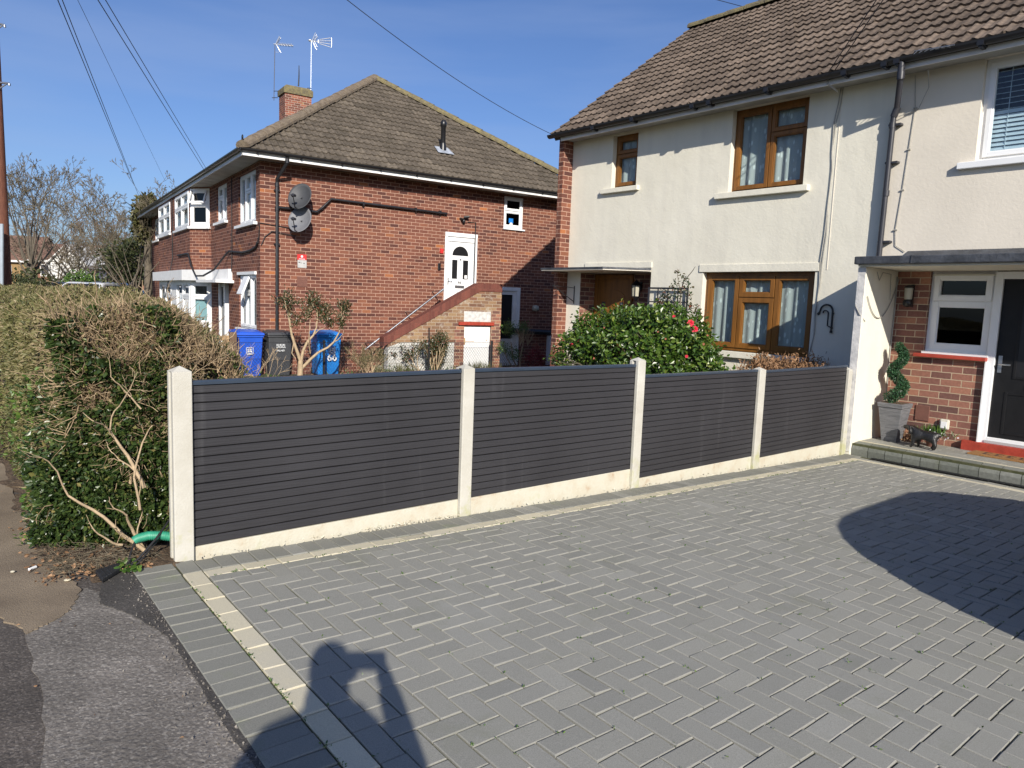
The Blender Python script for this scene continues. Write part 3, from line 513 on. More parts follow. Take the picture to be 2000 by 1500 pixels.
def build_drive():
    X0, X1, Y0, Y1 = -3.785, 4.6, 1.165, 8.64; u = .1; rects = []; mi = []
    for i in range(-60, 70):
        for j in range(-70, 100):
            d = (i - j) % 4
            if d == 0: a, b, c, e = i, i + 2, j, j + 1
            elif d == 3: a, b, c, e = i, i + 1, j, j + 2
            else: continue
            r = [max(a * u + X0 - 3, X0), min(b * u + X0 - 3, X1), max(c * u + 1, Y0), min(e * u + 1, Y1)]
            r = [a * u, b * u, c * u + .065, e * u + .065]; r = [max(r[0], X0), min(r[1], X1), max(r[2], Y0), min(r[3], Y1)]
            if r[1] - r[0] > .022 and r[3] - r[2] > .022:
                yy = (r[2] + r[3]) / 2; xx = (r[0] + r[1]) / 2
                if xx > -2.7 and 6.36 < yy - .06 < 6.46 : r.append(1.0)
                rects.append(r); mi.append(0)
    y = Y0 - .2
    # soldier course along the fence, buff stretchers, then the street edge the same way round
    k = Y0 - .1
    while k < 8.95: rects.append([-4.075, -3.888, k, min(k + .1, 8.95)]); mi.append(1 if RNG.random() < .8 else 0); k += .1
    k = Y0
    while k < Y1: rects.append([-3.885, X0, k, min(k + .2, Y1)]); mi.append(2); k += .2
    x = -3.885
    while x < X1: rects.append([x, min(x + .2, X1), Y0 - .105, Y0 - .002]); mi.append(2); x += .2
    x = -4.075
    while x < X1: rects.append([x, min(x + .1, X1), Y0 - .31, Y0 - .108]); mi.append(1 if x < -1.2 else 0); x += .1
    x = -3.885
    while x < X1: rects.append([x, min(x + .2, X1), Y1 + .002, Y1 + .1]); mi.append(2); x += .2
    x = -3.885
    while x < X1: rects.append([x, min(x + .2, X1), Y1 + .103, Y1 + .2]); mi.append(0); x += .2
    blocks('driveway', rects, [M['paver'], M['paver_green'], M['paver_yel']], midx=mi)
    mb = MB(); e = lambda x, y: (x, y - .027 * (x + 4.08), 0.044 - .0312 * (y - .027 * (x + 4.08)) - .0095)
    mb.prism([e(-4.08, .858), e(4.7, .858), e(4.7, 9.2), e(-4.08, 8.97)], (0, 0, -.03)); mb.build('driveway_base', M['joint'])['kind'] = 'structure'
    # weeds in the joints
    C = []; 
    for k in range(1100):
        if RNG.random() < .75: i, j = RNG.integers(-37, 10), RNG.integers(0, 74); x, yv = i * .1 + RNG.choice([0, RNG.uniform(0, .1)]), j * .1 + 1.165 + 0
        else: x, yv = -3.78, RNG.uniform(1.2, 8.6)
        if RNG.random() < .10: yv = 1.06; x = RNG.uniform(-3.8, 0)
        for q in range(RNG.integers(1, 5)): C.append((x + RNG.normal(0, .006), yv - .027 * (x + 4.08) + RNG.normal(0, .006), 0))
    C = np.array(C); C[:, 2] = 0.044 - .0312 * C[:, 1] + .002; n = len(C); D = RNG.normal(0, 1, (n, 3)); D[:, 2] = np.abs(D[:, 2]) * .8 + .2
    leaves('weeds_in_joints', None, C, D, RNG.uniform(.004, .015, n), .5, M['leaf_green'])['kind'] = 'stuff'

# ------------------------------------------------------------------ foliage helpers
def unit(a): return a / (np.linalg.norm(a, axis=-1, keepdims=True) + 1e-9)
def leaves(name, parent, C, D, L, wr, mat_, rnd=None, N=None, fold=.25, rg=RNG, origin=None):
    n = len(C); D = unit(np.asarray(D, float)); L = np.broadcast_to(L, (n,))[:, None]
    Nn = rg.normal(0, 1, (n, 3)) if N is None else N + rg.normal(0, .35, (n, 3))
    S = unit(np.cross(D, Nn)); U = np.cross(S, D); w = L * wr / 2
    a = C; t = C + D * L; l = C + D * L * .45 + S * w + U * w * fold * 2; r = C + D * L * .45 - S * w + U * w * fold * 2
    l2 = C + D * L * .8 + S * w * .6 + U * w * fold; r2 = C + D * L * .8 - S * w * .6 + U * w * fold
    V = np.stack([a, l, l2, t, r2, r], 1).reshape(-1, 3); b = (np.arange(n) * 6)[:, None]
    F = np.concatenate([b + np.array([[0, 3, 2, 1]]), b + np.array([[0, 5, 4, 3]])])
    rr = rg.random(n) if rnd is None else rnd
    og = origin if origin is not None else (float(C[:, 0].mean()), float(C[:, 1].mean()), float(C[:, 2].min()))
    return npmesh(name, V, F, mat_, parent, og, rnd=np.tile(rr, 2))
def prisms(name, parent, A, B, ra, rb, mat_, k=3, rnd=None, rg=RNG, smooth=True, origin=None):
    A, B = np.asarray(A, float), np.asarray(B, float); n = len(A); D = unit(B - A); X = unit(np.cross(D, np.where(np.abs(D[:, 2:3]) < .9, [[0, 0, 1.0]], [[1.0, 0, 0]]))); Y = np.cross(D, X)
    ra = np.broadcast_to(ra, (n,))[:, None]; rb = np.broadcast_to(rb, (n,))[:, None]; V = []
    for (P, r) in ((A, ra), (B, rb)):
        for j in range(k): t = 2 * math.pi * j / k; V.append(P + r * (X * math.cos(t) + Y * math.sin(t)))
    V = np.stack(V, 1).reshape(-1, 3); b = (np.arange(n) * 2 * k)[:, None]
    F = np.concatenate([b + np.array([[j, (j + 1) % k, k + (j + 1) % k, k + j]]) for j in range(k)])
    rr = rg.random(n) if rnd is None else rnd
    og = origin if origin is not None else (float(A[:, 0].mean()), float(A[:, 1].mean()), float(A[:, 2].min()))
    return npmesh(name, V, F, mat_, parent, og, rnd=np.tile(rr, k), smooth=smooth)
def grow(p, d, L, r, depth, out, rg, nb=3, spread=.6, ratio=.72, up=.1, wig=.18, nseg=3, rr=.62, minr=.0008, tips=None):
    p = np.array(p, float); d = np.array(d, float); d /= np.linalg.norm(d); segs = nseg; pts = [p]
    for s in range(segs):
        d = d + rg.normal(0, wig, 3) * .5 + np.array([0, 0, up * .3]); d /= np.linalg.norm(d); q = p + d * L / segs
        r1 = max(minr, r * (1 - (1 - rr) * (s + 1) / segs)); r0 = max(minr, r * (1 - (1 - rr) * s / segs)); out.append((p, q, r0, r1)); p = q; pts.append(p)
    if depth == 0:
        if tips is not None: tips.append((p, d))
        return
    for k in range(nb):
        a = rg.normal(0, 1, 3); a -= a @ d * d; a /= np.linalg.norm(a); sp = spread * rg.uniform(.5, 1.3); nd = d * math.cos(sp) + a * math.sin(sp) + np.array([0, 0, up])
        src = pts[-1] if k < max(1, nb - 1) else pts[rg.integers(1, len(pts))]
        grow(src, nd, L * ratio * rg.uniform(.75, 1.2), max(minr, r * rr * rg.uniform(.75, 1)), depth - 1, out, rg, nb, spread, ratio, up, wig, nseg, rr, minr, tips)
def branchmesh(name, parent, segs, mat_, k=4, rg=RNG, origin=None):
    return prisms(name, parent, [s[0] for s in segs], [s[1] for s in segs], np.array([s[2] for s in segs]), np.array([s[3] for s in segs]), mat_, k, rg=rg, origin=origin)

# ------------------------------------------------------------------ cream houses
ROOF_E = np.array([0, 9.44, 4.62]); RIDGE = np.array([0, 13.43, 7.55])
SL = RIDGE - ROOF_E; SLEN = float(np.linalg.norm(SL)); SU = SL / SLEN; SN = np.cross([1, 0, 0], SU)
ZB = -.5
def house_shell(t, x0, x1, holes, wmat, quoin, gable_left, gable_right, recess=None):
    mb = MB(); wall(mb, HF, x0, x1, ZB, 4.62, holes, .30); P = HF.p
    if x1 < 0: mb.quad(P(x1, ZB), P(x1, 4.62), (x1, 17.2, 4.62), (x1, 17.2, ZB))
    mb.build('wall', M[wmat], t, recalc=False)
def build_house1():
    x0, x1 = -10.14, -4.28
    t = thing('cream_house', (x0, YF, -.26), 'cream rendered terraced house with golden oak window frames and camellia in front', 'house', 'terraced cream houses')
    W1 = (-9.126, -8.545, 3.58, 4.508); W2 = (-6.676, -5.449, 3.29, 4.535); W3 = (-7.03, -5.155, .86, 2.08); DR = (-9.787, -8.09, ZB, 2.09)
    house_shell(t, x0, x1, [W1, W2, W3, DR], 'render', True, True, False)
    mb = MB(); mb.box((x0, 10.6, ZB), (x1, 17.2, 4.55)); mb.build('rear_wall', M['brick'], t)
    # brick end pier and gable
    mb = MB(); mb.box((-10.262, 9.60, ZB), (-10.14, 17.25, 4.60)); mb.prism([(-10.262, 9.60, 4.60), (-10.262, 13.43, 7.42), (-10.262, 17.25, 4.60)], (.122, 0, 0)); mb.build('gable_wall', M['brick'], t)
    # roof
    tiles('roof', t, [0, ROOF_E[1], ROOF_E[2]], [1, 0, 0], SU, SN, -10.33, -4.28, SLEN, M['tile1'], seed=3)
    mb = MB(); n_ = SN * -.03
    mb.prism([np.array([-10.30, ROOF_E[1] + .02, ROOF_E[2]]) + n_, np.array([-4.28, ROOF_E[1] + .02, ROOF_E[2]]) + n_, np.array([-4.28, 13.43, 7.55]) + n_, np.array([-10.30, 13.43, 7.55]) + n_], SN * -.08)
    mb.prism([(-10.30, 13.43, 7.52), (-4.28, 13.43, 7.52), (-4.28, 17.6, 4.5), (-10.30, 17.6, 4.5)], (0, 0, -.1)); mb.build('roof_deck', M['tile2'], t)
    ridge('ridge_tiles', t, (-10.33, 13.43, 7.60), (-4.28, 13.43, 7.60), M['ridge_lich'], .13, .45)
    mb = MB(); k = 0
    for s in np.arange(0, SLEN - .1, SLEN / 17):       # bedding mortar on the verge
        a = np.array([-10.33, ROOF_E[1], ROOF_E[2]]) + SU * s; mb.box(a + np.array([0, -.0, -.035]), a + np.array([.05, .26, .0]) + [0, 0, .2])
    gut = MB(); gutter(gut, (-10.36, 9.42, 4.615), (-4.28, 9.42, 4.615), .062)
    for u in (-9.2, -8.3, -7.1, -6.8, -5.85, -4.75): gut.box((u - .02, 9.37, 4.53), (u + .02, 9.55, 4.60)); gut.box((u - .035, 9.355, 4.545), (u + .035, 9.49, 4.60))
    gut.build('gutter', M['black'], t)
    mb = MB(); mb.box((-10.135, 9.50, 4.50), (-4.28, 9.525, 4.66)); mb.build('fascia', M['fascia'], t)
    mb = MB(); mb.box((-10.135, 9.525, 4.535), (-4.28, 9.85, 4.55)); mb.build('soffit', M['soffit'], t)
    mb = MB(); mb.box((-6.70, 9.835, 4.535), (-5.43, 9.85, 4.55)); 
    # windows
    window(t, HF, *W1, [(0, 1, 0, .66), (0, 1, .66, 1)], 'oak', .10, 'glass', 'lace', (-9.33, -8.46, 3.50, 3.58, .07, 'render'))
    window(t, HF, *W2, [(0, .5, 0, 1), (.5, 1, 0, .68), (.5, 1, .68, 1)], 'oak', .10, 'glass', 'lace', (-6.87, -5.34, 3.205, 3.29, .08, 'render'))
    window(t, HF, W3[0], W3[1], W3[2], W3[3], [(0, .32, 0, 1), (.32, .66, 0, .70), (.32, .66, .70, 1), (.66, 1, 0, 1)], 'oak', .10, 'glass', 'lace', (-7.15, -5.05, .765, .86, .08, 'render'), outer=.06, sash=.07)
    mb = MB(); mb.fbox(HF, -7.10, -5.10, 2.082, 2.20, 0, .018); mb.build('window_lintel', M['render'], t, bevel=.004)
    # recessed porch with door
    fr = Fr([0, 10.27, 0], [1, 0, 0], [0, -1, 0])
    mb = MB(); P = HF.p
    mb.quad(P(-9.785, ZB, -.0), P(-9.785, 2.09, -.0), P(-9.785, 2.09, -.42), P(-9.785, ZB, -.42)); mb.quad(P(-9.787, ZB, -.42), P(-8.09, ZB, -.42), P(-8.09, 2.09, -.42), P(-9.787, 2.09, -.42))
    mb.build('porch_brickwork', M['brick_dk'], t, recalc=False)
    mb = MB(); mb.quad(P(-9.787, 2.088, 0), P(-8.09, 2.088, 0), P(-8.09, 2.088, -.42), P(-9.787, 2.088, -.42)); mb.build('porch_ceiling', M['soffit'], t, recalc=False); mb = MB(); mb.box((-9.787, 9.86, -.32), (-8.09, 10.27, -.12)); mb.build('porch_floor', M['conc'], t)
    # front door and frame in the same oak
    mb = MB(); bars(mb, fr, -9.76, -8.82, -.12, 2.07, .08, 0.0, .05)
    d = mb.build('door_frame', M['oak'], t, bevel=.004)
    mb = MB(); mb.fbox(fr, -9.68, -8.90, -.04, 1.99, .005, .03); mb.fbox(fr, -9.60, -8.98, .1, .62, .03, .038)
    mb.fbox(fr, -9.34, -9.24, .8, 1.55, .03, .042); mb.fbox(fr, -9.58, -9.46, .74, 1.60, .03, .036); mb.fbox(fr, -9.12, -9.0, .74, 1.60, .03, .036)
    arch = [fr.p(-9.29 + .3 * math.cos(a), 1.62 + .17 * math.sin(a), .03) for a in np.linspace(0, math.pi, 12)]; mb.prism(arch, fr.n * .008)
    dd = mb.build('front_door', M['oak'], t, bevel=.003)
    mb = MB(); mb.fbox(fr, -9.565, -9.475, .78, 1.56, .037, .041); mb.fbox(fr, -9.105, -9.015, .78, 1.56, .037, .041); mb.build('door_glass', M['greypipe'], dd)
    mb = MB()
    for uu in (-9.52, -9.06):
        for vv in (.9, 1.0, 1.12, 1.25, 1.38, 1.5): mb.tube([fr.p(uu - .03, vv, .044), fr.p(uu, vv + .03, .044), fr.p(uu + .03, vv, .044)], .004, 5)
    mb.build('leaded_pattern', M['alu'], dd)
    mb = MB(); mb.tube([fr.p(-9.27 + .035 * math.cos(a), 1.22 + .04 * math.sin(a), .055) for a in np.linspace(0, 6.3, 14)], .007, 6); mb.tube([fr.p(-9.27, 1.27, .04), fr.p(-9.27, 1.27, .07)], .018, 8); mb.build('door_knocker', M['metal'], dd)
    # flat canopy, its upstand and bracket hook
    mb = MB(); mb.prism([(-10.30, 9.30, 2.10), (-8.66, 9.25, 2.10), (-8.085, 9.84, 2.10), (-10.13, 9.84, 2.10)], (0, 0, .018)); c = mb.build('canopy', M['render2'], t, bevel=.004)
    mb = MB(); mb.prism([(-10.31, 9.29, 2.119), (-8.66, 9.24, 2.119), (-8.08, 9.83, 2.119), (-10.13, 9.83, 2.119)], (0, 0, .035)); mb.build('felt_edge', M['lead'], c)
    mb = MB(); mb.fbox(HF, -9.67, -8.08, 2.165, 2.262, 0, .02); mb.build('canopy_upstand', M['render'], c)
    mb = MB(); xw = -10.0
    mb.tube([(-9.93, 9.84, 1.84), (-9.93, 9.84, 1.50)], .010, 6); mb.tube([(-9.93, 9.84, 1.80), (-10.05, 9.36, 1.84)], .006, 6); mb.tube([(-9.93, 9.84, 1.54), (-10.05, 9.38, 1.83)], .008, 6)
    tag(mb.build('hanging_bracket', M['iron'], t), 'thin triangular bracket left of the oak door')
    # scrolled basket bracket
    mb = MB(); c0, cz = -4.93, 1.50; q = lambda du, dv, w_=.03: HF.p(c0 + du, cz + dv, w_)
    mb.tube([q(.09, -.26), q(.09, .02)] + [q(-.0 + .09 * math.cos(a), .02 + .10 * math.sin(a)) for a in np.linspace(.1, math.pi * .95, 10)] + [q(-.10, .0)], .013, 6)
    mb.tube([q(.09, -.20), q(.03, -.17), q(.03, -.05)] + [q(-.03 + (.06 - .012 * k) * math.cos(k * .7), -.0 + (.06 - .012 * k) * math.sin(k * .7)) for k in np.linspace(0, 4.2, 22)], .009, 6)
    mb.tube([q(-.10, 0), q(-.12, -.02)], .018, 6); mb.tube([q(.09, -.27), q(.09, -.24)], .019, 6)
    mb.tube([HF.p(c0 + .09, cz - .2, 0), q(.09, -.2)], .012, 6); mb.tube([HF.p(c0 + .09, cz + .0, 0), q(.09, 0)], .012, 6)
    tag(mb.build('basket_bracket', M['iron'], t), 'black scrolled wrought iron bracket on the shaded wall')
    # cables clipped down the wall
    mb = MB(); pts = [(-5.00, 4.56), (-5.02, 4.35), (-5.06, 4.1), (-5.055, 3.7), (-5.03, 3.45), (-5.05, 3.0), (-5.06, 2.6), (-5.09, 2.2), (-5.075, 1.9), (-5.09, 1.5), (-5.085, 1.2), (-5.13, .95), (-5.16, .75)]
    mb.tube([HF.p(u, v, .015) for u, v in pts], .0065, 6); mb.tube([HF.p(u + .025 * math.sin(v * 3.3) + .012, v, .014) for u, v in pts[:-1]], .005, 6)
    mb.tube([(-5.02, 9.5, 4.60), (-5.0, 9.46, 4.5), (-4.95, 9.48, 4.46), (-4.93, 9.6, 4.42)], .012, 6)
    mb.build('wall_cable', M['cablegrey'], t)
    mb = MB(); xj = -5.03
    mb.fbox(HF, -4.995, -4.985, 2.1, 4.53, 0, .006); mb.build('render_bead', M['render2'], t)
def lantern(name, p, label, cat):
    t = thing(name, p, label, cat); x, y, z = p; mb = MB()
    mb.lathe((x, y, z + .21), [(.10, 0), (.085, .02), (.03, .075), (.012, .09), (.012, .11)], 6); mb.lathe((x, y, z - .03), [(.03, -.03), (.05, 0), (.075, .03), (.08, .045)], 6)
    for k in range(6): a = math.pi * k / 3; mb.tube([(x + .072 * math.cos(a), y + .072 * math.sin(a), z), (x + .085 * math.cos(a), y + .085 * math.sin(a), z + .215)], .006, 5)
    mb.tube([(x, y, z + .3), (x, y + .06, z + .27), (x, y + .13, z + .22)], .012, 6); mb.box((x - .035, y + .115, z + .12), (x + .035, y + .13, z + .28)); mb.build('cage', M['black'], t)
    mb = MB(); mb.lathe((x, y, z), [(.062, .015), (.074, .205)], 6, smooth=False); mb.build('lamp_glass', M['lampglass'], t)
def build_house2():
    x0, x1 = -4.28, 5.6
    t = thing('porch_house', (x0, YF, -.1), 'cream rendered terraced house with white windows, long dark porch canopy and black door', 'house', 'terraced cream houses')
    U = (-3.29, -1.9, 3.36, 4.53); G = (-3.645, -2.92, 1.07, 2.07); D = (-2.92, -1.85, .0, 2.07)
    mb = MB(); wall(mb, HF, x0, x1, 2.07, 4.62, [U], .3); mb.build('wall', M['render2'], t, recalc=False)
    mb = MB(); wall(mb, HF, -4.05, x1, ZB, 2.07, [G, D], .3, 0); mb.build('porch_brick_wall', M['brick_dk'], t, recalc=False)
    mb = MB(); mb.box((x0, 10.6, ZB), (x1, 17.2, 4.55)); mb.build('rear_wall', M['brick'], t)
    tiles('roof', t, [0, ROOF_E[1], ROOF_E[2]], [1, 0, 0], SU, SN, -4.28, 5.6, SLEN, M['tile1'], seed=9)
    mb = MB(); n_ = SN * -.03
    mb.prism([np.array([-4.28, ROOF_E[1] + .02, ROOF_E[2]]) + n_, np.array([5.6, ROOF_E[1] + .02, ROOF_E[2]]) + n_, np.array([5.6, 13.43, 7.55]) + n_, np.array([-4.28, 13.43, 7.55]) + n_], SN * -.08)
    mb.prism([(-4.28, 13.43, 7.52), (5.6, 13.43, 7.52), (5.6, 17.6, 4.5), (-4.28, 17.6, 4.5)], (0, 0, -.1)); mb.build('roof_deck', M['tile2'], t)
    ridge('ridge_tiles', t, (-4.28, 13.43, 7.60), (5.6, 13.43, 7.60), M['ridge_lich'], .13, .45)
    gut = MB(); gutter(gut, (-4.28, 9.42, 4.615), (5.6, 9.42, 4.615), .062)
    for u in (-4.25, -4.1, -3.2, -2.2, -1.2, 0, 1): gut.box((u - .02, 9.37, 4.53), (u + .02, 9.55, 4.60)); gut.box((u - .035, 9.355, 4.545), (u + .035, 9.49, 4.60))
    gut.build('gutter', M['black'], t)
    mb = MB(); mb.box((-4.28, 9.50, 4.50), (5.6, 9.525, 4.66)); mb.build('fascia', M['fascia'], t)
    mb = MB(); mb.box((-4.28, 9.525, 4.535), (5.6, 9.85, 4.55)); mb.build('soffit', M['soffit'], t)
    # downpipe with swan neck
    mb = MB(); a = (-4.06, 9.42, 4.58)
    mb.tube([a, (-4.06, 9.43, 4.36)], .040, 12); mb.tube([(-4.06, 9.43, 4.46), (-4.06, 9.43, 4.38), (-4.22, 9.78, 4.12), (-4.25, 9.78, 4.03)], .036, 12)
    mb.tube([(-4.06, 9.43, 4.45), (-4.06, 9.43, 4.37)], .045, 12); mb.tube([(-4.21, 9.775, 4.13), (-4.25, 9.78, 4.02)], .043, 12)
    mb.tube([(-4.25, 9.78, 4.06), (-4.27, 9.78, 2.24)], .034, 12)
    for z in (3.95, 3.1): mb.tube([(-4.255, 9.78, z), (-4.255, 9.78, z - .07)], .040, 12)
    for z in (3.92, 3.45, 2.45): mb.box((-4.30, 9.765, z - .012), (-4.15, 9.85, z + .012))
    mb.build('downpipe', M['greypipe'], t)
    # porch wing wall, canopy slab with lead edge, soffit
    mb = MB(); mb.box((-4.13, 8.94, -.35), (-4.035, 9.849, 2.075)); mb.build('wing_wall', M['render'], t, bevel=.006)
    mb = MB(); mb.box((-4.131, 8.932, -.2), (-4.04, 8.939, 2.07)); mb.build('wing_wall_edge', M['oldpaint'], t)
    mb = MB(); mb.box((-4.12, 8.90, 2.077), (5.6, 9.849, 2.10)); mb.build('canopy_soffit', M['render'], t)
    mb = MB(); mb.box((-4.15, 8.84, 2.101), (5.6, 9.849, 2.195)); c = mb.build('porch_canopy', M['lead'], t, bevel=.012)
    mb = MB(); mb.prism([(-3.95, 9.848, 2.19), (-3.95, 9.62, 2.196), (-3.95, 9.848, 2.33)], (9.5, 0, 0)); mb.build('lead_flashing', M['lead'], c, bevel=.008)
    for k in range(6): mb = MB(); xk = -3.5 + k * 1.5; mb.box((xk, 8.832, 2.105), (xk + .012, 8.86, 2.197)); mb.build('lead_seam', M['lead'], c)
    # upper window with white venetian blind
    w = window(t, HF, *U, [(0, 1, 0, 1)], 'white', .07, 'glass2', None, (-3.46, -1.75, 3.28, 3.355, .07, 'white'), outer=.055, sash=.055)
    mb = MB(); v = 3.44
    while v < 4.44:
        a, b2 = HF.p(-3.20, v, -.16), HF.p(-1.98, v, -.16); hi = v > 3.95; dy = .048 if hi else .022; dzz = .008 if hi else .044
        mb.prism([a, a + np.array([0, dy, dzz]), a + np.array([0, dy, dzz + .004]), a + np.array([0, 0, .004])], b2 - a); v += .062 if v > 3.95 else .052
    for u in (-3.05, -2.1): mb.fbox(HF, u, u + .006, 3.43, 4.46, -.165, -.16)
    mb.build('venetian_blind', M['white'], w)
    # ground window, white frame
    window(t, HF, *G, [(0, 1, 0, .645, .004), (0, 1, .645, 1, .03)], 'white', .05, 'darkglass', None, None, outer=.05, sash=.06, label='white framed fixed window with a small top light')
    mb = MB(); mb.fbox(HF, -3.62, -2.94, 2.015, 2.03, -.02, .0); mb.build('trickle_vent', M['cream_pl'], t)
    mb = MB(); mb.fbox(HF, -3.74, -2.925, 1.0, 1.045, -.0, .075); mb.build('tiled_sill', M['redpaint'], t, bevel=.008)
    mb = MB(); mb.fbox(HF, -3.66, -2.92, 1.046, 1.075, -.05, .03); mb.build('window_sill', M['white'], t, bevel=.004)
    # door set
    mb = MB(); bars(mb, HF, -2.935, -1.85, .02, 2.06, .085, -.06, .015); mb.fbox(HF, -2.94, -2.915, .02, 1.0, -.06, .05)
    mb.build('door_frame', M['white'], t, bevel=.005)
    mb = MB(); mb.fbox(HF, -2.85, -1.93, .07, 1.98, -.055, -.02); bars(mb, HF, -2.72, -2.06, .16, .66, .03, -.02, -.012); bars(mb, HF, -2.66, -2.12, .82, 1.82, .03, -.02, -.010)
    d = mb.build('front_door', M['blackdoor'], t, bevel=.003)
    mb = MB(); mb.fbox(HF, -2.63, -2.15, .85, 1.79, -.021, -.015); mb.build('door_glass', M['black'], d)
    mb = MB(); mb.fbox(HF, -2.52, -2.20, .70, .78, -.02, -.008); mb.build('letter_plate', M['alu'], d, bevel=.002)
    mb = MB(); mb.fbox(HF, -2.82, -2.78, .88, 1.08, -.02, -.012); mb.tube([HF.p(-2.80, .98, -.01), HF.p(-2.80, .98, .03), HF.p(-2.68, .98, .035)], .010, 8); mb.build('door_handle', M['metal'], d)
    mb = MB(); mb.fbox(HF, -2.86, -1.9, .035, .068, -.05, .03); mb.build('threshold', M['alu'], t)
    mb = MB(); mb.fbox(HF, -3.09, -1.7, -.10, .033, 0, .07); mb.build('painted_step', M['redpaint'], t, bevel=.005)
    # cables looped on the porch wall
    mb = MB(); mb.tube([(-4.02, 9.0 + .85 * s, 1.35 + 1.0 * (s - .5) ** 2 * 1.5 + .25 * s) for s in np.linspace(0, 1, 14)], .006, 5)
    mb.tube([(-4.02, 9.8 + .01 * math.sin(z * 5), z) for z in np.linspace(2.0, 0.0, 10)], .008, 5); mb.tube([(-4.02, 9.2, 2.03), (-4.02, 9.28, 1.93), (-4.02, 9.36, 2.03), (-4.02, 9.6, 2.02), (-4.02, 9.64, 1.7)], .005, 5)
    mb.tube([(-4.14, 9.0, 1.75), (-4.12, 8.925, 1.6), (-4.06, 8.92, 1.5), (-4.02, 9.0, 1.42)], .006, 5); mb.build('loose_cable', M['cablegrey'], t)
    mb = MB(); pts = [(-4.06, 4.5), (-4.02, 4.1), (-4.05, 3.6), (-4.08, 3.1), (-4.12, 2.6), (-4.10, 2.4), (-3.98, 2.32)]
    mb.tube([HF.p(u, v, .012) for u, v in pts], .0045, 5); mb.tube([HF.p(-3.8, 4.45, .30), HF.p(-3.85, 4.3, .1), HF.p(-3.98, 4.08, .02), HF.p(-4.2, 4.02, .05)], .005, 5)
    for u, v in pts[1:5]: mb.fbox(HF, u - .02, u + .02, v - .008, v + .008, 0, .022)
    mb.build('wall_cable', M['cablegrey'], t)
    mb = MB(); mb.tube([(-3.9, 9.36, 4.64), (-3.45, 9.33, 4.60)], .006, 6)
    for k in range(7): x = -3.88 + k * .06; mb.tube([(x, 9.30, 4.59 + .0 * k), (x + .02, 9.40, 4.66 - .01 * k)], .004, 5)
    mb.build('fallen_aerial_rod', M['metal'], t)
    # raised porch step
    st = thing('porch_step', (-3.3, 9.4, -.24), 'raised grey block porch step with rounded kerb in front of the black door', 'step')
    V = []; nk = 60; fr_ = []
    prof = [(8.975, -.26), (8.965, -.16), (8.975, -.125), (9.01, -.098), (9.07, -.088), (9.14, -.085)]
    x = -4.03; vs = []; fs = []; rn = []
    while x < 4.6:
        xa, xb = x + .003, x + .197; b_ = len(vs); dzk = RNG.normal(0, .0015)
        for y_, z_ in prof: vs += [(xa, y_, z_ + dzk), (xb, y_, z_ + dzk)]
        q = RNG.random()
        for k in range(len(prof) - 1): fs.append((b_ + 2 * k, b_ + 2 * k + 1, b_ + 2 * k + 3, b_ + 2 * k + 2)); rn.append(q)
        x += .2
    npmesh('kerb', vs, fs, M['curb'], st, rnd=rn)
    mb = MB(); mb.prism([(-4.03, 8.98, -.45), (4.6, 8.98, -.45), (4.6, 9.849, -.45), (-4.03, 9.849, -.45)], (0, 0, .355)); mb.build('bedding', M['joint'], st)
    rc = []
    x = -4.03
    while x < 3: rc.append((x, x + .2, 9.142, 9.19, 2)); x += .2
    for i in range(-42, 32):
        for j in range(90, 99):
            d_ = (i - j) % 4
            if d_ in (0, 3):
                r = [i * .1, i * .1 + (.2 if d_ == 0 else .1), j * .1 + .02, j * .1 + .02 + (.1 if d_ == 0 else .2)]; r = [max(r[0], -4.03), min(r[1], 3), max(r[2], 9.192), min(r[3], 9.845)]
                if r[1] - r[0] > .02 and r[3] - r[2] > .02: rc.append((*r, 0))
    vs, fs, rn, mi = [], [], [], []
    for r in rc:
        b_ = len(vs); g_ = .002; z = -.082 + RNG.normal(0, .0012)
        vs += [(r[0] + g_, r[2] + g_, z), (r[1] - g_, r[2] + g_, z), (r[1] - g_, r[3] - g_, z), (r[0] + g_, r[3] - g_, z)]; vs += [(v[0], v[1], z - .02) for v in vs[b_:b_ + 4]]
        fs += [(b_, b_ + 1, b_ + 2, b_ + 3)] + [(b_ + 4 + k, b_ + 4 + (k + 1) % 4, b_ + (k + 1) % 4, b_ + k) for k in range(4)]; q = RNG.random(); rn += [q] * 5; mi += [1 if r[4] else 0] * 5
    o = npmesh('paving', vs, fs, [M['paver'], M['paver_yel']], st, rnd=rn); o.data.polygons.foreach_set('material_index', mi)
    mb = MB(); mb.box((-3.75, 8.86, -.234), (4.6, 8.955, -.226)); 
    for k in range(120):
        xx = -3.75 + k * .07; mb.box((xx, 8.88, -.226), (xx + .05, 8.94, -.222))
    mb.build('drain_channel', M['black'], st)

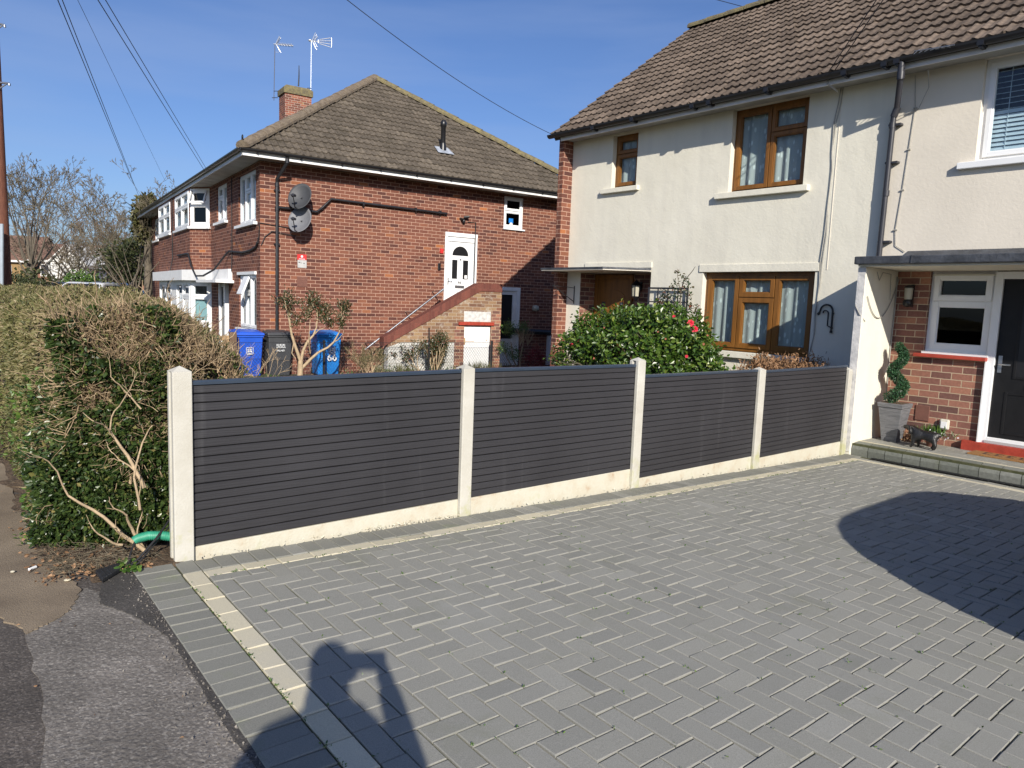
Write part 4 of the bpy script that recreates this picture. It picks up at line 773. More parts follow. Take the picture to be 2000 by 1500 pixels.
# ------------------------------------------------------------------ brick flats
def build_flats():
    zg = -.75; EZ = 4.50; OV = .50; LB = 17.5; WB = 9.2
    t = thing('brick_flats', tuple(KC + np.array([0, 0, -.45])), 'red brick block of flats with hipped tiled roof and white windows', 'building')
    P = BS.p
    UWn = (6.52, 7.16, 3.50, 4.36)                                     # window high on the side wall
    D66 = (4.72, 5.70, 1.16, 3.24); DL = (6.20, 7.16, -.30, 1.89)
    mb = MB(); wall(mb, BS, 0, WB, zg, EZ, [UWn, D66, DL], .22)
    w1 = (.36, 2.02, 3.10, 4.30); w2 = (3.30, 4.55, 3.34, 4.33); g1 = (.34, 2.0, .60, 1.93); w5 = (15.2, 16.7, 3.42, 4.32); g5 = (13.6, 15.2, .6, 1.9); gd = (3.15, 4.33, -.3, 1.72)
    wall(mb, BF, 0, LB, zg, EZ, [w1, w2, g1, w5, gd], .22)
    mb.quad(BS.p(WB, zg), BS.p(WB, EZ), BS.p(WB, EZ, -LB), BS.p(WB, zg, -LB)); mb.quad(BS.p(0, zg, -LB), BS.p(0, EZ, -LB), BS.p(WB, EZ, -LB), BS.p(WB, zg, -LB))
    # splayed bay, both storeys: brick apron above, white panels below
    s0, s1, off, ch = 5.95, 12.1, .46, .60
    FB = Fr(BF.p(0, 0, off), BF.u, BF.n)
    b1 = (s0 + .10, 8.45, 3.32, 4.36); b2 = (9.40, s1 - .12, 3.32, 4.36)
    wall(mb, FB, s0, s1, 2.06, EZ, [b1, b2], .15)
    a = BF.p(s0 - ch, 0, 0); b = BF.p(s0, 0, off); cu_ = (b - a) / np.linalg.norm(b - a); cl = float(np.linalg.norm(b - a)); cn = np.cross(cu_, [0, 0, 1]); cn = cn if cn @ BX > 0 else -cn
    CH = Fr(a, cu_, cn); cw_ = (.04, cl - .02, 3.30, 4.38)
    wall(mb, CH, 0, cl, 2.06, EZ, [cw_], .1)
    a2 = BF.p(s1 + ch, 0, 0); b2_ = BF.p(s1, 0, off); mb.quad(np.append(b2_[:2], 2.06), np.append(a2[:2], 2.06), np.append(a2[:2], EZ), np.append(b2_[:2], EZ))
    mb.build('wall', M['brick'], t, recalc=False)
    # windows
    cur = 'net'
    window(t, BF, *w1, [(0, .33, 0, 1), (.33, .67, 0, .66), (.33, .67, .66, 1), (.67, 1, 0, 1)], 'white', .05, 'glass2', cur, (w1[0] - .12, w1[1] + .12, 3.03, 3.10, .09, 'white'), sash=.05)
    window(t, BF, *w2, [(0, .5, 0, 1), (.5, 1, 0, .68), (.5, 1, .68, 1)], 'white', .05, 'glass2', cur, (w2[0] - .1, w2[1] + .1, 3.27, 3.34, .09, 'white'), sash=.05)
    window(t, BF, *w5, [(0, .5, 0, 1), (.5, 1, 0, .68), (.5, 1, .68, 1)], 'white', .05, 'glass2', cur, (w5[0] - .1, w5[1] + .1, 3.35, 3.42, .09, 'white'), sash=.05)
    window(t, FB, *b1, [(0, .5, 0, .6), (0, .5, .6, 1), (.5, 1, 0, .6), (.5, 1, .6, 1)], 'white', .0, 'glass2', cur, (s0 - .02, b1[1] + .1, 3.25, 3.32, .07, 'white'), sash=.06)
    window(t, FB, *b2, [(0, .5, 0, .6), (0, .5, .6, 1), (.5, 1, 0, .6), (.5, 1, .6, 1)], 'white', .0, 'glass2', cur, (b2[0] - .1, b2[1] + .1, 3.25, 3.32, .07, 'white'), sash=.06)
    cwn = window(t, CH, *cw_, [(0, 1, 0, .60), (0, 1, .60, 1, .005)], 'white', .0, 'darkglass', None, (0, cl, 3.24, 3.30, .07, 'white'), sash=.075, back=.25, label='side light of the bay with a black blind')
    fo = Fr(CH.p(0, 4.34, .02), CH.u, CH.n)                               # the open top light
    mb = MB(); c1, c2 = .08, cl - .08
    for (p_, q_) in (((c1, 0), (c1 + .05, 0)), ((c2 - .05, 0), (c2, 0))): mb.hexa([CH.p(p_[0], 3.96, .15), CH.p(q_[0], 3.96, .15), CH.p(q_[0], 3.99, .18), CH.p(p_[0], 3.99, .18)], [CH.p(p_[0], 4.30, .02), CH.p(q_[0], 4.30, .02), CH.p(q_[0], 4.33, .05), CH.p(p_[0], 4.33, .05)])
    mb.hexa([CH.p(c1, 3.95, .15), CH.p(c2, 3.95, .15), CH.p(c2, 3.96, .18), CH.p(c1, 3.96, .18)], [CH.p(c1, 4.0, .13), CH.p(c2, 4.0, .13), CH.p(c2, 4.01, .16), CH.p(c1, 4.01, .16)])
    mb.build('open_top_light', M['white'], cwn)
    mb = MB(); v = 3.40
    while v < 3.84: mb.fbox(CH, .12, cl - .1, v, v + .022, -.06, -.05); v += .034
    mb.build('blind_slats', M['greypipe'], cwn)
    window(t, BF, *g1, [(0, .36, 0, 1), (.36, .66, 0, .66), (.36, .66, .66, 1), (.66, 1, 0, 1)], 'white', .04, 'glass2', None, (g1[0] - .12, g1[1] + .1, .52, .60, .09, 'white'), sash=.06)
    for (ua, ub) in ((.45, .8), (1.25, 1.55)): curtain(BF, ua, ub, .65, 1.85, -.2, M['net'], t, 'drawn_curtain')
    mb = MB(); mb.fbox(BF, g1[0] - .03, g1[1] + .03, 1.90, 1.97, -.02, .05)   # head board
    mb.hexa([BF.p(.92, 1.42, .16), BF.p(1.42, 1.42, .16), BF.p(1.42, 1.44, .20), BF.p(.92, 1.44, .20)], [BF.p(.94, 1.84, -.01), BF.p(1.40, 1.84, -.01), BF.p(1.40, 1.86, .03), BF.p(.94, 1.86, .03)])
    mb.build('open_top_light', M['white'], t)
    # ground floor: white fascia band and glazed porch under it
    mb = MB(); mb.prism([BF.p(2.75, 0, .0), BF.p(2.75, 0, .10), BF.p(4.4, 0, .16), BF.p(s0 + .1, 0, off + .22), BF.p(s1, 0, off + .22), BF.p(s1 + .5, 0, .1), BF.p(s1 + .5, 0, 0)], (0, 0, .30)); o = mb.build('white_band', M['whitepaint'], t)
    o.location.z += 1.76
    mb = MB(); mb.prism([BF.p(2.55, 0, .0), BF.p(2.55, 0, .45), BF.p(4.6, 0, .55), BF.p(4.9, 0, 0)], (0, 0, .07)); o = mb.build('porch_hood', M['whitepaint'], t); o.location.z += 1.70
    gb1 = (s0 + .1, 8.4, .55, 1.74); gb2 = (9.4, s1 - .1, .55, 1.74)
    mb = MB(); wall(mb, FB, s0, s1, zg, 1.77, [gb1, gb2], .12); wall(mb, CH, 0, cl, zg, 1.77, [(.05, cl - .03, .5, 1.72)], .1); mb.build('lower_bay', M['whitepaint'], t, recalc=False)
    window(t, FB, *gb1, [(0, .5, 0, .62), (0, .5, .62, 1), (.5, 1, 0, 1)], 'white', .0, 'glass2', cur, None, sash=.06)
    window(t, FB, *gb2, [(0, .5, 0, .62), (0, .5, .62, 1), (.5, 1, 0, 1)], 'white', .0, 'glass2', cur, None, sash=.06)
    cg = window(t, CH, .05, cl - .03, .5, 1.72, [(0, 1, 0, .66), (0, 1, .66, 1)], 'white', .0, 'glass2', None, None, sash=.06, back=.3, label='lower side light of the bay with a mint green blind')
    mb = MB(); mb.fbox(CH, .1, cl - .08, .56, 1.30, -.1, -.08); mb.build('green_blind', M['green_glass'], cg)
    mb = MB(); mb.fbox(BF, 3.65, 4.28, -.3, 1.70, -.10, -.04); mb.fbox(BF, 3.55, 3.66, -.3, 1.70, -.10, .02); mb.fbox(BF, 4.22, 4.32, -.3, 1.70, -.10, .02); pd = mb.build('porch_door', M['white'], t)
    mb = MB(); mb.fbox(BF, 3.72, 3.92, .2, 1.6, -.04, -.03); mb.fbox(BF, 4.0, 4.2, .2, 1.6, -.04, -.03); mb.build('glass', M['darkglass'], pd)
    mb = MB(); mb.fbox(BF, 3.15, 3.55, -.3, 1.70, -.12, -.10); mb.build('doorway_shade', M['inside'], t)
    # side wall window
    window(t, BS, *UWn, [(0, 1, 0, .56, .0), (0, 1, .56, 1, .02)], 'white', .03, 'darkglass', None, (UWn[0] - .02, UWn[1] + .05, 3.46, 3.50, .05, 'white'), sash=.05)
    mb = MB(); mb.fbox(BS, 6.72, 6.86, 3.66, 3.78, -.06, -.05); mb.build('blue_box', M['bin2'], t); mb = MB(); mb.lathe(BS.p(6.8, 3.60, -.08), [(.07, 0), (.055, .05), (.02, .08)], 8); mb.build('ornament', M['whitepaint'], t)
    # upper white door with arched light
    mb = MB(); bars(mb, BS, D66[0], D66[1], D66[2], D66[3], .07, -.10, .012); mb.fbox(BS, D66[0] - .0, D66[1], D66[3] - .10, D66[3] + .005, -.02, .022); mb.fbox(BS, D66[0] + .07, D66[1] - .07, 3.02, 3.15, -.10, -.01)
    mb.build('door_frame', M['white'], t, bevel=.004)
    u0, u1 = D66[0] + .075, D66[1] - .075; uc = (u0 + u1) / 2
    mb = MB(); mb.fbox(BS, u0, u1, 1.2, 3.02, -.09, -.04); bars(mb, BS, uc - .30, uc + .30, 1.3, 1.72, .03, -.04, -.03)
    for cc in (uc - .165, uc + .165): bars(mb, BS, cc - .10, cc + .10, 2.02, 2.56, .02, -.04, -.028)
    d = mb.build('upper_door', M['white'], t, bevel=.003)
    mb = MB(); mb.prism([BS.p(uc + .24 * math.cos(a), 2.66 + .24 * math.sin(a), -.036) for a in np.linspace(0, math.pi, 16)], BS.n * .006)
    for cc in (uc - .165, uc + .165): mb.fbox(BS, cc - .085, cc + .085, 2.04, 2.54, -.04, -.033)
    mb.build('door_glass', M['black'], d)
    mb = MB(); mb.fbox(BS, uc + .14, uc + .22, 2.06, 2.15, -.032, -.029); mb.build('notice', M['whitepaint'], d)
    mb = MB(); mb.fbox(BS, uc - .14, uc + .14, 1.80, 1.87, -.038, -.028); mb.fbox(BS, u0 + .05, u0 + .075, 1.88, 2.06, -.038, -.03); mb.tube([BS.p(u0 + .06, 1.98, -.035), BS.p(u0 + .06, 1.98, .0), BS.p(u0 + .17, 1.97, 0)], .009, 8)
    mb.lathe(BS.p(uc, 2.52 + .05, -.02), [(.012, -.03), (.028, 0), (.012, .03)], 8); mb.build('door_furniture', M['metal'], d)
    text('66', BS, uc, 1.95, -.036, .10, M['iron'], d, 'door_number')
    # lower door in the shade
    mb = MB(); bars(mb, BS, DL[0], DL[1], DL[2], DL[3], .10, -.15, .01); bars(mb, BS, DL[0] + .1, DL[1] - .1, DL[2] + .1, DL[3] - .1, .11, -.14, -.04); mb.fbox(BS, DL[0] + .2, DL[1] - .2, -.2, .45, -.12, -.06)
    ld = mb.build('lower_door', M['whitepaint'], t, bevel=.004); mb = MB(); mb.fbox(BS, DL[0] + .2, DL[1] - .2, .45, 1.69, -.1, -.09); mb.build('glass', M['black'], ld)
    # eaves: fascia, soffit, gutter
    R0 = EZ + .05
    cr_ = [BS.p(-OV, 0, OV), BS.p(WB + OV, 0, OV), BS.p(WB + OV, 0, -LB - OV), BS.p(-OV, 0, -LB - OV)]
    mb = MB(); th = .02
    A, B_, Cc, D_ = cr_
    up = lambda p, z: np.array([p[0], p[1], z])
    for (p, q, nn) in ((A, B_, BS.n), (D_, A, BF.n)):
        mb.hexa([up(p, 4.40), up(q, 4.40), up(q - nn * th, 4.40), up(p - nn * th, 4.40)], [up(p, 4.52), up(q, 4.52), up(q - nn * th, 4.52), up(p - nn * th, 4.52)])
    mb.build('fascia', M['whitepaint'], t)
    ins = [BS.p(-OV + .02, 0, OV - .02), BS.p(WB + OV, 0, OV - .02), BS.p(WB + OV, 0, -LB - OV), BS.p(-OV + .02, 0, -LB - OV)]
    mb = MB(); mb.prism([up(p, 4.42) for p in ins], (0, 0, .02)); mb.build('soffit', M['soffit'], t)
    gut = MB(); gutter(gut, up(A + BS.n * .05 - BY * .05, 4.54), up(B_ + BS.n * .05, 4.54), .06); gutter(gut, up(D_ + BF.n * .05, 4.54), up(A + BF.n * .05 + BX * .05, 4.54), .06)
    for k in range(11):
        p = up(A + BY * (k * .95 + .3) + BS.n * .0, 4.46); gut.hexa([p, p + BY * .03, p + BY * .03 + BS.n * .06, p + BS.n * .06], [q_ + np.array([0, 0, .09]) for q_ in (p, p + BY * .03, p + BY * .03 + BS.n * .06, p + BS.n * .06)])
    gut.build('gutter', M['black'], t)
    # hipped roof
    half = (WB + 2 * OV) / 2; rise = 8.1 - 4.55; sl_ = math.hypot(half, rise)
    Su = -BX * (half / sl_) + np.array([0, 0, rise / sl_]); Nn = np.cross(BY, Su); Nn = Nn if Nn[2] > 0 else -Nn
    tiles('roof', t, up(A, 4.55), BY, Su, Nn, 0, 2 * half, sl_, M['tile2'], clip=lambda s: (s / sl_ * half, 2 * half - s / sl_ * half), seed=21, pitch=.30, roll=.165, amp=.018)
    Sv = BY * (half / sl_) + np.array([0, 0, rise / sl_]); Nv = np.cross(Sv, BX); Nv = Nv if Nv[2] > 0 else -Nv
    Lr = LB + 2 * OV
    tiles('roof_front', t, up(A, 4.55), -BX, Sv, Nv, 0, Lr, sl_, M['tile2'], clip=lambda s: (s / sl_ * half, Lr - s / sl_ * half), seed=22, pitch=.30, roll=.165, amp=.018)
    pk = up(A, 8.1) + (BY - BX) * half; pk2 = up(D_, 8.1) + (BY + BX) * half
    mb = MB(); dn = np.array([0, 0, -.05]); a_, b_, c_, d_ = [up(p, 4.53) for p in cr_]
    mb.add([a_, b_, c_, d_, pk + dn, pk2 + dn], [(0, 1, 4), (1, 2, 5, 4), (2, 3, 5), (3, 0, 4, 5), (0, 3, 2, 1)]); mb.build('roof_deck', M['tile2'], t)
    ridge('hip_tiles', t, up(A, 4.62), pk + [0, 0, .06], M['ridge'], .15, .42); ridge('hip_tiles', t, up(B_, 4.62), pk + [0, 0, .06], M['ridge_lich'], .15, .42); ridge('ridge_tiles', t, pk2 + [0, 0, .06], pk + [0, 0, .06], M['ridge'], .15, .42)
    mb = MB(); q = up(A, 4.66) ; mb.tube([q, q + [0, 0, .10]] + [q + BX * (.05 - .05 * math.cos(a)) * .8 + np.array([0, 0, .10 + .045 * math.sin(a)]) for a in np.linspace(0, 4.5, 10)], .012, 6); mb.build('hip_hook', M['iron'], t)
    # chimney
    cc = pk - BX * 8.0; hw, hd = .52, .40
    cb = [cc + BY * sy * hw + BX * sx * hd for sy, sx in ((-1, -1), (1, -1), (1, 1), (-1, 1))]
    ztop = 9.20
    mb = MB(); mb.hexa([up(p, 7.0) for p in cb], [up(p, ztop) for p in cb]); c = mb.build('chimney', M['brick_chim'], t)
    co = [cc + BY * sy * (hw + .05) + BX * sx * (hd + .05) for sy, sx in ((-1, -1), (1, -1), (1, 1), (-1, 1))]
    mb = MB(); mb.hexa([up(p, ztop) for p in co], [up(p, ztop + .22) for p in co]); c2_ = [cc + (p - cc) * .8 for p in co]; mb.hexa([up(p, ztop + .22) for p in co], [up(p, ztop + .32) for p in c2_]); mb.build('chimney_cap', M['ridge_lich'], c)
    # flue
    fp = at(865, 295, Nn, Nn @ (up(A, 4.55) + Nn * .02))
    mb = MB(); mb.lathe(fp, [(.065, -.15), (.065, .62), (.085, .64), (.085, .74), (.05, .80)], 14); mb.lathe(fp, [(.10, -.1), (.085, .13), (.07, .2)], 14); f_ = mb.build('flue_pipe', M['black'], t)
    mb = MB(); fl = [fp + BY * a * .24 + Su * b * .22 + Nn * .05 for a, b in ((-1, -1), (1, -1), (.8, .7), (-.9, .6))]; mb.prism(fl, Nn * -.012); mb.build('flue_flashing', M['leadlight'], f_)
    # soil and rain pipes
    mb = MB(); u = .36
    mb.tube([BS.p(u + .1, 4.50, .50), BS.p(u + .1, 4.36, .50), BS.p(u, 4.05, .06), BS.p(u, 3.9, .06), BS.p(u, -.4, .06)], .038, 10)
    for z in (4.40, 3.93, 3.4): mb.tube([BS.p(u + (.1 if z > 4.2 else 0), z + .04, .5 if z > 4.2 else .06), BS.p(u + (.1 if z > 4.2 else 0), z - .05, .5 if z > 4.2 else .06)], .048, 10)
    for z in (3.8, 2.6, 1.4, .5): mb.fbox(BS, u - .06, u + .06, z - .015, z + .015, 0, .09)
    mb.build('downpipe', M['blackpipe'], t)
    mb = MB(); mb.tube([BS.p(.36, 3.43, .07), BS.p(1.28, 3.41, .07), BS.p(1.42, 3.53, .07), BS.p(1.62, 3.74, .07), BS.p(4.72, 3.70, .07)], .030, 10)
    for u in (1.0, 2.4, 3.8, 4.5): mb.fbox(BS, u, u + .04, 3.38 if u < 1.3 else 3.67, 3.46 if u < 1.3 else 3.76, 0, .11)
    mb.build('waste_pipe', M['blackpipe'], t)
    mb = MB(); mb.tube([BS.p(6.62, .70, .12), BS.p(8.9, .62, .12)], .075, 10); mb.build('large_waste_pipe', M['blackpipe'], t)
    # cables
    def cab(name, pts, fr=BF, r=.012): mb = MB(); mb.tube([fr.p(a, b, w_) for a, b, w_ in pts], r, 6); return mb.build(name, M['wire'], t)
    cab('cable_bundle', [(.10, 2.62, .03), (.25, 2.52, .03), (.8, 2.46, .03), (1.5, 2.44, .03), (2.55, 2.50, .04), (2.9, 2.52, .04), (3.1, 2.44, .08), (3.7, 2.05, .25), (4.3, 1.88, .42), (4.9, 1.88, .50), (5.45, 2.15, .52), (5.93, 2.52, .51), (6.3, 2.54, .50), (7.9, 2.54, .50)], r=.026)
    cab('drop_cable', [(2.66, 4.35, .02), (2.67, 3.4, .02), (2.67, 2.5, .02), (2.7, 2.0, .03)]); cab('drop_cable', [(8.9, 4.35, .48), (8.92, 3.4, .48), (8.96, 2.5, .48), (8.98, 1.2, .72)], r=.016)
    cab('corner_cable', [(.10, 2.62, .03), (.02, 2.75, .02), (-.02, 3.0, .02)]); cab('corner_cable', [(-.06, 3.05, .02), (.30, 3.02, .02), (.8, 2.98, .03)], BS, .009); cab('corner_cable', [(.02, 2.55, .02), (.10, 2.75, .03), (.26, 2.88, .03), (.42, 2.86, .05), (.8, 2.82, .03)], BS, .010)
    cab('wall_cable', [(5.38, 3.55, .02), (5.62, 3.56, .02), (5.62, 1.95, .02)], BS, .014)
    # small things on the side wall
    mb = MB(); mb.fbox(BS, .84, 1.08, 1.66, 1.90, 0, .015)
    for i in range(5):
        for j in range(5): mb.fbox(BS, .86 + i * .043, .89 + i * .043, 1.68 + j * .043, 1.71 + j * .043, .015, .022)
    mb.build('air_brick', M['terra'], t)
    mb = MB(); mb.fbox(BS, .84, 1.06, 2.28, 2.41, 0, .012); sg = mb.build('warning_sign', M['signred'], t); mb = MB(); mb.fbox(BS, .85, 1.06, 2.10, 2.278, 0, .012); mb.build('sign_panel', M['signgrey'], sg)
    mb = MB(); mb.prism([BS.p(.95 + .028 * math.cos(a), 2.36 + .028 * math.sin(a), .0125) for a in np.linspace(0, 6.28, 12)[:-1]], BS.n * .002); mb.fbox(BS, .88, 1.02, 2.295, 2.308, .0125, .0145); mb.build('sign_symbol', M['letter'], sg)
    mb = MB(); mb.fbox(BS, .87, .91, 2.215, 2.23, .0125, .0145); mb.fbox(BS, .92, .95, 2.205, 2.215, .0125, .0145); mb.fbox(BS, .98, 1.02, 2.20, 2.21, .0125, .0145); mb.build('sign_print', M['iron'], sg)
    mb = MB(); mb.fbox(BS, 4.57, 4.66, 2.68, 2.80, 0, .04); mb.build('alarm_box', M['signred'], t); mb = MB(); mb.fbox(BS, 4.52, 4.60, 2.24, 2.42, 0, .035); mb.build('key_safe', M['black'], t, bevel=.01)
    mb = MB(); mb.lathe(BS.p(7.66, 1.33, .06), [(.03, -.09), (.10, -.05), (.10, .05), (.03, .09)], 12); mb.build('round_lamp', M['lampglass'], t)
    mb = MB(); mb.fbox(BS, 8.15, 8.95, -.3, .55, 0, .25); mb.build('meter_cupboard', M['whitepaint'], t)
    # outside stair with parapet
    PO, PT = 1.0, .22; ST = Fr(BS.p(0, 0, PO), BS.u, BS.n)
    m = ST.m
    eA, eB, eC = 5.90, 5.19, 2.72
    zt, zc = 1.93, .60
    dv = (m(907, 637)[0], m(959, 640)[0]); ztop_d = m(930, 639)[1]; print('store door', dv, ztop_d)
    st = MB(); split = dv[0] - .28
    pts_l = [(eC, zg), (split, zg), (split, zc + (split - eC) * (zt - zc) / (eB - eC) - .2), (eC, zc - .2)]
    pr = MB(); pr.prism([ST.p(u, v) for u, v in [(eC, zg), (split, zg), (split, .42), (eC + .33, .42), (eC, .30)]], -BS.n * PT); pr.build('lower_parapet', M['brick_wht'], t)
    slope = (zt - zc) / (eB - eC)
    pr = MB(); pr.prism([ST.p(u, v) for u, v in [(eC + .0, .301), (eC + .33, .421), (split, .421), (split, -.0), (split, zg), (dv[0], zg), (dv[0], ztop_d + .05), (dv[1], ztop_d + .05), (dv[1], zg), (eA, zg), (eA, zt - .2), (eB + .05, zt - .2), (eC, zc - .2)]], -BS.n * PT); pr.build('stair_parapet', M['brick_yel'], t)
    pr = MB(); pr.fbox(ST, split, dv[0] - .001, zg, ztop_d + .1, -.01, .003); pr.fbox(ST, dv[1] + .001, eA, zg, ztop_d + .45, -.01, .003); pr.build('door_jambs', M['brick_dk'], t)
    pr = MB(); pr.fbox(ST, dv[0] - .02, dv[1] - .02, ztop_d + .14, ztop_d + .40, -.01, .005); pr.build('soldier_course', M['oldpaint'], t)
    cp = MB(); cp.prism([ST.p(u, v, .02) for u, v in [(eC - .12, zc - .28), (eC - .12, zc - .06), (eB, zt), (eA, zt), (eA, zt - .2), (eB + .05, zt - .2)]], -BS.n * (PT + .04)); cp.build('coping', M['redbrickcope'], t)
    cp = MB(); cp.fbox(ST, dv[0] - .18, dv[1] + .06, ztop_d + .05, ztop_d + .13, -.05, .06); cp.build('store_lintel', M['redpaint'], t)
    ed = MB(); ed.fbox(Fr(ST.p(0, 0, 0), ST.u, ST.n), eA - .22, eA - .0, zg, zt - .2, -1.0, -PT); ed.build('landing_end_wall', M['brick_yel'], t)
    sp = MB(); nst = 9
    for k in range(nst): h = -.4 + (1.16 + .4) * (k + 1) / nst; sp.fbox(BS, eC + .05 + (4.65 - eC) * k / nst, 5.68, h - (1.56 / nst), h, 0, PO - PT - .001)
    sp.build('steps', M['conc'], t)
    sd_ = MB(); sd_.fbox(ST, dv[0] + .012, dv[1] - .012, -.50, ztop_d + .03, -.06, -.03); sd = sd_.build('store_door', M['white'], t)
    for k in range(1, 7): pass
    hg = MB(); hg.fbox(ST, dv[0] + .01, dv[0] + .05, ztop_d - .45, ztop_d - .28, -.03, -.02); hg.fbox(ST, dv[0] + .05, dv[0] + .32, ztop_d - .37, ztop_d - .355, -.03, -.024); hg.fbox(ST, dv[1] - .12, dv[1] - .10, ztop_d - .36, ztop_d - .32, -.03, -.02); hg.build('strap_hinge', M['wood'], sd)
    hr = MB(); a = BS.m(762, 645, .75); b = BS.m(866, 565, .12)
    h0, h1 = BS.p(3.05, .62, .62), BS.p(4.70, 1.72, .12)
    q0 = at(762, 645, BS.n, BS.n @ BS.p(0, 0, .55)); q1 = at(866, 565, BS.n, BS.n @ BS.p(0, 0, .55)); dq = q1 - q0
    hr.tube([q0 - dq * .45, q0, q1], .022, 8)
    for f in (-.3, .45, .97): p = q0 + dq * f; hr.tube([p + np.array([0, 0, .0]), p - BX * .52 - np.array([0, 0, .03])], .014, 6); hr.tube([p - dq * .03, p + dq * .03], .03, 8)
    hr.build('handrail', M['metal'], t)
    return t, pk, cc, ztop
def dish(p, lm, label, elev=.35, az=None):
    t = thing('satellite_dish', p, label, 'satellite dish', 'satellite dishes on the brick flats'); p = np.array(p, float)
    d = np.array([math.sin(math.radians(140)), math.cos(math.radians(140)), .42]); d /= np.linalg.norm(d); s = np.cross(d, [0, 0, 1]); s /= np.linalg.norm(s); u = np.cross(s, d)
    V = []; F = []; nr, na = 6, 28; R = .30
    for k in range(nr + 1):
        for a in range(na): rr = R * k / nr; th = 2 * math.pi * a / na; V.append(p + s * rr * .92 * math.cos(th) + u * rr * 1.08 * math.sin(th) + d * (.11 * (k / nr) ** 2 - .06))
    for k in range(nr):
        for a in range(na): F.append((k * na + a, k * na + (a + 1) % na, (k + 1) * na + (a + 1) % na, (k + 1) * na + a))
    o = npmesh('reflector', V, F, M[lm], t, smooth=True); md = o.modifiers.new('thick', 'SOLIDIFY'); md.thickness = .008
    mb = MB(); mb.tube([p - d * .02 - u * .3, p - u * .34 + d * .15, p - u * .14 + d * .34], .011, 6); mb.tube([p - d * .05, p - BX * .12 - d * .05, p - BX * .2 - [0, 0, .1]], .018, 6); mb.build('feed_arm', M['black'], t)
    mb = MB(); c = p - u * .14 + d * .34; mb.tube([c, c - d * .10 + u * .03], .032, 8); mb.tube([c + s * .04, c - d * .08 + s * .04], .022, 8); mb.build('receiver_head', M['greypipe'], t)
def aerial(base, top, kind, label):
    t = thing('tv_aerial', base, label, 'aerial', 'television aerials on the chimney'); b = np.array(base, float); e = np.array(top, float)
    mb = MB(); mb.tube([b, e], .014, 6); mb.build('mast', M['greypipe'] if kind == 0 else M['metal'], t)
    vx = cr * .995; vz = np.array([0, 0, 1.0]); dr = vx + np.array([0, 0, -.08]); dr /= np.linalg.norm(dr); out = np.cross(dr, vz)
    mb = MB(); o = e - dr * .05
    if kind == 0:
        mb.tube([o, o + dr * .78], .016, 6)
        for k in range(9): c = o + dr * (.25 + .06 * k); mb.tube([c - out * .09 - vz * .03, c + out * .09 + vz * .03], .012, 5); mb.tube([c - vz * .025, c + vz * .025], .014, 5)
        for sg in (1, -1):
            for w_ in (-.06, 0, .06): mb.tube([o + dr * .1 + out * w_, o + dr * .26 + vz * sg * .28 + out * w_ * 1.5], .012, 5)
        mb.tube([e - vz * .3, o + dr * .22 - vz * .3], .007, 5)
    else:
        mb.tube([o, o + dr * .38], .016, 6); mb.lathe(o - vz * .03, [(.02, 0), (.07, .03), (.07, .06), (.02, .09)], 8)
        for sg in (1, -1):
            for w_ in (-.06, .06): mb.tube([o + dr * .1 + out * w_, o + dr * .24 + vz * sg * .30 + out * w_ * 1.5], .013, 5)
            for w_ in (-.04, .04): mb.tube([o + dr * .17 + out * w_, o + dr * .30 + vz * sg * .2 + out * w_], .010, 5)
        for a in (-.2, -.07, .07, .2): mb.tube([o + dr * .38 + vz * a * .4, o + dr * .82 + vz * a * .9], .014, 6)
        mb.tube([o + dr * (.82 + .04 * math.cos(x * 3)) + vz * x for x in np.linspace(-.19, .19, 7)], .014, 6); mb.tube([o + dr * .33 - vz * .06, o + dr * .33 + vz * .06], .03, 6)
    mb.build('antenna', M['alu'], t)
    mb = MB(); mb.tube([b + vz * .1, b + vz * .1 + (vx if kind == 0 else -vx) * .15], .014, 5); mb.tube([b + vz * .35, b + vz * .35 + (vx if kind == 0 else -vx) * .15], .014, 5); mb.tube([b + vz * .1 - vx * .08, b + vz * .1 + vx * .06], .014, 5); mb.build('wall_bracket', M['greypipe'], t)

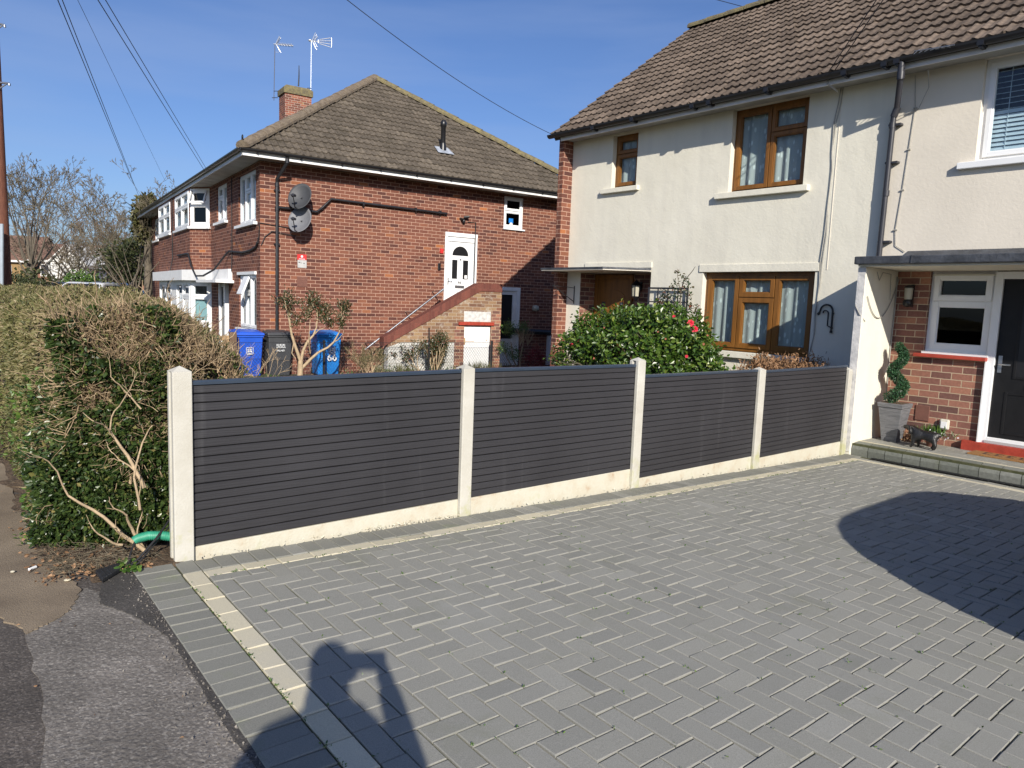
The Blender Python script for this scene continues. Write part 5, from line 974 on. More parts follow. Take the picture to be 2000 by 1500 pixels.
# ------------------------------------------------------------------ garden fence
POSTS = [(1.073, 1.175, 1.062, 1.088), (2.995, 3.093, 1.02, 1.045), (4.872, 4.972, 1.03, 1.055), (6.83, 6.945, .885, .91), (8.83, 8.925, .825, .85)]
def build_fence():
    X1 = -4.08; zg = lambda y: .044 - .0312 * y
    t = thing('garden_fence', (-4.13, 5, zg(5)), 'low anthracite slatted fence with cream concrete posts along the driveway', 'fence')
    for (a, b, zs, zp) in POSTS:
        mb = MB(); x0, x1 = X1 - .105, X1; c = ((x0 + x1) / 2, (a + b) / 2)
        g0, g1 = x0 + .034, x1 - .034; d = .022     # grooved sides: an H in plan
        pl = [(x0, a), (x1, a), (x1, b), (x0, b)] if False else [(x0 + .004, a), (g0, a), (g0, a + d), (g1, a + d), (g1, a), (x1 - .004, a), (x1, a + .004), (x1, b - .004), (x1 - .004, b), (g1, b), (g1, b - d), (g0, b - d), (g0, b), (x0 + .004, b), (x0, b - .004), (x0, a + .004)]
        mb.prism([(x, y, -.6) for x, y in pl], (0, 0, zs - .004 + .6))
        q = [(x0, a, zs - .004), (x1, a, zs - .004), (x1, b, zs - .004), (x0, b, zs - .004)]
        mb.add(q + [(c[0], c[1], zp)], [(0, 1, 4), (1, 2, 4), (2, 3, 4), (3, 0, 4), (3, 2, 1, 0)])
        mb.build('post', M['conc'], t, bevel=.003)
    PN = [(.985, .068, .99), (.992, .062, .975), (.877, -.04, .870), (.852, -.075, .86)]
    for k in range(4):
        ya, yb = POSTS[k][1] - .015, POSTS[k + 1][0] + .015; zt, zb, zt2 = PN[k]
        dza = [(.0, .005), (.0, -.017), (0, -.01), (0, .004)][k]
        n = 18; xf = X1 - .038; H = (zt - zb) / n; mb = MB()
        xf0 = xf
        for i in range(n):
            xf = xf0 + random.uniform(-.0015, .0012)
            z0 = zb + i * H + random.uniform(-.0005, .0005); z1 = z0 + H - random.uniform(.0038, .0056)
            prof = [(xf - .026, z0 - .001), (xf - .002, z0 + .0005), (xf, z0 + .004), (xf, z1 - .006), (xf - .005, z1 - .001), (xf - .026, z1)]
            mb.prism([(x, ya, z) for x, z in prof], (0, yb - ya, dza[1] * .6))
        xf = xf0; mb.box((xf - .030, ya, zb), (xf - .022, yb, zt - .01))
        p = mb.build('panel', M['comp'], t)
        mb = MB(); mb.prism([(xf - .036, ya, zt - .004), (xf + .010, ya, zt - .004), (xf + .012, ya, zt + .012), (xf + .004, ya, zt + .020), (xf - .030, ya, zt + .020), (xf - .036, ya, zt + .012)], (0, yb - ya, dza[1])); mb.build('top_rail', M['caprail'], p)
        mb = MB(); mb.hexa([(xf - .045, ya, -.6), (xf + .004, ya, -.6), (xf + .004, yb, -.6), (xf - .045, yb, -.6)], [(xf - .045, ya, zb - .003), (xf + .004, ya, zb - .003), (xf + .004, yb, zb - .003), (xf - .045, yb, zb - .003)]); mb.build('gravel_board', M['board'], t, bevel=.004)
    # a bead of mortar crumbs where the paving meets the boards
    C = np.array([(X1 - .03 + RNG.uniform(0, .03), y, zg(y) + RNG.uniform(-.004, .01)) for y in np.concatenate([RNG.uniform(2.2, 3.0, 160), RNG.uniform(1.2, 8.7, 240)])])
    D = RNG.normal(0, 1, (len(C), 3)); leaves('mortar_crumbs', None, C, D, RNG.uniform(.006, .02, len(C)), .9, M['board'])['kind'] = 'stuff'

# ------------------------------------------------------------------ plants
def hedge_surface(n, rg):
    """points on the rounded clipped hedge along the pavement: position, outward direction, 0..1 closeness to its near end"""
    out = []; XE, Y0, Y1, ZT = -4.28, .60, 1.66, 1.405
    P = []; Nn = []
    while len(P) < n:
        s = rg.random(); k = rg.random()
        if s < .42:     # street face and rounded shoulder
            x = XE - .4 - (14 - .4) * k ** 2.2; th = rg.random(); 
            if th < .62: z = .04 + (ZT - .34) * th / .62; p = (x, Y0, z); nn = (0, -1, .12)
            else: a = (th - .62) / .38 * math.pi / 2; p = (x, Y0 + .34 - .34 * math.cos(a), ZT - .34 + .34 * math.sin(a)); nn = (0, -math.cos(a), math.sin(a))
        elif s < .70:   # top
            x = XE - .3 - 14 * k ** 2.0; y = Y0 + .34 + (Y1 - Y0 - .34) * rg.random(); p = (x, y, ZT + .03 * math.sin(x * 1.7) - .9 * max(0, y - 1.42) ** 1.1 - .5 * max(0, x + 4.95) ** 1.3); nn = (0, .05, 1)
        else:           # near end, bulging toward the driveway
            v = rg.random(); a = rg.uniform(-.95, 1.15); yy = Y0 + .45 + a * .45 if a > 0 else Y0 + .45 + a * .47
            z = .03 + (ZT - .03) * v; bulge = math.cos(min(1, abs(a)) * 1.2) * .42 - .35 * max(0, v - .70) ** 1.5 * 4 - .10
            bulge -= .12 * (1 - v); z -= .25 * max(0, yy - 1.2) * v
            p = (XE - .42 + bulge, yy, z); nn = (1, a * .8 - .1, .25 + max(0, v - .7) * 2)
        P.append(p); Nn.append(nn)
    P = np.array(P); Nn = unit(np.array(Nn, float))
    w = .07 * np.sin(P[:, 0] * 2.3 + P[:, 2] * 3.1) + .045 * np.sin(P[:, 0] * 6.1 + P[:, 1] * 5 + P[:, 2] * 7) + .03 * np.sin(P[:, 2] * 15 + P[:, 1] * 12)
    near = sstep((P[:, 0] + 5.5) / .6) 
    return P, Nn, w, near
def build_hedge():
    rg = np.random.default_rng(5)
    t = thing('clipped_hedge', (-5.5, 1.3, .02), 'big rounded clipped hedge beside the pavement with bare tan twigs at its near end', 'hedge')
    P, N_, w, near = hedge_surface(120000, rg)
    # clipped small leaves away from the near end
    sel = rg.random(len(P)) > near * .93; p = P[sel] + N_[sel] * (w[sel] * .5 - rg.exponential(.035, sel.sum()))[:, None]
    D = N_[sel] + rg.normal(0, .8, (len(p), 3)); pr = np.clip(.45 + .5 * np.sin(p[:, 0] * 3) * .3 + rg.normal(0, .25, len(p)) + (p[:, 2] - 1.0) * .25, 0, 1)
    leaves('clipped_foliage', t, p, D, rg.uniform(.016, .034, len(p)), .55, M['leaf_clip'], rnd=pr, rg=rg)
    sel2 = (rg.random(len(P)) < .13) & ((P[:, 2] < .75) | (near > .2)) & (near < .6); p = P[sel2] + N_[sel2] * (w[sel2] - .02)[:, None]
    leaves('fresh_foliage', t, p, N_[sel2] + rg.normal(0, .7, (len(p), 3)), rg.uniform(.02, .04, len(p)), .6, M['leaf_green'], rg=rg)
    # large dark leaves at the near end, in clumps
    P, N_, w, near = hedge_surface(110000, rg); s3 = near > rg.random(len(P)) * .75 + .15; P, N_, w = P[s3], N_[s3], w[s3]
    cl = np.sin(P[:, 1] * 9 + P[:, 2] * 5) * np.sin(P[:, 2] * 11 - P[:, 1] * 4 + 1) + .6 * np.sin(P[:, 1] * 23 + 2) * np.sin(P[:, 2] * 19) + .8 * (.65 - P[:, 2])
    keep = cl + rg.normal(0, .4, len(P)) > -.65 + 1.0 * np.clip((P[:, 2] - .85) / .6, 0, 1) + 1.0 * np.clip((P[:, 1] - 1.2) / .3, 0, 1); P, N_, w = P[keep], N_[keep], w[keep]
    p = P + N_ * (w - rg.exponential(.07, len(P)) + .02)[:, None]; D = N_ * .8 + rg.normal(0, .7, (len(p), 3)) + [0, 0, -.25]
    leaves('glossy_foliage', t, p, D, rg.uniform(.022, .046, len(p)), .60, M['leaf_dark'], rnd=np.clip(rg.normal(.42, .27, len(p)), 0, 1), rg=rg)
    # fine bare twigs poking out of the surface
    P, N_, w, near = hedge_surface(22000, rg); s4 = rg.random(len(P)) < .22 + near * .60; P, N_, w, near = P[s4], N_[s4], w[s4], near[s4]
    dens = np.sin(P[:, 1] * 6 + P[:, 0] * 4) + np.sin(P[:, 2] * 7 + P[:, 1] * 3) + 2.4 * (P[:, 2] - .80) + rg.normal(0, .6, len(P)); k = (dens > -.4) | (near < .5); P, N_, w, near = P[k], N_[k], w[k], near[k]
    a = P + N_ * (w - .13)[:, None]; d = unit(N_ + rg.normal(0, .55, (len(P), 3)) + [0, 0, .25]); L = rg.uniform(.04, .10, len(P))[:, None] * (1 + near[:, None] * .5)
    b = a + d * L; d2 = unit(d + rg.normal(0, .45, d.shape)); c = b + d2 * L * .6; d3 = unit(d + rg.normal(0, .7, d.shape)); e = b + d3 * L * .5; r = rg.uniform(.0009, .0021, len(P)) * (1 + near * .6)
    prisms('bare_twigs', t, np.concatenate([a, b, b]), np.concatenate([b, c, e]), np.concatenate([r, r * .75, r * .7]), np.concatenate([r * .75, r * .4, r * .4]), M['twig'], 3, rg=rg)
    P, N_, w, near = hedge_surface(9000, rg); s5 = (near > .35) & (rg.random(len(P)) < .20 + .5 * np.clip(P[:, 2] - .7, 0, 1)); P, N_, w = P[s5], N_[s5], w[s5]; segs = []
    for q in range(min(330, len(P))): grow(P[q] + N_[q] * (w[q] - .16), N_[q] * .8 + rg.normal(0, .5, 3) + [0, 0, .35], rg.uniform(.12, .26), rg.uniform(.0026, .0055), 1, segs, rg, 2, .6, .6, .05, .5, 4, .6, .0012)
    segs = [q for q in segs if q[1][1] < 1.0 or q[1][0] < -4.32]; branchmesh('thick_twigs', t, segs, M['twig'], 4, rg)
    # thick stems seen in the near end
    segs = []
    for (x, y, z, dx, dy, dz, L, r) in [(-4.24, .96, .05, -.10, -.28, .55, .62, .017), (-4.26, .96, .05, -.05, -.25, .3, .32, .016), (-4.20, .93, .30, -.1, -.3, .85, .55, .010), (-4.27, .97, .40, 0, -.12, 1, .44, .017), (-4.20, .84, .12, -.05, -.35, .12, .22, .010), (-4.22, .80, .75, -.1, -.05, .9, .3, .006), (-4.22, .95, .85, -.1, .05, .9, .3, .007)]:
        grow((x, y, z), (dx, dy, dz), L * .8, r * .75, 2, segs, rg, 2, .55, .5, .02, .32, 7, .5, .0012)
    segs = [q for q in segs if q[1][1] < 1.02 - .02 or q[1][0] < -4.42]
    branchmesh('stems', t, segs, M['bark'], 6)
    # the leafless crown behind the first post
    segs = []
    for k in range(22):
        x, y = -4.75 + rg.uniform(-.3, .3), 1.15 + rg.uniform(-.2, .28); grow((x, y, .35 + rg.uniform(0, .2)), (rg.normal(0, .12), rg.normal(.0, .11), 1), .36, .009, 4, segs, rg, 3, .42, .55, .04, .3, 3, .55, .0009)
    branchmesh('leafless_crown', t, segs, M['bark'], 4)
    # roots, litter of dead twigs at the foot
    n = 1500; y = rg.uniform(.50, 1.0, n); x = -4.12 - rg.exponential(.55, n); A = np.stack([x, y, .044 - .0312 * y + rg.uniform(0, .05, n)], 1); d = rg.normal(0, 1, (n, 3)); d[:, 2] *= .25; d = unit(d); L = rg.uniform(.02, .07, n)[:, None]
    o = prisms('dead_twigs', None, A, A + d * L, .0014, .0008, M['treetwig'], 3, rg=rg); o['kind'] = 'stuff'
    n = 420; y = rg.uniform(.42, 1.0, n); x = -4.05 - rg.exponential(.5, n); C = np.stack([x, y, .044 - .0312 * y + rg.uniform(0, .02, n)], 1); D = rg.normal(0, 1, (n, 3)); D[:, 2] *= .3
    leaves('fallen_leaves', None, C, D, rg.uniform(.015, .035, n), .55, M['leaf_dry'], rg=rg)['kind'] = 'stuff'
    # dense inner stems so the far side does not show through
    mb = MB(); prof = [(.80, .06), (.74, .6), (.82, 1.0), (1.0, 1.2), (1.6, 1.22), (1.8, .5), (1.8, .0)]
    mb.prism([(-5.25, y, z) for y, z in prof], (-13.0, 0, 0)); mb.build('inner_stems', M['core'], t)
    n = 900; x = rg.uniform(-4.1, .4, n); y = .85 - .027 * (x + 4.08) - rg.exponential(.035, n); C = np.stack([x, y, .044 - .0312 * y - .004 + rg.uniform(0, .004, n)], 1); o = leaves('loose_grit', None, C, rg.normal(0, 1, (n, 3)), rg.uniform(.004, .013, n), .9, M['worn'], rg=rg); o['kind'] = 'stuff'
    n = 70; x = rg.uniform(-4.6, -1.5, n); y = rg.uniform(-.2, .8, n); C = np.stack([x, y, .044 - .0312 * y - .003], 1); o = leaves('scattered_debris', None, C, rg.normal(0, 1, (n, 3)) * [1, 1, .3], rg.uniform(.005, .02, n), .5, M['leaf_dry'], rg=rg); o['kind'] = 'stuff'
    # low weeds by the post
    n = 60; C = np.array([(-4.02 - rg.uniform(0, .16), .80 + rg.uniform(0, .08), .03) for _ in range(n)]); D = rg.normal(0, 1, (n, 3)); D[:, 2] = abs(D[:, 2]) * .6
    leaves('green_weeds', None, C, D, rg.uniform(.025, .045, n), .8, M['leaf_green'], rg=rg)['kind'] = 'stuff'
    n = 50; C = np.array([(-4.75 - rg.uniform(0, .25), .47 + rg.uniform(-.03, .05), .035) for _ in range(n)]); D = rg.normal(0, 1, (n, 3)); D[:, 2] = abs(D[:, 2]) * .5
    leaves('green_weeds', None, C, D, rg.uniform(.02, .035, n), .4, M['leaf_green'], rg=rg)['kind'] = 'stuff'
def ellipsoid_pts(n, c, r, rg, lo=-.3, noise_=.1, shell=.75):
    D = unit(rg.normal(0, 1, (n * 2, 3))); D = D[D[:, 2] > lo][:n]; f = 1 + noise_ * (np.sin(D[:, 0] * 7 + c[0]) + np.sin(D[:, 1] * 8 + D[:, 2] * 6)); rr = (shell + (1 - shell) * rg.random(len(D)) ** .5) * f
    return np.array(c) + D * np.array(r) * rr[:, None], D
def build_camellia():
    rg = np.random.default_rng(8); c = np.array([-7.0, 8.35, .62]); r = (1.36, .95, .86)
    t = thing('camellia_bush', (c[0], c[1], -.3), 'rounded glossy green camellia bush with crimson flowers behind the fence', 'shrub')
    P, D = ellipsoid_pts(15000, c, r, rg, -.85, .07, .78); P = P + D * (.06 * np.sin(D[:, 0:1] * 17 + D[:, 2:3] * 9) * np.sin(D[:, 1:2] * 15) + .10 * (rg.random((len(P), 1)) < .06))
    leaves('foliage', t, P, D * .5 + rg.normal(0, .55, P.shape) + [0, 0, -.15], rg.uniform(.05, .085, len(P)), .58, M['leaf_cam'], rnd=np.clip(rg.normal(.5, .25, len(P)) , 0, 1), N=D, rg=rg)
    segs = []
    for k in range(9): grow((c[0] + rg.normal(0, .12), c[1] + rg.normal(0, .1), -.3), (rg.normal(0, .5), rg.normal(0, .35), 1), .55, .03, 3, segs, rg, 3, .5, .75, .02, .15, 2, .6, .003)
    branchmesh('branches', t, segs, M['bark_dk'], 5)
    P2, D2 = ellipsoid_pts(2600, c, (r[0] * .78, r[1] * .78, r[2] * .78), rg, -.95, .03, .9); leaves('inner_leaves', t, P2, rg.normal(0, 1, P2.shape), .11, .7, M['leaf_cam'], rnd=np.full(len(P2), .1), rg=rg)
    fl = [(1349, 631, .052), (1357, 643, .05), (1316, 618, .03), (1129, 664, .035), (1116, 673, .035), (1341, 696, .03), (1266, 735, .035), (1388, 729, .022), (1374, 672, .025), (1382, 655, .02), (1205, 652, .018), (1210, 725, .018), (1233, 700, .016), (1300, 662, .018), (1160, 700, .018), (1180, 640, .016), (1285, 648, .016)]
    for x, y, s in fl:
        s = s * (.95 if s > .04 else .72)
        d = ray(x, y); q = (CP - c) / np.array(r); e = d / np.array(r); A_ = e @ e; B_ = 2 * q @ e; C_ = q @ q - 1.0; ds = B_ * B_ - 4 * A_ * C_
        tt = (-B_ - math.sqrt(ds)) / (2 * A_) if ds > 0 else -B_ / (2 * A_)
        p = CP + d * tt * .995; mb = MB(); nrm = -d / np.linalg.norm(d)
        s1 = np.cross(nrm, [0, 0, 1]); s1 /= np.linalg.norm(s1); s2 = np.cross(nrm, s1)
        for ring, (np_, rr, tl) in enumerate([(7, 1.0, .15), (5, .68, .45), (4, .35, .8)]):
            for k in range(np_):
                a = 2 * math.pi * (k + ring * .5) / np_; dd = s1 * math.cos(a) + s2 * math.sin(a); sd = -s1 * math.sin(a) + s2 * math.cos(a); tip = p + dd * s * rr + nrm * s * tl * .6
                mb.add([p, p + dd * s * rr * .55 + sd * s * rr * .42 + nrm * s * tl * .3, tip + sd * s * .15, tip - sd * s * .15, p + dd * s * rr * .55 - sd * s * rr * .42 + nrm * s * tl * .3], [(0, 1, 2, 3, 4)])
        mb.build('flower' if s > .02 else 'flower_bud', M['petal'] if s > .02 else M['petal2'], t, recalc=False)
def shrub(name, label, cat, base, segargs, lmat, leaf, n_per, spread, group=None, seed=1, bark='bark', leafasp=.5, extra=None, nstem=5, tilt=.3, k=4):
    rg = np.random.default_rng(seed); t = thing(name, base, label, cat, group); segs = []; tips = []
    for s in range(nstem):
        d = (rg.normal(0, tilt), rg.normal(0, tilt), 1); grow((base[0] + rg.normal(0, .03), base[1] + rg.normal(0, .03), base[2]), d, segargs[0], segargs[1], segargs[2], segs, rg, segargs[3], segargs[4], segargs[5], segargs[6], .25, 3, .62, .0016, tips)
    branchmesh('stems', t, segs, M[bark], k)
    if lmat:
        T = np.array([q[0] for q in tips]); Dt = np.array([q[1] for q in tips]); idx = np.repeat(np.arange(len(T)), n_per); C = T[idx] - Dt[idx] * rg.uniform(0, spread * 1.6, len(idx))[:, None] + rg.normal(0, spread * .4, (len(idx), 3))
        leaves('foliage', t, C, Dt[idx] + rg.normal(0, .7, C.shape), rg.uniform(leaf * .7, leaf * 1.2, len(C)), leafasp, M[lmat], rg=rg)
    return t, tips
def path_limbs(limbs, out, seg=4, rg=RNG):
    for pts, r0, r1 in limbs:
        pts = [np.array(p, float) for p in pts]; n = len(pts) - 1
        for i in range(n): out.append((pts[i], pts[i + 1], r0 + (r1 - r0) * i / n, r0 + (r1 - r0) * (i + 1) / n))
def build_shrubs():
    # bronze-leaved shrub with pale forked limbs in front of the bins, traced limb by limb at its own distance
    rg = np.random.default_rng(12); off = 1.9; n_, c_ = BX, BX @ BS.p(0, 0, off); A = lambda x, y, o=0.0: at(x, y, n_, c_ + o)
    base = A(586, 742); base = base - np.array([0, 0, .30])
    t = thing('forked_shrub', base, 'bronze leaved shrub with pale forked limbs in front of the wheelie bins', 'shrub'); segs = []
    path_limbs([([base, A(586, 735), A(587, 705)], .075, .055), ([A(587, 706), A(578, 680), A(570, 655), A(565, 625), A(560, 605)], .04, .014), ([A(588, 705), A(592, 685), A(600, 668), A(612, 655), A(618, 640), A(620, 618)], .035, .012), ([A(589, 720), A(605, 703), A(622, 688), A(640, 679), A(652, 668), A(662, 650), A(668, 625)], .035, .010), ([A(574, 668), A(570, 690, .05), A(577, 700, .05)], .012, .01), ([A(612, 655), A(622, 645), A(634, 640)], .014, .006), ([A(652, 668), A(660, 664), A(672, 650)], .012, .005), ([A(606, 690), A(603, 670, .1), A(604, 650, .1), A(606, 620, .1)], .013, .006)], segs)
    branchmesh('limbs', t, segs, M['bark'], 7); segs = []; tips = []
    for (x, y, L, nn) in [(560, 606, .30, 5), (567, 622, .28, 4), (575, 635, .25, 3), (600, 625, .3, 4), (607, 610, .3, 5), (612, 600, .25, 3), (620, 620, .3, 4), (640, 625, .25, 4), (650, 640, .2, 3), (668, 625, .28, 5), (672, 612, .25, 4), (664, 640, .22, 3), (632, 632, .2, 3)]:
        for q in range(nn): grow(A(x, y, rg.normal(0, .08)), (rg.normal(0, .35), rg.normal(0, .35), 1), L * rg.uniform(.5, 1.0), .008, 1, segs, rg, 3, .6, .6, .1, .25, 3, .6, .002, tips)
    branchmesh('twigs', t, segs, M['bark'], 4); T = np.array([q[0] for q in tips]); Dt = np.array([q[1] for q in tips]); idx = np.repeat(np.arange(len(T)), 24); C = T[idx] - Dt[idx] * rg.uniform(0, .18, len(idx))[:, None] + rg.normal(0, .04, (len(idx), 3))
    leaves('foliage', t, C, Dt[idx] + rg.normal(0, .8, C.shape), rg.uniform(.035, .06, len(C)), .45, M['leaf_phot'], rg=rg)
    # domed fine-twigged bush
    b = A(720, 745); b[2] -= .25; tt, tips = shrub('domed_bush', 'dome shaped olive bush of fine twigs right of the numbered blue bin', 'shrub', b, (.38, .022, 4, 3, .42, .70, .12), 'leaf_olive', .022, 10, .05, seed=4, nstem=6, tilt=.42)
    # rose like shrub in front of the stair
    off = 1.7; c2 = BX @ BS.p(0, 0, off); A2 = lambda x, y, o=0.0: at(x, y, BX, c2 + o); b = A2(845, 745); b[2] -= .2
    tt, tips = shrub('stair_shrub', 'tall loose leafy shrub with a dark stake in front of the outside stair', 'shrub', b, (.50, .024, 3, 3, .30, .72, .25), 'leaf_phot', .045, 22, .09, seed=9, nstem=7, tilt=.22)
    mb = MB(); mb.tube([A2(838, 760), A2(838, 640)], .018, 6); mb.build('stake', M['iron'], tt)
    # evergreen pompom shrub and red shrub in the shade
    c3 = BX @ BS.p(0, 0, 1.2); A3 = lambda x, y, o=0.0: at(x, y, BX, c3 + o); b = A3(1012, 748); b[2] -= .2; rg = np.random.default_rng(3)
    t = thing('tufted_shrub', b, 'green tufted shrub with bare stems beside the shaded lower door', 'shrub'); segs = []
    path_limbs([([b, A3(1010, 720), A3(1002, 700), A3(998, 668)], .03, .012), ([b, A3(1016, 700), A3(1022, 670), A3(1024, 640)], .03, .012), ([b, A3(1004, 722), A3(990, 700), A3(985, 682)], .02, .01)], segs)
    for x, y in ((1022, 650), (1030, 655), (1016, 655)): 
        for q in range(6): grow(A3(x, y + 20), (rg.normal(0, .3), rg.normal(0, .3), 1), .3, .008, 1, segs, rg, 3, .4, .6, .1, .2, 3, .6, .002)
    branchmesh('stems', t, segs, M['bark'], 5); C = []
    for x, y, r, n in ((994, 642, .20, 420), (1022, 640, .17, 300), (983, 680, .18, 300), (1003, 692, .22, 380)): p, D = ellipsoid_pts(n, A3(x, y), (r, r, r), rg, -1, .2, .3); C.append(p)
    C = np.concatenate(C); leaves('foliage', t, C, rg.normal(0, 1, C.shape) + [0, 0, .3], rg.uniform(.035, .06, len(C)), .4, M['leaf_green'], rg=rg)
    b = A3(1045, 745); b[2] -= .1; t = thing('red_shrub', b, 'small dark red leaved shrub in the shaded corner by the brick pier', 'shrub'); C = []
    for x, y, r, n in ((1047, 690, .2, 420), (1035, 700, .16, 260), (1050, 716, .24, 420), (1032, 722, .16, 200), (1058, 700, .15, 200)): p, D = ellipsoid_pts(n, A3(x, y), (r, r, r * 1.1), rg, -1, .25, .2); C.append(p)
    C = np.concatenate(C); leaves('foliage', t, C, rg.normal(0, 1, C.shape) + [0, 0, .4], rg.uniform(.03, .055, len(C)), .4, M['leaf_red'], rg=rg); segs = []
    for q in range(8): grow(b, (rg.normal(0, .35), rg.normal(0, .35), 1), .45, .010, 1, segs, rg, 3, .4, .6, .1, .2, 3, .6, .002)
    branchmesh('stems', t, segs, M['bark_dk'], 4)
    # dry hydrangea like bush by the oak window
    b = (-5.12, 9.25, -.26); rg = np.random.default_rng(14); t = thing('dried_bush', b, 'brown dried bush below the big oak window behind the fence', 'shrub'); segs = []; tips = []
    for q in range(40): grow((b[0] + rg.uniform(-.3, .3), b[1] + rg.uniform(-.15, .15), b[2]), (rg.normal(0, .33), rg.normal(0, .25), 1), .60, .010, 2, segs, rg, 3, .42, .5, .12, .18, 3, .7, .003, tips)
    branchmesh('stems', t, segs, M['leaf_dry'], 4, rg); T = np.array([q[0] for q in tips]); idx = np.repeat(np.arange(len(T)), 30); C = T[idx] + rg.normal(0, .055, (len(idx), 3)); C = C[(C[:, 2] < 1.0) & (np.abs(C[:, 0] + 5.12) < .56)]
    leaves('dry_foliage', t, C, rg.normal(0, 1, C.shape) + [0, 0, .8], rg.uniform(.035, .075, len(C)), .34, M['leaf_dry'], rg=rg)
    # wispy climber in front of the render
    rg = np.random.default_rng(19); A4 = lambda x, y, o=0.0: at(x, y, [0, 1, 0], 9.55 + o); b = A4(1322, 700); b[2] = -.28
    t = thing('climbing_shrub', b, 'thin wispy climbing shrub on the render beside the oak window', 'shrub'); segs = []
    path_limbs([([b, A4(1325, 640), A4(1328, 600), A4(1330, 570), A4(1335, 550), A4(1352, 530), A4(1358, 521)], .016, .004), ([A4(1328, 600), A4(1310, 585), A4(1300, 575), A4(1290, 562)], .008, .003), ([A4(1330, 575), A4(1325, 550), A4(1322, 530)], .007, .003), ([A4(1327, 612), A4(1345, 605), A4(1360, 600), A4(1366, 612)], .007, .003), ([A4(1328, 590), A4(1300, 600), A4(1280, 612)], .008, .003)], segs)
    branchmesh('stems', t, segs, M['bark_dk'], 5); C = []
    for x, y, r, n in ((1316, 556, .08, 30), (1325, 575, .10, 44), (1340, 556, .12, 40), (1300, 580, .13, 70), (1288, 590, .12, 50), (1304, 602, .14, 80), (1345, 575, .08, 20), (1362, 603, .10, 44), (1366, 620, .10, 40), (1340, 612, .10, 30), (1324, 533, .06, 12), (1348, 596, .08, 20), (1335, 545, .1, 20)): p, D = ellipsoid_pts(n, A4(x, y), (r, r * .7, r), rg, -1, .3, .1); C.append(p)
    C = np.concatenate(C); leaves('foliage', t, C, rg.normal(0, 1, C.shape) + [0, 0, -.2], rg.uniform(.035, .065, len(C)), .5, M['leaf_phot'], rg=rg)
    mb = MB(); fr = Fr([0, 9.80, 0], [1, 0, 0], [0, -1, 0]); ua, va = -8.08, 1.10; ub, vb = -7.25, 1.83
    bars(mb, fr, ua, ub, va, vb, .03, 0, .02)
    for k in range(1, 4): u = ua + (ub - ua) * k / 4; mb.fbox(fr, u - .01, u + .01, va, vb, .002, .015)
    for k in range(1, 3): v = va + (vb - va) * k / 3; mb.fbox(fr, ua, ub, v - .01, v + .01, .003, .016)
    tag(mb.build('garden_trellis', M['greypipe'], None), 'grey square trellis on the render behind the wispy climber', 'trellis')
    # leafy ground cover showing over the fence
    rg = np.random.default_rng(23); C = []
    for (x, y, o, r, n) in [(430, 745, 1.9, .45, 500), (560, 748, 1.6, .25, 160), (520, 742, 1.9, .22, 120), (665, 738, 1.2, .5, 500), (700, 735, 1.1, .4, 300), (760, 732, 1.3, .5, 400), (800, 730, 1.3, .4, 200), (880, 726, 1.2, .4, 200), (470, 600 + 145, 2.0, .3, 200)]:
        p = at(x, y, BX, BX @ BS.p(0, 0, o)); q, D = ellipsoid_pts(n, p - [0, 0, .12], (r, r, .22), rg, -.2, .3, .3); C.append(q)
    C = np.concatenate(C); leaves('ground_cover_plants', None, C, rg.normal(0, 1, C.shape) + [0, 0, .8], rg.uniform(.04, .08, len(C)), .45, M['leaf_green'], rg=rg)['kind'] = 'stuff'
    C = []
    for (x, y, o, n) in [(790, 728, 1.4, 160), (745, 735, 1.4, 100), (940, 722, 1.3, 140), (925, 724, 1.3, 80), (990, 722, 1.2, 60)]:
        p = at(x, y, BX, BX @ BS.p(0, 0, o)); C.append(p + rg.normal(0, .16, (n, 3)) * [1, 1, .1] - [0, 0, .1])
    C = np.concatenate(C); leaves('long_grass', None, C, rg.normal(0, .35, C.shape) + [0, 0, 1], rg.uniform(.2, .38, len(C)), .04, M['leaf_olive'], rg=rg)['kind'] = 'stuff'
    # flowering shrub by the flats' porch, between gate and window
    p = BF.p(3.1, -.4, 1.0); tt, tips = shrub('porch_shrub', 'small green shrub with pale flowers at the porch of the flats', 'shrub', p, (.4, .012, 2, 3, .4, .6, .15), 'leaf_green', .07, 10, .08, seed=31, nstem=5)
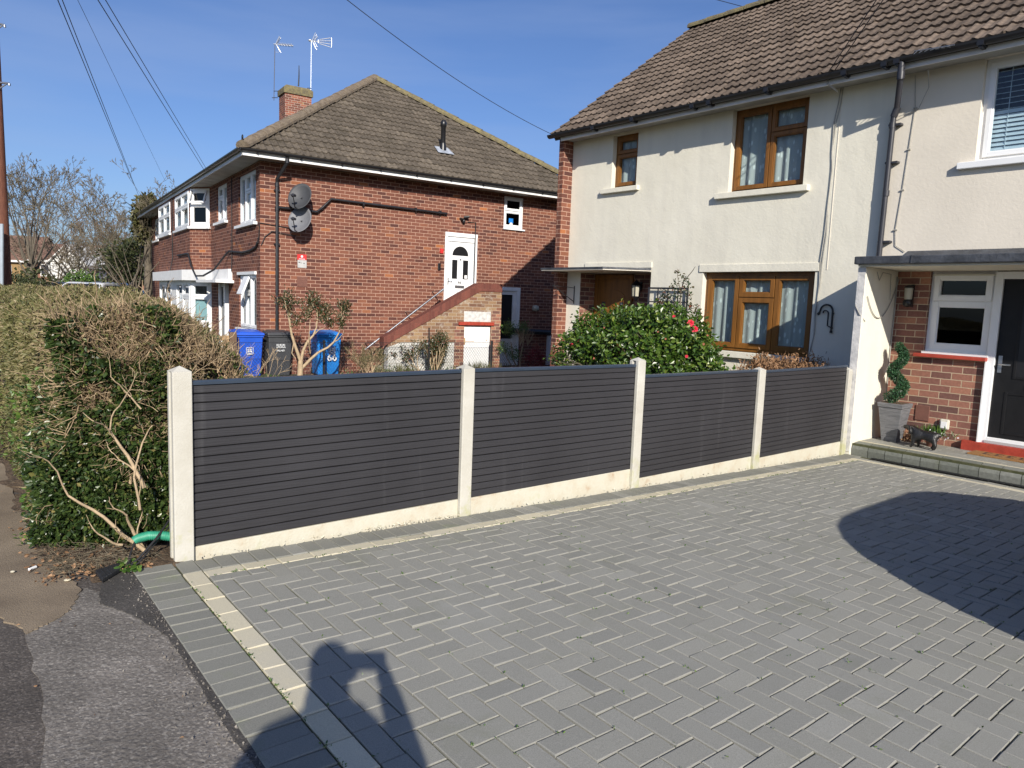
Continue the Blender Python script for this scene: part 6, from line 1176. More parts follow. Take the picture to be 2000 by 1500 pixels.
def spiral_topiary():
    px_, py_, z0 = -3.80, 9.55, -.082
    t = thing('tapered_planter', (px_, py_, z0), 'tall tapered grey ribbed planter at the left end of the porch step', 'planter')
    mb = MB(); a, b = .09, .142; h = .49
    q = lambda r, z: [(px_ - r, py_ - r, z), (px_ + r, py_ - r, z), (px_ + r, py_ + r, z), (px_ - r, py_ + r, z)]
    mb.hexa(q(a, z0), q(b, z0 + h - .06)); mb.hexa(q(b + .008, z0 + h - .055), q(b + .014, z0 + h)); mb.build('pot', M['planter'], t, bevel=.005)
    mb = MB(); mb.hexa(q(b - .02, z0 + h - .02), q(b - .02, z0 + h + .004)); mb.build('compost', M['soil'], t)
    rg = np.random.default_rng(6); tp = thing('spiral_topiary', (px_, py_, z0 + h), 'artificial green spiral topiary standing in the grey planter', 'topiary'); C = []; Dd = []
    turns = 1.75; H = .66
    for k in range(5200):
        s = rg.random(); ang = -2.2 + s * turns * 2 * math.pi; R = .085 * (1 - s * .55); r = .076 * (1 - s * .35); c = np.array([px_ + R * math.cos(ang), py_ + R * math.sin(ang), z0 + h + .06 + s * H]); d = unit(rg.normal(0, 1, 3)); C.append(c + d * r * rg.uniform(.7, 1.0)); Dd.append(d)
    C = np.array(C); Dd = np.array(Dd); leaves('foliage', tp, C, Dd + rg.normal(0, .6, C.shape), rg.uniform(.016, .028, len(C)), .6, M['leaf_topi'], rg=rg)
    mb = MB(); mb.tube([(px_, py_, z0 + h - .01), (px_, py_, z0 + h + .72)], .012, 6)
    mb.tube([(px_ + .085 * (1 - s * .55) * math.cos(-2.2 + s * turns * 6.283), py_ + .085 * (1 - s * .55) * math.sin(-2.2 + s * turns * 6.283), z0 + h + .06 + s * H) for s in np.linspace(0, 1, 40)], [.052 * (1 - s * .35) for s in np.linspace(0, 1, 40)], 8); mb.build('frame', M['leaf_dark'], tp)
def skinbody(name, verts, edges, radii, mat_, parent, sub=2, org=None):
    me = bpy.data.meshes.new(name); o_ = wloc(parent) if parent is not None else np.array(org, float); me.from_pydata([tuple(np.array(v, float) - o_) for v in verts], edges, []); me.update()
    o = bpy.data.objects.new(name, me); COL.objects.link(o); md = o.modifiers.new('skin', 'SKIN')
    for i, r in enumerate(radii): me.skin_vertices[0].data[i].radius = (r, r) if not isinstance(r, tuple) else r
    me.skin_vertices[0].data[0].use_root = True
    s = o.modifiers.new('sub', 'SUBSURF'); s.levels = sub; s.render_levels = sub
    dg = bpy.context.evaluated_depsgraph_get(); ev = o.evaluated_get(dg); m2 = bpy.data.meshes.new_from_object(ev); bpy.data.objects.remove(o)
    m2.name = name; m2.polygons.foreach_set('use_smooth', np.ones(len(m2.polygons), bool)); m2.materials.clear()
    return linkmesh(name, m2, mat_, parent, o_)
def build_dog():
    # small black spaniel ornament walking left, nose toward the planter
    c = np.array([-3.36, 9.36, -.082]); S = 1.15; ax = unit(np.array([-1.0, -.12, 0])); sd = np.cross([0, 0, 1], ax)
    p = lambda f, s, z: c + ax * f * S + sd * s * S + np.array([0, 0, z * S])
    t = thing('dog_ornament', c, 'small black spaniel dog ornament standing on the porch step', 'ornament')
    V = [p(-.07, 0, .150), p(0, 0, .145), p(.07, 0, .155), p(.105, 0, .195), p(.135, 0, .225), p(.175, 0, .212), p(.205, 0, .200),
         p(-.12, 0, .150), p(-.15, 0, .165), p(-.165, 0, .150),
         p(.085, .04, .095), p(.088, .045, .05), p(.092, .046, .018), p(.115, .046, .012), p(.065, -.04, .095), p(.055, -.045, .05), p(.05, -.046, .018), p(.073, -.046, .012),
         p(-.105, .04, .10), p(-.125, .045, .055), p(-.115, .046, .018), p(-.092, .046, .012), p(-.095, -.04, .10), p(-.095, -.045, .055), p(-.085, -.046, .018), p(-.062, -.046, .012),
         p(.128, .05, .215), p(.115, .062, .175), p(.112, .058, .14), p(.128, -.05, .215), p(.115, -.062, .175), p(.112, -.058, .14)]
    E = [(0, 1), (1, 2), (2, 3), (3, 4), (4, 5), (5, 6), (0, 7), (7, 8), (8, 9), (2, 10), (10, 11), (11, 12), (12, 13), (2, 14), (14, 15), (15, 16), (16, 17), (0, 18), (18, 19), (19, 20), (20, 21), (0, 22), (22, 23), (23, 24), (24, 25), (4, 26), (26, 27), (27, 28), (4, 29), (29, 30), (30, 31)]
    R = [.05, .046, .052, .040, .044, .026, .018, .045, .018, .010, .026, .018, .016, .013, .026, .018, .016, .013, .032, .02, .016, .013, .032, .02, .016, .013, .014, .022, .016, .014, .022, .016]
    skinbody('body', V, E, [x * 1.15 for x in R], M['dog'], t)
    mb = MB(); mb.lathe(p(.215, 0, .195), [(.004, 0), (.009, .006), (.004, .013)], 8); mb.lathe(p(.160, .034, .235), [(.002, 0), (.005, .004), (.002, .008)], 8); mb.lathe(p(.160, -.034, .235), [(.002, 0), (.005, .004), (.002, .008)], 8); mb.build('eyes_and_nose', M['rubber'], t)
    # snowdrop pot behind the dog
    b = np.array([-3.36, 9.62, -.082]); rg = np.random.default_rng(2); f = thing('flower_pot', b, 'small pot of white flowers and green shoots behind the dog ornament', 'flower pot'); mb = MB(); mb.lathe(b, [(.05, 0), (.075, .11), (.082, .11), (.082, .13), (.06, .13)], 14); mb.build('pot', M['terra'], f)
    C = b + np.array([0, 0, .13]) + rg.normal(0, .05, (150, 3)) * [1.5, 1, .1]; leaves('shoots', f, C, rg.normal(0, .35, C.shape) + [0, 0, 1], rg.uniform(.08, .16, 150), .10, M['leaf_green'], rg=rg)
    C = b + np.array([.03, -.02, .16]) + rg.normal(0, .055, (80, 3)) * [1.6, 1, .55]; leaves('white_flowers', f, C, rg.normal(0, 1, C.shape), .028, .6, M['petalw'], rg=rg)
    C = b + np.array([.02, -.04, .13]) + rg.normal(0, .04, (30, 3)) * [1.6, 1, .4]; leaves('pink_flowers', f, C, rg.normal(0, 1, C.shape), .025, .7, M['petal2'], rg=rg)
    p2 = np.array([-3.62, 9.68, -.082]); f = thing('dried_plant', p2, 'low orange brown dried plant between planter and dog ornament', 'plant'); C = p2 + rg.normal(0, .06, (240, 3)) * [1.2, 1, .6] + [0, 0, .08]; leaves('foliage', f, C, rg.normal(0, 1, C.shape), rg.uniform(.02, .045, 240), .4, M['leaf_dry'], rg=rg)
    mb = MB(); mb.fbox(HF, -3.665, -3.495, .19, .385, 0, .012); tag(mb.build('service_cover', M['terra'], None, bevel=.006), 'plain terracotta coloured cover plate low on the porch brickwork', 'cover plate')
    mb = MB(); mb.fbox(HF, -3.36, -3.25, .12, .25, 0, .05); o = mb.build('vent_cowl', M['cream_pl'], None, bevel=.02); tag(o, 'small pale plastic cowl on the brickwork behind the dog ornament', 'vent'); mb = MB(); mb.fbox(HF, -3.34, -3.27, .14, .22, .05, .056); mb.build('inner_face', M['white'], o, bevel=.002)
    mb = MB(); mb.prism([(-2.93, 9.50, -.081), (-2.20, 9.50, -.081), (-2.20, 9.83, -.081), (-2.93, 9.83, -.081)], (0, 0, .018)); o = mb.build('doormat', M['coir'], None, bevel=.004); tag(o, 'brown coir doormat in front of the black door', 'doormat')
    mb = MB()
    for k in range(5): x = -2.80 + k * .12; mb.box((x, 9.60, -.0625), (x + .07, 9.625, -.0615)); mb.box((x, 9.60, -.0625), (x + .02, 9.73, -.0612)); mb.box((x, 9.71, -.0625), (x + .07, 9.73, -.0613))
    mb.build('dark_pattern', M['rubber'], o)
def build_bins():
    for (u0, w_, off, mt, label, num, tw) in [(-.66, .60, .50, 'bin1', 'deep blue wheelie bin at the left by the picket gate', None, .0), (.02 + .54, .58, .42, 'bingrey', 'grey wheelie bin with white scrawl between two blue bins', 'scrawl', .0), (1.16, .60, .48, 'bin2', 'bright blue wheelie bin numbered 66', '66', .2)]:
        zb, H = -.43, 1.06; d = .62; base = BS.p(u0 + w_ / 2, zb, off - .2)
        if mt == 'bingrey': u0 = .06; w_ = .56; base = BS.p(u0 + w_ / 2, zb, off - .2)
        t = thing('wheelie_bin', base, label, 'bin', 'wheelie bins by the brick wall')
        tp = lambda u, z, w: BS.p(u, z, w); zt = zb + H - .09; i = .05
        f0, f1 = off + .02, off - d
        mb = MB(); mb.hexa([tp(u0 + i, zb + .04, f0 - .08), tp(u0 + w_ - i, zb + .04, f0 - .08), tp(u0 + w_ - i, zb + .04, f1 + .14), tp(u0 + i, zb + .04, f1 + .14)], [tp(u0 + .01, zt, f0), tp(u0 + w_ - .01, zt, f0), tp(u0 + w_ - .01, zt, f1), tp(u0 + .01, zt, f1)])
        mb.fbox(BS, u0 - .005, u0 + w_ + .005, zt - .05, zt, f1 - .0, f0 + .02); mb.build('body', M[mt], t, bevel=.02)
        mb = MB(); mb.hexa([tp(u0 - .02, zt + .004, f0 + .05), tp(u0 + w_ + .02, zt + .004, f0 + .05), tp(u0 + w_ + .02, zt + .004, f1), tp(u0 - .02, zt + .004, f1)], [tp(u0 - .01, zt + .055, f0 + .03), tp(u0 + w_ + .01, zt + .055, f0 + .03), tp(u0 + w_ + .01, zt + .10, f1 + .02), tp(u0 - .01, zt + .10, f1 + .02)])
        mb.hexa([tp(u0 + .06, zt + .05, f0 - .02), tp(u0 + w_ - .06, zt + .05, f0 - .02), tp(u0 + w_ - .06, zt + .09, f1 + .08), tp(u0 + .06, zt + .09, f1 + .08)], [tp(u0 + .08, zt + .075, f0 - .04), tp(u0 + w_ - .08, zt + .075, f0 - .04), tp(u0 + w_ - .08, zt + .115, f1 + .1), tp(u0 + .08, zt + .115, f1 + .1)])
        mb.build('lid', M[mt], t, bevel=.014)
        for s in (0, 1):
            c = tp(u0 + .04 + s * (w_ - .08), zb + .10, f1 + .08); mb = MB(); mb.tube([c - BY * .025, c + BY * .025], .10, 16); mb.build('wheel', M['tyre'], t)
        mb = MB(); mb.tube([tp(u0 + .06, zt + .02, f1 - .05), tp(u0 + w_ - .06, zt + .02, f1 - .05)], .014, 8); mb.build('handle', M[mt], t)
        FRT = Fr(tp(0, 0, f0), BS.u, unit(BS.n + np.array([0, 0, -.08])))
        uc = u0 + w_ / 2 + (.06 if num == '66' else .0)
        def mark(us, vs, nm, bw=.012):
            mb = MB()
            for (a, b, c_, d_) in us: mb.fbox(FRT, uc + a, uc + b, vs + c_, vs + d_, -.02, .004)
            mb.build(nm, M['letter'], t)
        if num != 'scrawl':
            v = zb + .62
            em = [(-.075, .075, .075, .083), (-.075, -.068, -.06, .07), (.068, .075, -.06, .07), (-.045, -.02, .02, .05), (.0, .04, .03, .05), (-.03, .03, -.01, .012), (-.045, -.03, -.03, .0), (.03, .045, -.03, .01), (-.05, .05, -.055, -.04), (-.06, .06, -.08, -.07)]
            mark(em, v, 'council_emblem')
        else:
            sc = []; r = random.Random(4)
            for ln, y in enumerate((.09, .04, -.04)):
                x = -.09
                while x < .09: w2 = r.uniform(.012, .03); sc.append((x, x + .008, y - .02, y + .02)); sc.append((x, x + w2, y + r.uniform(-.018, .015), 0)); sc[-1] = (sc[-1][0], sc[-1][1], sc[-1][2], sc[-1][2] + .008); sc.append((x + w2 - .006, x + w2, y - r.uniform(0, .022), y + r.uniform(.004, .02))); x += w2 + .008
            mark(sc, zb + .66, 'white_scrawl')
        if num == '66': text('66', FRT, uc, zb + .45, .006, .23, M['letter'], t, 'bin_number', .003, .004)
def build_neighbour_bits():
    # picket gate and timber post by the first bin
    off = .8; G_ = Fr(BS.p(0, 0, off), unit(BS.u * .9 - BX * .0), BS.n); u1 = G_.m(447, 690)[0]; u0 = u1 - .95
    t = thing('picket_gate', G_.p((u0 + u1) / 2, -.42, 0), 'pale timber picket gate between hedge and bins', 'gate')
    vt = .53
    for k in range(6): mb = MB(); u = u0 + .06 + k * .155; mb.fbox(G_, u, u + .075, -.38, vt - .0, 0, .02); mb.build('picket', M['wood'], t, bevel=.002)
    mb = MB(); mb.fbox(G_, u0, u1, vt - .09, vt + .01, -.035, -.001); mb.fbox(G_, u0, u1, -.25, -.17, -.035, -.001); mb.fbox(G_, u1 - .09, u1, -.4, vt + .02, -.036, .022); mb.build('rail', M['wood'], t)
    mb = MB(); mb.fbox(G_, u1 + .02, u1 + .16, -.6, .62, -.12, .03); tag(mb.build('gate_post', M['woodpost'], None, bevel=.004), 'brown timber post between picket gate and first blue bin', 'post')
    # chain link fence
    off = 1.25; CLF = Fr(BS.p(0, 0, off), BS.u, BS.n); ua = CLF.m(452, 700)[0]; ub = CLF.m(985, 700)[0]; vtop = CLF.m(930, 681)[1]; vb = -.55
    t = thing('chain_link_fence', CLF.p((ua + ub) / 2, -.45, 0), 'thin chain link fence in front of the bins and outside stair', 'fence'); A = []; B = []
    st = .072; H = .98; vt = vb + H
    for k in range(int((ub - ua + H) / st)):
        u = ua + k * st
        for sgn in (1, -1):
            a = [u, vb]; b = [u - sgn * H * .8, vt]
            if sgn == -1: a = [u - H * .8, vb]; b = [u, vt]
            A.append(CLF.p(a[0], a[1], .002 * sgn)); B.append(CLF.p(b[0], b[1], .002 * sgn))
    prisms('mesh', t, A, B, .0026, .0026, M['greypipe'], 3, smooth=False); mb = MB(); mb.tube([CLF.p(ua, vt, 0), CLF.p(ub, vt, 0)], .004, 4); mb.build('line_wire', M['wire'], t)
    for x in (633, 838, 960): u = CLF.m(x, 700)[0]; mb = MB(); mb.fbox(CLF, u - .022, u + .022, -.6, vt + .05, -.03, .01); mb.build('post', M['iron'], t)
    # bits on the ground near the hedge
    P0 = lambda x, y, h=0: at(x, y, [0, .0312, 1], .044 + h)
    c = lambda *q: [P0(*k) for k in q]
    mb = MB(); mb.tube([P0(348, 1050, .10), P0(318, 1046, .12), P0(290, 1046, .125), P0(268, 1052, .11), P0(262, 1056, .10)], .024, 12)
    p_ = [P0(348, 1050, .10), P0(318, 1046, .12), P0(290, 1046, .125), P0(268, 1052, .11)]
    for i in range(3):
        for f in np.linspace(0, 1, 9)[:-1]: q = p_[i] + (p_[i + 1] - p_[i]) * f; d = unit(p_[i + 1] - p_[i]); mb.tube([q - d * .002, q + d * .002], .0265, 12)
    tag(mb.build('green_conduit', M['conduit'], None), 'short green corrugated conduit poking past the first fence post', 'pipe')
    mb = MB()
    for j in (-.006, .0, .006): mb.tube([P0(264, 1056, .10) + [j, 0, 0], P0(255, 1080, .05) + [j, 0, 0], P0(250, 1105, .02) + [j, j, 0], P0(248, 1112, .01) + [j, j, 0]], .0035, 5)
    mb.tube([P0(335, 1010, .18), P0(305, 1052, .13), P0(272, 1090, .04), P0(246, 1112, .008)], .0065, 6); mb.tube([P0(338, 1020, .16), P0(300, 1065, .09), P0(270, 1100, .03), P0(244, 1115, .008)], .005, 6)
    tag(mb.build('black_cables', M['wire'], None), 'loose black cables trailing from the green conduit', 'cable')
    mb = MB(); q = c((186, 1121), (232, 1106), (243, 1113), (200, 1139)); mb.prism(q, (0, 0, .022)); o = mb.build('rubber_block', M['rubber'], None, bevel=.004); tag(o, 'flat black rubber block on the pavement by the cables', 'block')
    mb = MB()
    for f in (.2, .4, .6, .8): a = q[0] + (q[1] - q[0]) * f; b = q[3] + (q[2] - q[3]) * f; mb.tube([a + [0, 0, .022], b + [0, 0, .022]], .003, 4)
    mb.build('ridges', M['rubber'], o)
    mb = MB(); mb.tube([P0(57, 1112, .006), P0(70, 1107, .006)], .008, 8); tag(mb.build('cigarette_butt', M['white'], None), 'white cigarette end on the soil near the hedge', 'litter')
    for x, y, s, l in ((132, 1134, .018, 'yellow leaf scrap lying nearest the rubber block'), (25, 1118, .012, 'small yellow leaf scrap near the left picture edge')): mb = MB(); mb.lathe(P0(x, y, .0), [(s * .4, 0), (s, .004), (s * .8, .008), (s * .2, .01)], 7); tag(mb.build('leaf_scrap', M['paver_yel'], None), l, 'litter')
    mb = MB(); mb.lathe(P0(1370, 928, 0), [(.02, 0), (.03, .012), (.012, .028)], 7); tag(mb.build('pebble', M['bark_dk'], None), 'brown pebble on the paving beside the third fence panel', 'stone')

# ------------------------------------------------------------------ overhead, far things
def build_poles_wires():
    b = CP + 17 * ray(9, 575); b[2] = .0; top = CP + 17 * ray(-26, -230)
    t = thing('telegraph_pole', b, 'brown wooden telegraph pole at the left edge behind the hedge', 'pole'); mb = MB(); d = top - b; mid = b + d * .5
    mb.tube([b, b + d * .25, mid, top], [.165, .15, .13, .10], 14); mb.build('shaft', M['pole'], t)
    for (x0, y0, x1, y1, s) in ((-12, 160, 18, 163, 0), (-14, 44, 9, 49, 1)):
        p, q = CP + 17 * ray(x0, y0), CP + 17 * ray(x1, y1); mb = MB(); mb.tube([p, q], .025, 6); mb.tube([CP + 17 * ray(x0, y0 + 20), q - (q - p) * .1], .015, 6); mb.tube([q, q - np.array([0, 0, .05])], .03, 6); mb.build('bracket', M['metal'], t)
    mb = MB(); p, q = CP + 16.6 * ray(-6, 640), CP + 16.6 * ray(-6, 437); mb.prism([p - cr * .06, p + cr * .13, q + cr * .13, q - cr * .06], -cw * -.04); mb.build('cable_guard', M['poleplate'], t)
    def wire(name, a, b, label, sag=.0, r=.008, ext=0):
        r = r * .72
        a, b = np.array(a), np.array(b); pts = [a + (b - a) * s - np.array([0, 0, sag * 4 * s * (1 - s)]) for s in np.linspace(-ext, 1, 22)]; mb = MB(); mb.tube(pts, r, 5); tag(mb.build(name, M['wire'], None), label, 'cable', 'overhead service wires')
    R = lambda x, y, d: CP + d * ray(x, y)
    wire('overhead_wire', R(108, -12, 14), R(262, 362, 42), 'left wire of the close pair running down to the bare trees', 0, .014, .04)
    wire('overhead_wire', R(117, -12, 14), R(272, 385, 42), 'right wire of the close pair running down to the bare trees', 0, .013, .04)
    wire('overhead_wire', R(146, -12, 14), R(322, 352, 42), 'faint thin wire between the two pairs of wires', 0, .007, .04)
    wire('overhead_wire', R(184, -12, 10), R(398, 331, 24.5), 'left wire of the pair reaching the eave of the flats', 0, .010, .04)
    wire('overhead_wire', R(199, -12, 10), R(402, 328, 24.5), 'right wire of the pair reaching the eave of the flats', 0, .009, .04)
    wire('overhead_wire', R(668, -8, 9), (-10.28, 9.46, 4.62), 'single wire sloping down to the gutter corner of the cream house', .12, .007, .04)
    for A_, px_, l1, l2, lb in (((-4.98, 9.44, 4.66), (1709, 4), (1579, 249), (1117, 441), 'thin wire rising over the cream roof tiles from the gutter'), ((-4.90, 9.44, 4.66), (1722, 4), (1600, 262), (1135, 460), 'second thin wire rising beside the first over the cream roof')):
        A_ = np.array(A_); f1, f2 = at(*l1, [0, 1, 0], YF), at(*l2, [0, 1, 0], YF); sl_ = (f2[2] - f1[2]) / (f2[0] - f1[0]); best = None
        for d in np.linspace(6, 16, 400):
            B = CP + d * ray(*px_); t_ = (YF - B[1]) / (-SD[1]); Q = B - SD * t_; e_ = abs((Q[2] - f1[2]) - sl_ * (Q[0] - f1[0])); best = (e_, d) if best is None or e_ < best[0] else best
        print('wire', best); B = CP + best[1] * ray(*px_); wire('service_wire', B + (B - A_) * .25, A_, lb, 0, .009, .0)
    wire('overhead_wire', R(1372, -8, 20), R(1470, 18, 19.0), 'short wire at the top passing behind the cream roof', 0, .012, 0)
    wire('overhead_wire', R(1450, -10, 20), R(1520, 12, 19.0), 'short wire at the top edge right of the other one', 0, .014, 0)
def limb(p, d, L, r, lev, out, rg, spread, up, tmin, nseg=6):
    p = np.array(p, float); d = np.array(d, float); d /= np.linalg.norm(d); sl = L / nseg
    for s in range(nseg):
        d = d + rg.normal(0, .10, 3) + np.array([0, 0, up]); d /= np.linalg.norm(d); q = p + d * sl; r0 = max(tmin, r * (1 - .8 * s / nseg)); r1 = max(tmin, r * (1 - .8 * (s + 1) / nseg)); out.append((p, q, r0, r1)); p = q
        if lev > 0 and s >= (1 if lev < 3 else 2):
            for k in range(2):
                a = rg.normal(0, 1, 3); a -= a @ d * d; a /= np.linalg.norm(a); sp = spread * rg.uniform(.6, 1.3); limb(p, d * math.cos(sp) + a * math.sin(sp), L * rg.uniform(.34, .52) * (1 - .35 * s / nseg), r1 * .55, lev - 1, out, rg, spread, up, tmin, max(3, nseg - 1))
def bare_tree(base, h, r, label, seed, mt='treetwig', nl=8, fan=.75, spread=.7, up=.05, lean=(0, 0), th=.22, ivy=0, twig=.012, lev=3, ns=6):
    rg = np.random.default_rng(seed); t = thing('bare_tree', base, label, 'tree', 'leafless trees beyond the hedge'); b = np.array(base, float); top = b + np.array([lean[0] * h, lean[1] * h, h * th]); A = [(b, (b + top) / 2, r, r * .8), ((b + top) / 2, top, r * .8, r * .6)]
    for k in range(nl):
        a = 2 * math.pi * (k + rg.uniform(-.3, .3)) / nl; f = fan * (rg.uniform(.55, 1.1) if k else .08); d = (math.sin(f) * math.cos(a) + lean[0], math.sin(f) * math.sin(a) + lean[1], math.cos(f)); s = rg.uniform(.55, 1)
        limb(b + (top - b) * s, d, h * (1 - th * s) * rg.uniform(.78, .98) * (1 if f < .4 else .86), r * .24, lev, A, rg, spread, up, twig, ns)
    big = [s for s in A if s[2] > twig * 2.6]; small = [s for s in A if s[2] <= twig * 2.6]
    branchmesh('trunk', t, big, M['bark_dk'], 6, origin=base); branchmesh('crown', t, small, M[mt], 3, rg, origin=base)
    if ivy: C = b + rg.normal(0, 1, (ivy, 3)) * [r * 1.6, r * 1.6, h * .09] + [0, 0, h * .12]; leaves('ivy', t, C, rg.normal(0, 1, C.shape), .25, .8, M['leaf_far'], rg=rg)
def far_hedge(x0, x1, ytop, ybot, d, depth_, label, lm='leaf_far', n=3000, leaf=.12, name='far_hedge'):
    rg = np.random.default_rng(int(abs(x0) * 7 + d)); a, b = CP + d * ray(x0, ytop), CP + d * ray(x1, ytop); z0 = -.1; H = a[2] - z0; c = (a + b) / 2; L = np.linalg.norm((b - a)[:2]) / 2; u = unit((b - a) * [1, 1, 0]); v = np.cross(u, [0, 0, 1])
    t = thing(name, (c[0], c[1], z0), label, 'hedge'); D = unit(rg.normal(0, 1, (n, 3))); D[:, 2] = abs(D[:, 2]); f = .88 + .12 * rg.random(n) + .05 * np.sin(D[:, 0] * 9 + D[:, 1] * 7)
    e = lambda q, p: np.sign(q) * np.abs(q) ** p
    C = np.array([c[0], c[1], z0]) + (u * (e(D[:, 0:1], .6) * L) + v * (e(D[:, 1:2], .6) * depth_) + np.array([0, 0, 1]) * (e(D[:, 2:3], .7) * H)) * f[:, None]
    leaves('foliage', t, C, D + rg.normal(0, .7, C.shape), rg.uniform(leaf * .6, leaf * 1.2, n), .6, M[lm], rg=rg, origin=t.location[:])
    th = np.linspace(0, math.pi, 9); V = []; 
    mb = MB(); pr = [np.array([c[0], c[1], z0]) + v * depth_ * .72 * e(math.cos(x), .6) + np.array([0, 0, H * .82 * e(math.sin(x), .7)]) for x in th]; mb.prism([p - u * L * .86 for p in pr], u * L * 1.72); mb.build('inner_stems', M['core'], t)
def far_house(name, label, c, ang, w, d, h, rh, wm, rm, wins, gable=True):
    c = np.array(c, float); u = np.array([math.cos(ang), math.sin(ang), 0]); v = np.array([-u[1], u[0], 0]); t = thing(name, c, label, 'house', 'houses beyond the trees'); z = np.array([0, 0, 1.0])
    q = [c - u * w / 2 - v * d / 2, c + u * w / 2 - v * d / 2, c + u * w / 2 + v * d / 2, c - u * w / 2 + v * d / 2]
    mb = MB(); mb.hexa(q, [p + z * h for p in q])
    if gable: mb.prism([q[0] + z * h, q[3] + z * h, (q[0] + q[3]) / 2 + z * (h + rh - .1)], u * w)
    mb.build('wall', M[wm], t)
    mb = MB(); o = .4
    e0, e1 = c - u * (w / 2 + .3) - v * (d / 2 + o) + z * (h - .2), c + u * (w / 2 + .3) - v * (d / 2 + o) + z * (h - .2); r0, r1 = c - u * (w / 2 + .3) + z * (h + rh), c + u * (w / 2 + .3) + z * (h + rh); f0, f1 = e0 + v * (d + 2 * o), e1 + v * (d + 2 * o)
    mb.prism([e0, e1, r1, r0], z * .12); mb.prism([f0, f1, r1, r0], z * .12); mb.build('roof', M[rm], t)
    mb = MB(); mb.prism([e0 - v * .02, e1 - v * .02, e1 - v * .02 - z * .22, e0 - v * .02 - z * .22], -v * .05); mb.build('fascia', M['farwhite'], t)
    for (a, b_, ww, hh) in wins:
        p = c - u * w / 2 - v * (d / 2 + .02) + u * a + z * b_; F_ = Fr(p * [1, 1, 0], u, -v); mb = MB(); bars(mb, F_, 0, ww, p[2], p[2] + hh, .10, 0, .06); mb.fbox(F_, ww / 2 - .05, ww / 2 + .05, p[2] + .1, p[2] + hh - .1, 0, .055); wo_ = mb.build('window', M['farwhite'], t); mb = MB(); mb.fbox(F_, .08, ww - .08, p[2] + .08, p[2] + hh - .08, .0, .02); mb.build('pane', M['greypipe'], wo_)
def car(name, c, ang, label, paint, scale=1.0, prof=None, group='parked cars'):
    c = np.array(c, float); u = np.array([math.cos(ang), math.sin(ang), 0]); v = np.array([-u[1], u[0], 0]); z = np.array([0, 0, 1.0]); t = thing(name, c, label, 'car', group)
    low = [(-1.80, .32), (-1.86, .55), (-1.88, .82), (-1.84, .98), (1.40, .97), (2.12, .86), (2.42, .68), (2.48, .42), (2.38, .25), (-1.7, .25)]
    grn = [(-1.84, .96), (-1.80, 1.12), (-1.68, 1.29), (-1.50, 1.41), (-1.25, 1.475), (-.9, 1.49), (.30, 1.49), (.60, 1.42), (1.48, .96)]
    P = lambda x, y, h: c + u * x + v * y + z * h; W_ = .88
    mb = MB(); mb.prism([P(x, -W_, h) for x, h in low], v * 2 * W_); b = mb.build('body', M[paint], t, bevel=.05)
    mb = MB(); n = len(grn); wi = lambda h: W_ * (.995 - .16 * ((h - .96) / .53) ** 1.3); a = [P(x, -wi(h), h) for x, h in grn]; bb = [P(x, wi(h), h) for x, h in grn]; mb.add(a + bb, [tuple(range(n))[::-1], tuple(range(n, 2 * n))] + [(i, (i + 1) % n, n + (i + 1) % n, n + i) for i in range(n)]); mb.build('cabin', M[paint], t, bevel=.06)
    for s in (-1, 1):
        for (xa, xb) in ((-1.5, -.55), (-.45, .55)):
            lo, hi = 1.02, 1.38; yl, yh = W_ * .985, W_ * .885; mb = MB(); x2 = xb + (-.22 if xb > 0 else 0); q = [P(xa, s * (yl), lo), P(xb, s * yl, lo), P(x2, s * yh, hi), P(xa + (.25 if xa < -1 else 0), s * yh, hi)]; mb.prism(q, v * s * .012); mb.build('side_window', M['black'], t)
        mb = MB(); mb.prism([P(1.95, s * .55, .84), P(2.38, s * .55, .66), P(2.36, s * .80, .64), P(1.98, s * .84, .80)], z * .06); mb.build('headlight', M['lampglass'], t)
    for s0 in (-1.15, 1.55):
        for s in (-1, 1): p = P(s0, s * (W_ - .1), .31); mb = MB(); mb.tube([p - v * s * .1, p + v * s * .11], .31, 20); wh = mb.build('wheel', M['tyre'], t); mb = MB(); mb.tube([p + v * s * .1, p + v * s * .125], .19, 14); mb.build('rim', M['alu'], wh)
    mb = MB(); mb.prism([P(.66, -.66, 1.41), P(.66, .66, 1.41), P(1.42, .80, 1.01), P(1.42, -.80, 1.01)], unit(u * .5 + z * .8) * .012); mb.build('windscreen', M['black'], t)
    mb = MB(); mb.prism([P(-1.52, -.62, 1.40), P(-1.52, .62, 1.40), P(-1.78, .70, 1.18), P(-1.78, -.70, 1.18)], unit(-u * .8 + z * .5) * .03); mb.build('rear_window', M['black'], t)
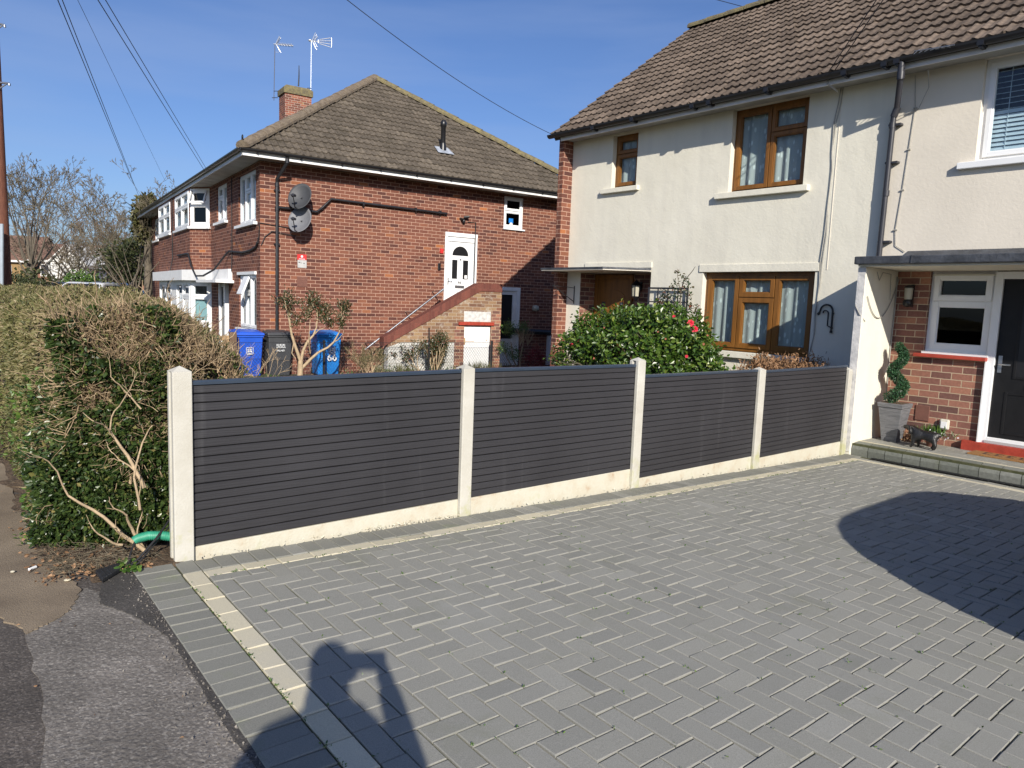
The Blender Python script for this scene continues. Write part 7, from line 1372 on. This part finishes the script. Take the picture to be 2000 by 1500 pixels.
def build_far():
    G = lambda x, d: (CP + d * ray(x, 560)) * np.array([1, 1, 0])
    def tr(x, d, ytop, r, label, seed, **k):
        b = G(x, d); h = (CP + d * ray(x, ytop))[2] + .2; b[2] = -.2; bare_tree(tuple(b), h, r, label, seed, **k)
    tr(62, 42, 345, .26, 'tallest leafless tree with ivy at its foot beside the telegraph pole', 2, ivy=500, nl=15, fan=.55, twig=.010, up=.05, th=.36, spread=.62, lev=4, ns=5)
    tr(148, 50, 392, .2, 'broad leafless tree in the middle behind the dark hedge', 6, mt='treetwig_red', nl=13, fan=.75, twig=.011, th=.3, lev=4, ns=5)
    tr(205, 46, 440, .20, 'smaller spreading leafless tree in front of the white gabled house', 13, nl=11, fan=1.0, twig=.010, up=.03, th=.25, lev=3)
    tr(296, 29, 345, .11, 'leafless tree close to the eave end of the flats', 22, nl=13, fan=.72, twig=.0065, lean=(-.10, -.12), th=.28, lev=4, ns=5)
    tr(112, 60, 430, .25, 'distant thin leafless tree between the two tall ones', 31, nl=9, fan=.8, twig=.014, mt='treetwig_red', lev=3, th=.3)
    tr(240, 60, 425, .25, 'distant leafless tree behind the red roofed house', 37, nl=9, fan=.8, twig=.014, lev=3, th=.3)
    # ivy clad evergreen right behind the flats' end
    rg = np.random.default_rng(44)
    for (x, d, yt, yb, w_, lb) in ((270, 33, 470, 560, 1.5, 'dark evergreen shrub mass at the foot of the leafless tree'), (288, 31, 385, 470, .55, 'ivy clad upright evergreen beside the eave of the flats')):
        a, b = CP + d * ray(x, yt), CP + d * ray(x, yb); b2 = b.copy(); b2[2] = -.2; t = thing('evergreen_tree', b2, lb, 'tree'); c = (a + b) / 2; H = (a[2] - b[2]) / 2; n = 2600
        D = unit(rg.normal(0, 1, (n, 3))); f = (.35 + .65 * rg.random(n) ** .5) * (1 + .2 * np.sin(D[:, 0] * 6 + D[:, 2] * 5)); C = c + D * [w_, w_, H * 1.05] * f[:, None]; leaves('foliage', t, C, D + rg.normal(0, .8, C.shape), .2, .5, M['leaf_far'] if w_ > 1 else M['leaf_olive'], rg=rg, origin=b2)
        mb = MB(); mb.tube([b2, c, a - [0, 0, .3]], [.2, .14, .04], 7); mb.build('trunk', M['bark_dk'], t)
    far_hedge(-30, 115, 532, 580, 24, 1.2, 'dark rounded evergreen hedge right of the telegraph pole', n=5000, leaf=.10)
    far_hedge(85, 255, 556, 580, 17, .7, 'low yellowish clipped hedge line beyond the big hedge', lm='leaf_clip', n=4200, leaf=.06)
    far_hedge(125, 195, 530, 560, 38, 1.0, 'bright dark green hedge beyond the parked cars', lm='leaf_green', n=2400, leaf=.14)
    far_hedge(205, 262, 541, 560, 52, 1.5, 'distant brown hedge between the cars and the evergreen', lm='leaf_phot', n=1600, leaf=.2)
    far_house('brown_roofed_house', 'brown roofed yellow brick house behind the tallest leafless tree', G(22, 84) + [0, 0, -.2], math.radians(58), 8, 7, 4.4, 2.6, 'farbrick', 'farroof', [(1.2, 2.4, 1.3, 1.2), (4.6, 2.4, 1.3, 1.2), (8.2, 2.4, 1.4, 1.2), (2.5, .2, 1.6, 1.4), (7.4, .2, 1.6, 1.4)])
    far_house('white_gabled_house', 'white gabled house seen through the bare trees', G(168, 75) + [0, 0, -.2], math.radians(140), 6, 3.4, 3.8, 1.8, 'farwhite', 'farwhite', [(1, 2.2, 1.4, 1.2), (3.6, 2.2, 1.4, 1.2)])
    far_house('red_brick_house', 'red brick house with a white window right of the white gable', G(212, 80) + [0, 0, -.2], math.radians(55), 13, 6, 4.4, 1.6, 'farred', 'farroof', [(1, 2.5, 1.8, 1.3), (5.5, 2.5, 2.4, 1.4), (10, 2.5, 1.6, 1.3)])
    for x, d, ang, lb, pt in ((152, 34, 150, 'dark parked car whose roof shows above the hedge', 'cardark'), (190, 32, 150, 'white parked car showing just its roof above the hedge', 'carwhite'), (232, 36, 150, 'silver parked car nearest the evergreen above the hedge', 'carpaint')):
        b = G(x, d); zt = (CP + d * ray(x, 552))[2] - 1.49; b[2] = zt; car('parked_car', b, math.radians(ang), lb, pt)
def build_person():
    F_ = unit(np.array([-.7647, .6445, 0])); Rr = np.array([.6445, .7647, 0]); z = np.array([0, 0, 1.0])
    p = lambda r, f, h: Rr * r + F_ * f + z * h
    t = thing('person', p(-.03, -.38, .03), 'person in a dark jacket holding up a phone to photograph the driveway', 'person')
    V = [p(-.04, -.40, .88), p(-.04, -.41, 1.05), p(-.04, -.40, 1.22), p(-.04, -.39, 1.36), p(-.04, -.37, 1.46), p(-.035, -.35, 1.56), p(-.035, -.35, 1.65),
         p(.14, -.38, 1.36), p(.262, -.26, 1.13), p(.125, -.06, 1.41), p(-.21, -.38, 1.34), p(-.34, -.30, 1.12), p(-.02, -.05, 1.43),
         p(.05, -.40, .84), p(.07, -.38, .48), p(.08, -.42, .10), p(.09, -.30, .06), p(-.13, -.40, .84), p(-.15, -.38, .48), p(-.17, -.42, .10), p(-.18, -.30, .06)]
    E = [(0, 1), (1, 2), (2, 3), (3, 4), (4, 5), (5, 6), (3, 7), (7, 8), (8, 9), (3, 10), (10, 11), (11, 12), (0, 13), (13, 14), (14, 15), (15, 16), (0, 17), (17, 18), (18, 19), (19, 20)]
    R = [(.17, .12), (.15, .11), (.17, .11), (.11, .09), .058, (.078, .09), (.072, .08), .085, .062, .042, .072, .05, .028, .095, .065, .05, .045, .095, .065, .05, .045]
    skinbody('body', V, E, R, M['cloth'], t)
    mb = MB(); q = CP - cw * .035 + cr * .05 - cu * .034
    mb.hexa([q - cr * .08 - cu * .038, q + cr * .08 - cu * .038, q + cr * .08 - cu * .038 - cw * .008, q - cr * .08 - cu * .038 - cw * .008], [q - cr * .08 + cu * .038, q + cr * .08 + cu * .038, q + cr * .08 + cu * .038 - cw * .008, q - cr * .08 + cu * .038 - cw * .008])
    tag(mb.build('phone', M['black'], None, bevel=.002), 'black phone held sideways in both hands of the photographer', 'phone')
    for s in (-1, 1):
        w_ = p(.127, -.065, 1.39) if s > 0 else p(-.03, -.06, 1.42); k = q + cr * s * .080 - cw * .02 - cu * .025
        V = [w_, (w_ + k) / 2, k]; E = [(0, 1), (1, 2)]; R = [.045, .04, .036]
        for f in range(4): a = k + cu * (.03 - .018 * f) - cr * s * .01; V += [a, a - cr * s * .02 + cw * .018, a - cr * s * .035 + cw * .016]; n = len(V); E += [(2, n - 3), (n - 3, n - 2), (n - 2, n - 1)]; R += [.009, .008, .007]
        a = k - cu * .03 - cw * .01; V += [a, a - cr * s * .04 - cw * .004]; n = len(V); E += [(2, n - 2), (n - 2, n - 1)]; R += [.011, .009]
        skinbody('hand', V, E, R, M['skin'], t, 1)
    mb = MB(); c = p(-.035, -.365, 1.595); mb.lathe(c - z * .06, [(.06, 0), (.078, .04), (.082, .10), (.062, .15), (.02, .175)], 14); mb.build('hair', M['hair'], t)
build_ground(); build_drive(); build_fence()
build_house1(); build_house2(); ft, pk, chc, chz = build_flats()
lantern('wall_lantern', (-8.62, 10.10, 1.66), 'black six sided wall lantern beside the oak front door', 'lantern')
fr_ = Fr([0, 10.27, 0], [1, 0, 0], [0, -1, 0])
mb = MB(); mb.prism([fr_.p(-8.70 + .13 * math.cos(a), 1.40 + .115 * math.sin(a), .0) for a in np.linspace(0, 6.2832, 25)[:-1]], fr_.n * .012); hn = mb.build('number_plaque', M['black'], None, bevel=.002); tag(hn, 'oval black house number plaque reading 64', 'sign'); text('64', fr_, -8.70, 1.40, .014, .11, M['letter'], hn, 'house_number')
t_ = thing('porch_lamp', HF.p(-3.88, 1.64, .02), 'black round porch lamp with clear glass beside the white framed window', 'lamp'); mb = MB(); c_ = HF.p(-3.86, 1.66, .07); mb.lathe(c_ - [0, 0, .04], [(.02, 0), (.055, .02), (.06, .06), (.045, .09)], 14); mb.fbox(HF, -3.90, -3.82, 1.62, 1.90, 0, .03); mb.lathe(c_ + [0, 0, .20], [(.06, 0), (.05, .02), (.01, .03)], 14); mb.build('body', M['black'], t_); mb = MB(); mb.lathe(c_ + [0, 0, .055], [(.045, 0), (.05, .14)], 14, smooth=True); mb.build('lamp_glass', M['lampglass'], t_)
d1 = at(587, 385, BX, BX @ BS.p(0, 0, .30)); dish(d1, 'dish_dk', 'upper dark grey satellite dish beside the downpipe'); d2 = at(587, 430, BX, BX @ BS.p(0, 0, .30)); dish(d2, 'dish_lt', 'lower pale grey satellite dish beside the downpipe')
mb = MB(); q = BS.p(5.23, 3.56, .06); mb.tube([BS.p(5.15, 3.62, 0), BS.p(5.18, 3.60, .1)], .03, 8); mb.lathe(q - [0, 0, .06], [(.02, 0), (.045, .03), (.045, .08), (.02, .11)], 10); mb.tube([BS.p(5.24, 3.66, .05), BS.p(5.36, 3.68, .12)], .035, 8); tag(mb.build('security_camera', M['black'], None), 'black security camera above the upper white door', 'camera')
aD = lambda x, y, dd: at(x, y, cw, cw @ CP + dd)
dch = float((chc - CP) @ cw)
aerial(aD(535, 196, dch - .2), aD(537, 86, dch - .2), 0, 'left aerial on the chimney with a slim dark mast'); aerial(aD(607, 190, dch), aD(608, 80, dch), 1, 'right aerial on the chimney with a bright mast and fan shaped boom')
mb = MB(); mb.tube([aD(583, 168, dch), aD(584, 148, dch), aD(584, 128, dch)], [.03, .025, .015], 6); tag(mb.build('chimney_rod', M['iron'], None), 'short dark rod standing on top of the chimney', 'rod')
build_hedge(); build_camellia(); build_shrubs(); spiral_topiary(); build_dog(); build_bins(); build_neighbour_bits(); build_poles_wires(); build_far()
car('parked_car', (.69, 5.62, -.13), math.radians(90), 'silver hatchback parked on the driveway just outside the right edge', 'carpaint', group='parked cars')
build_person()
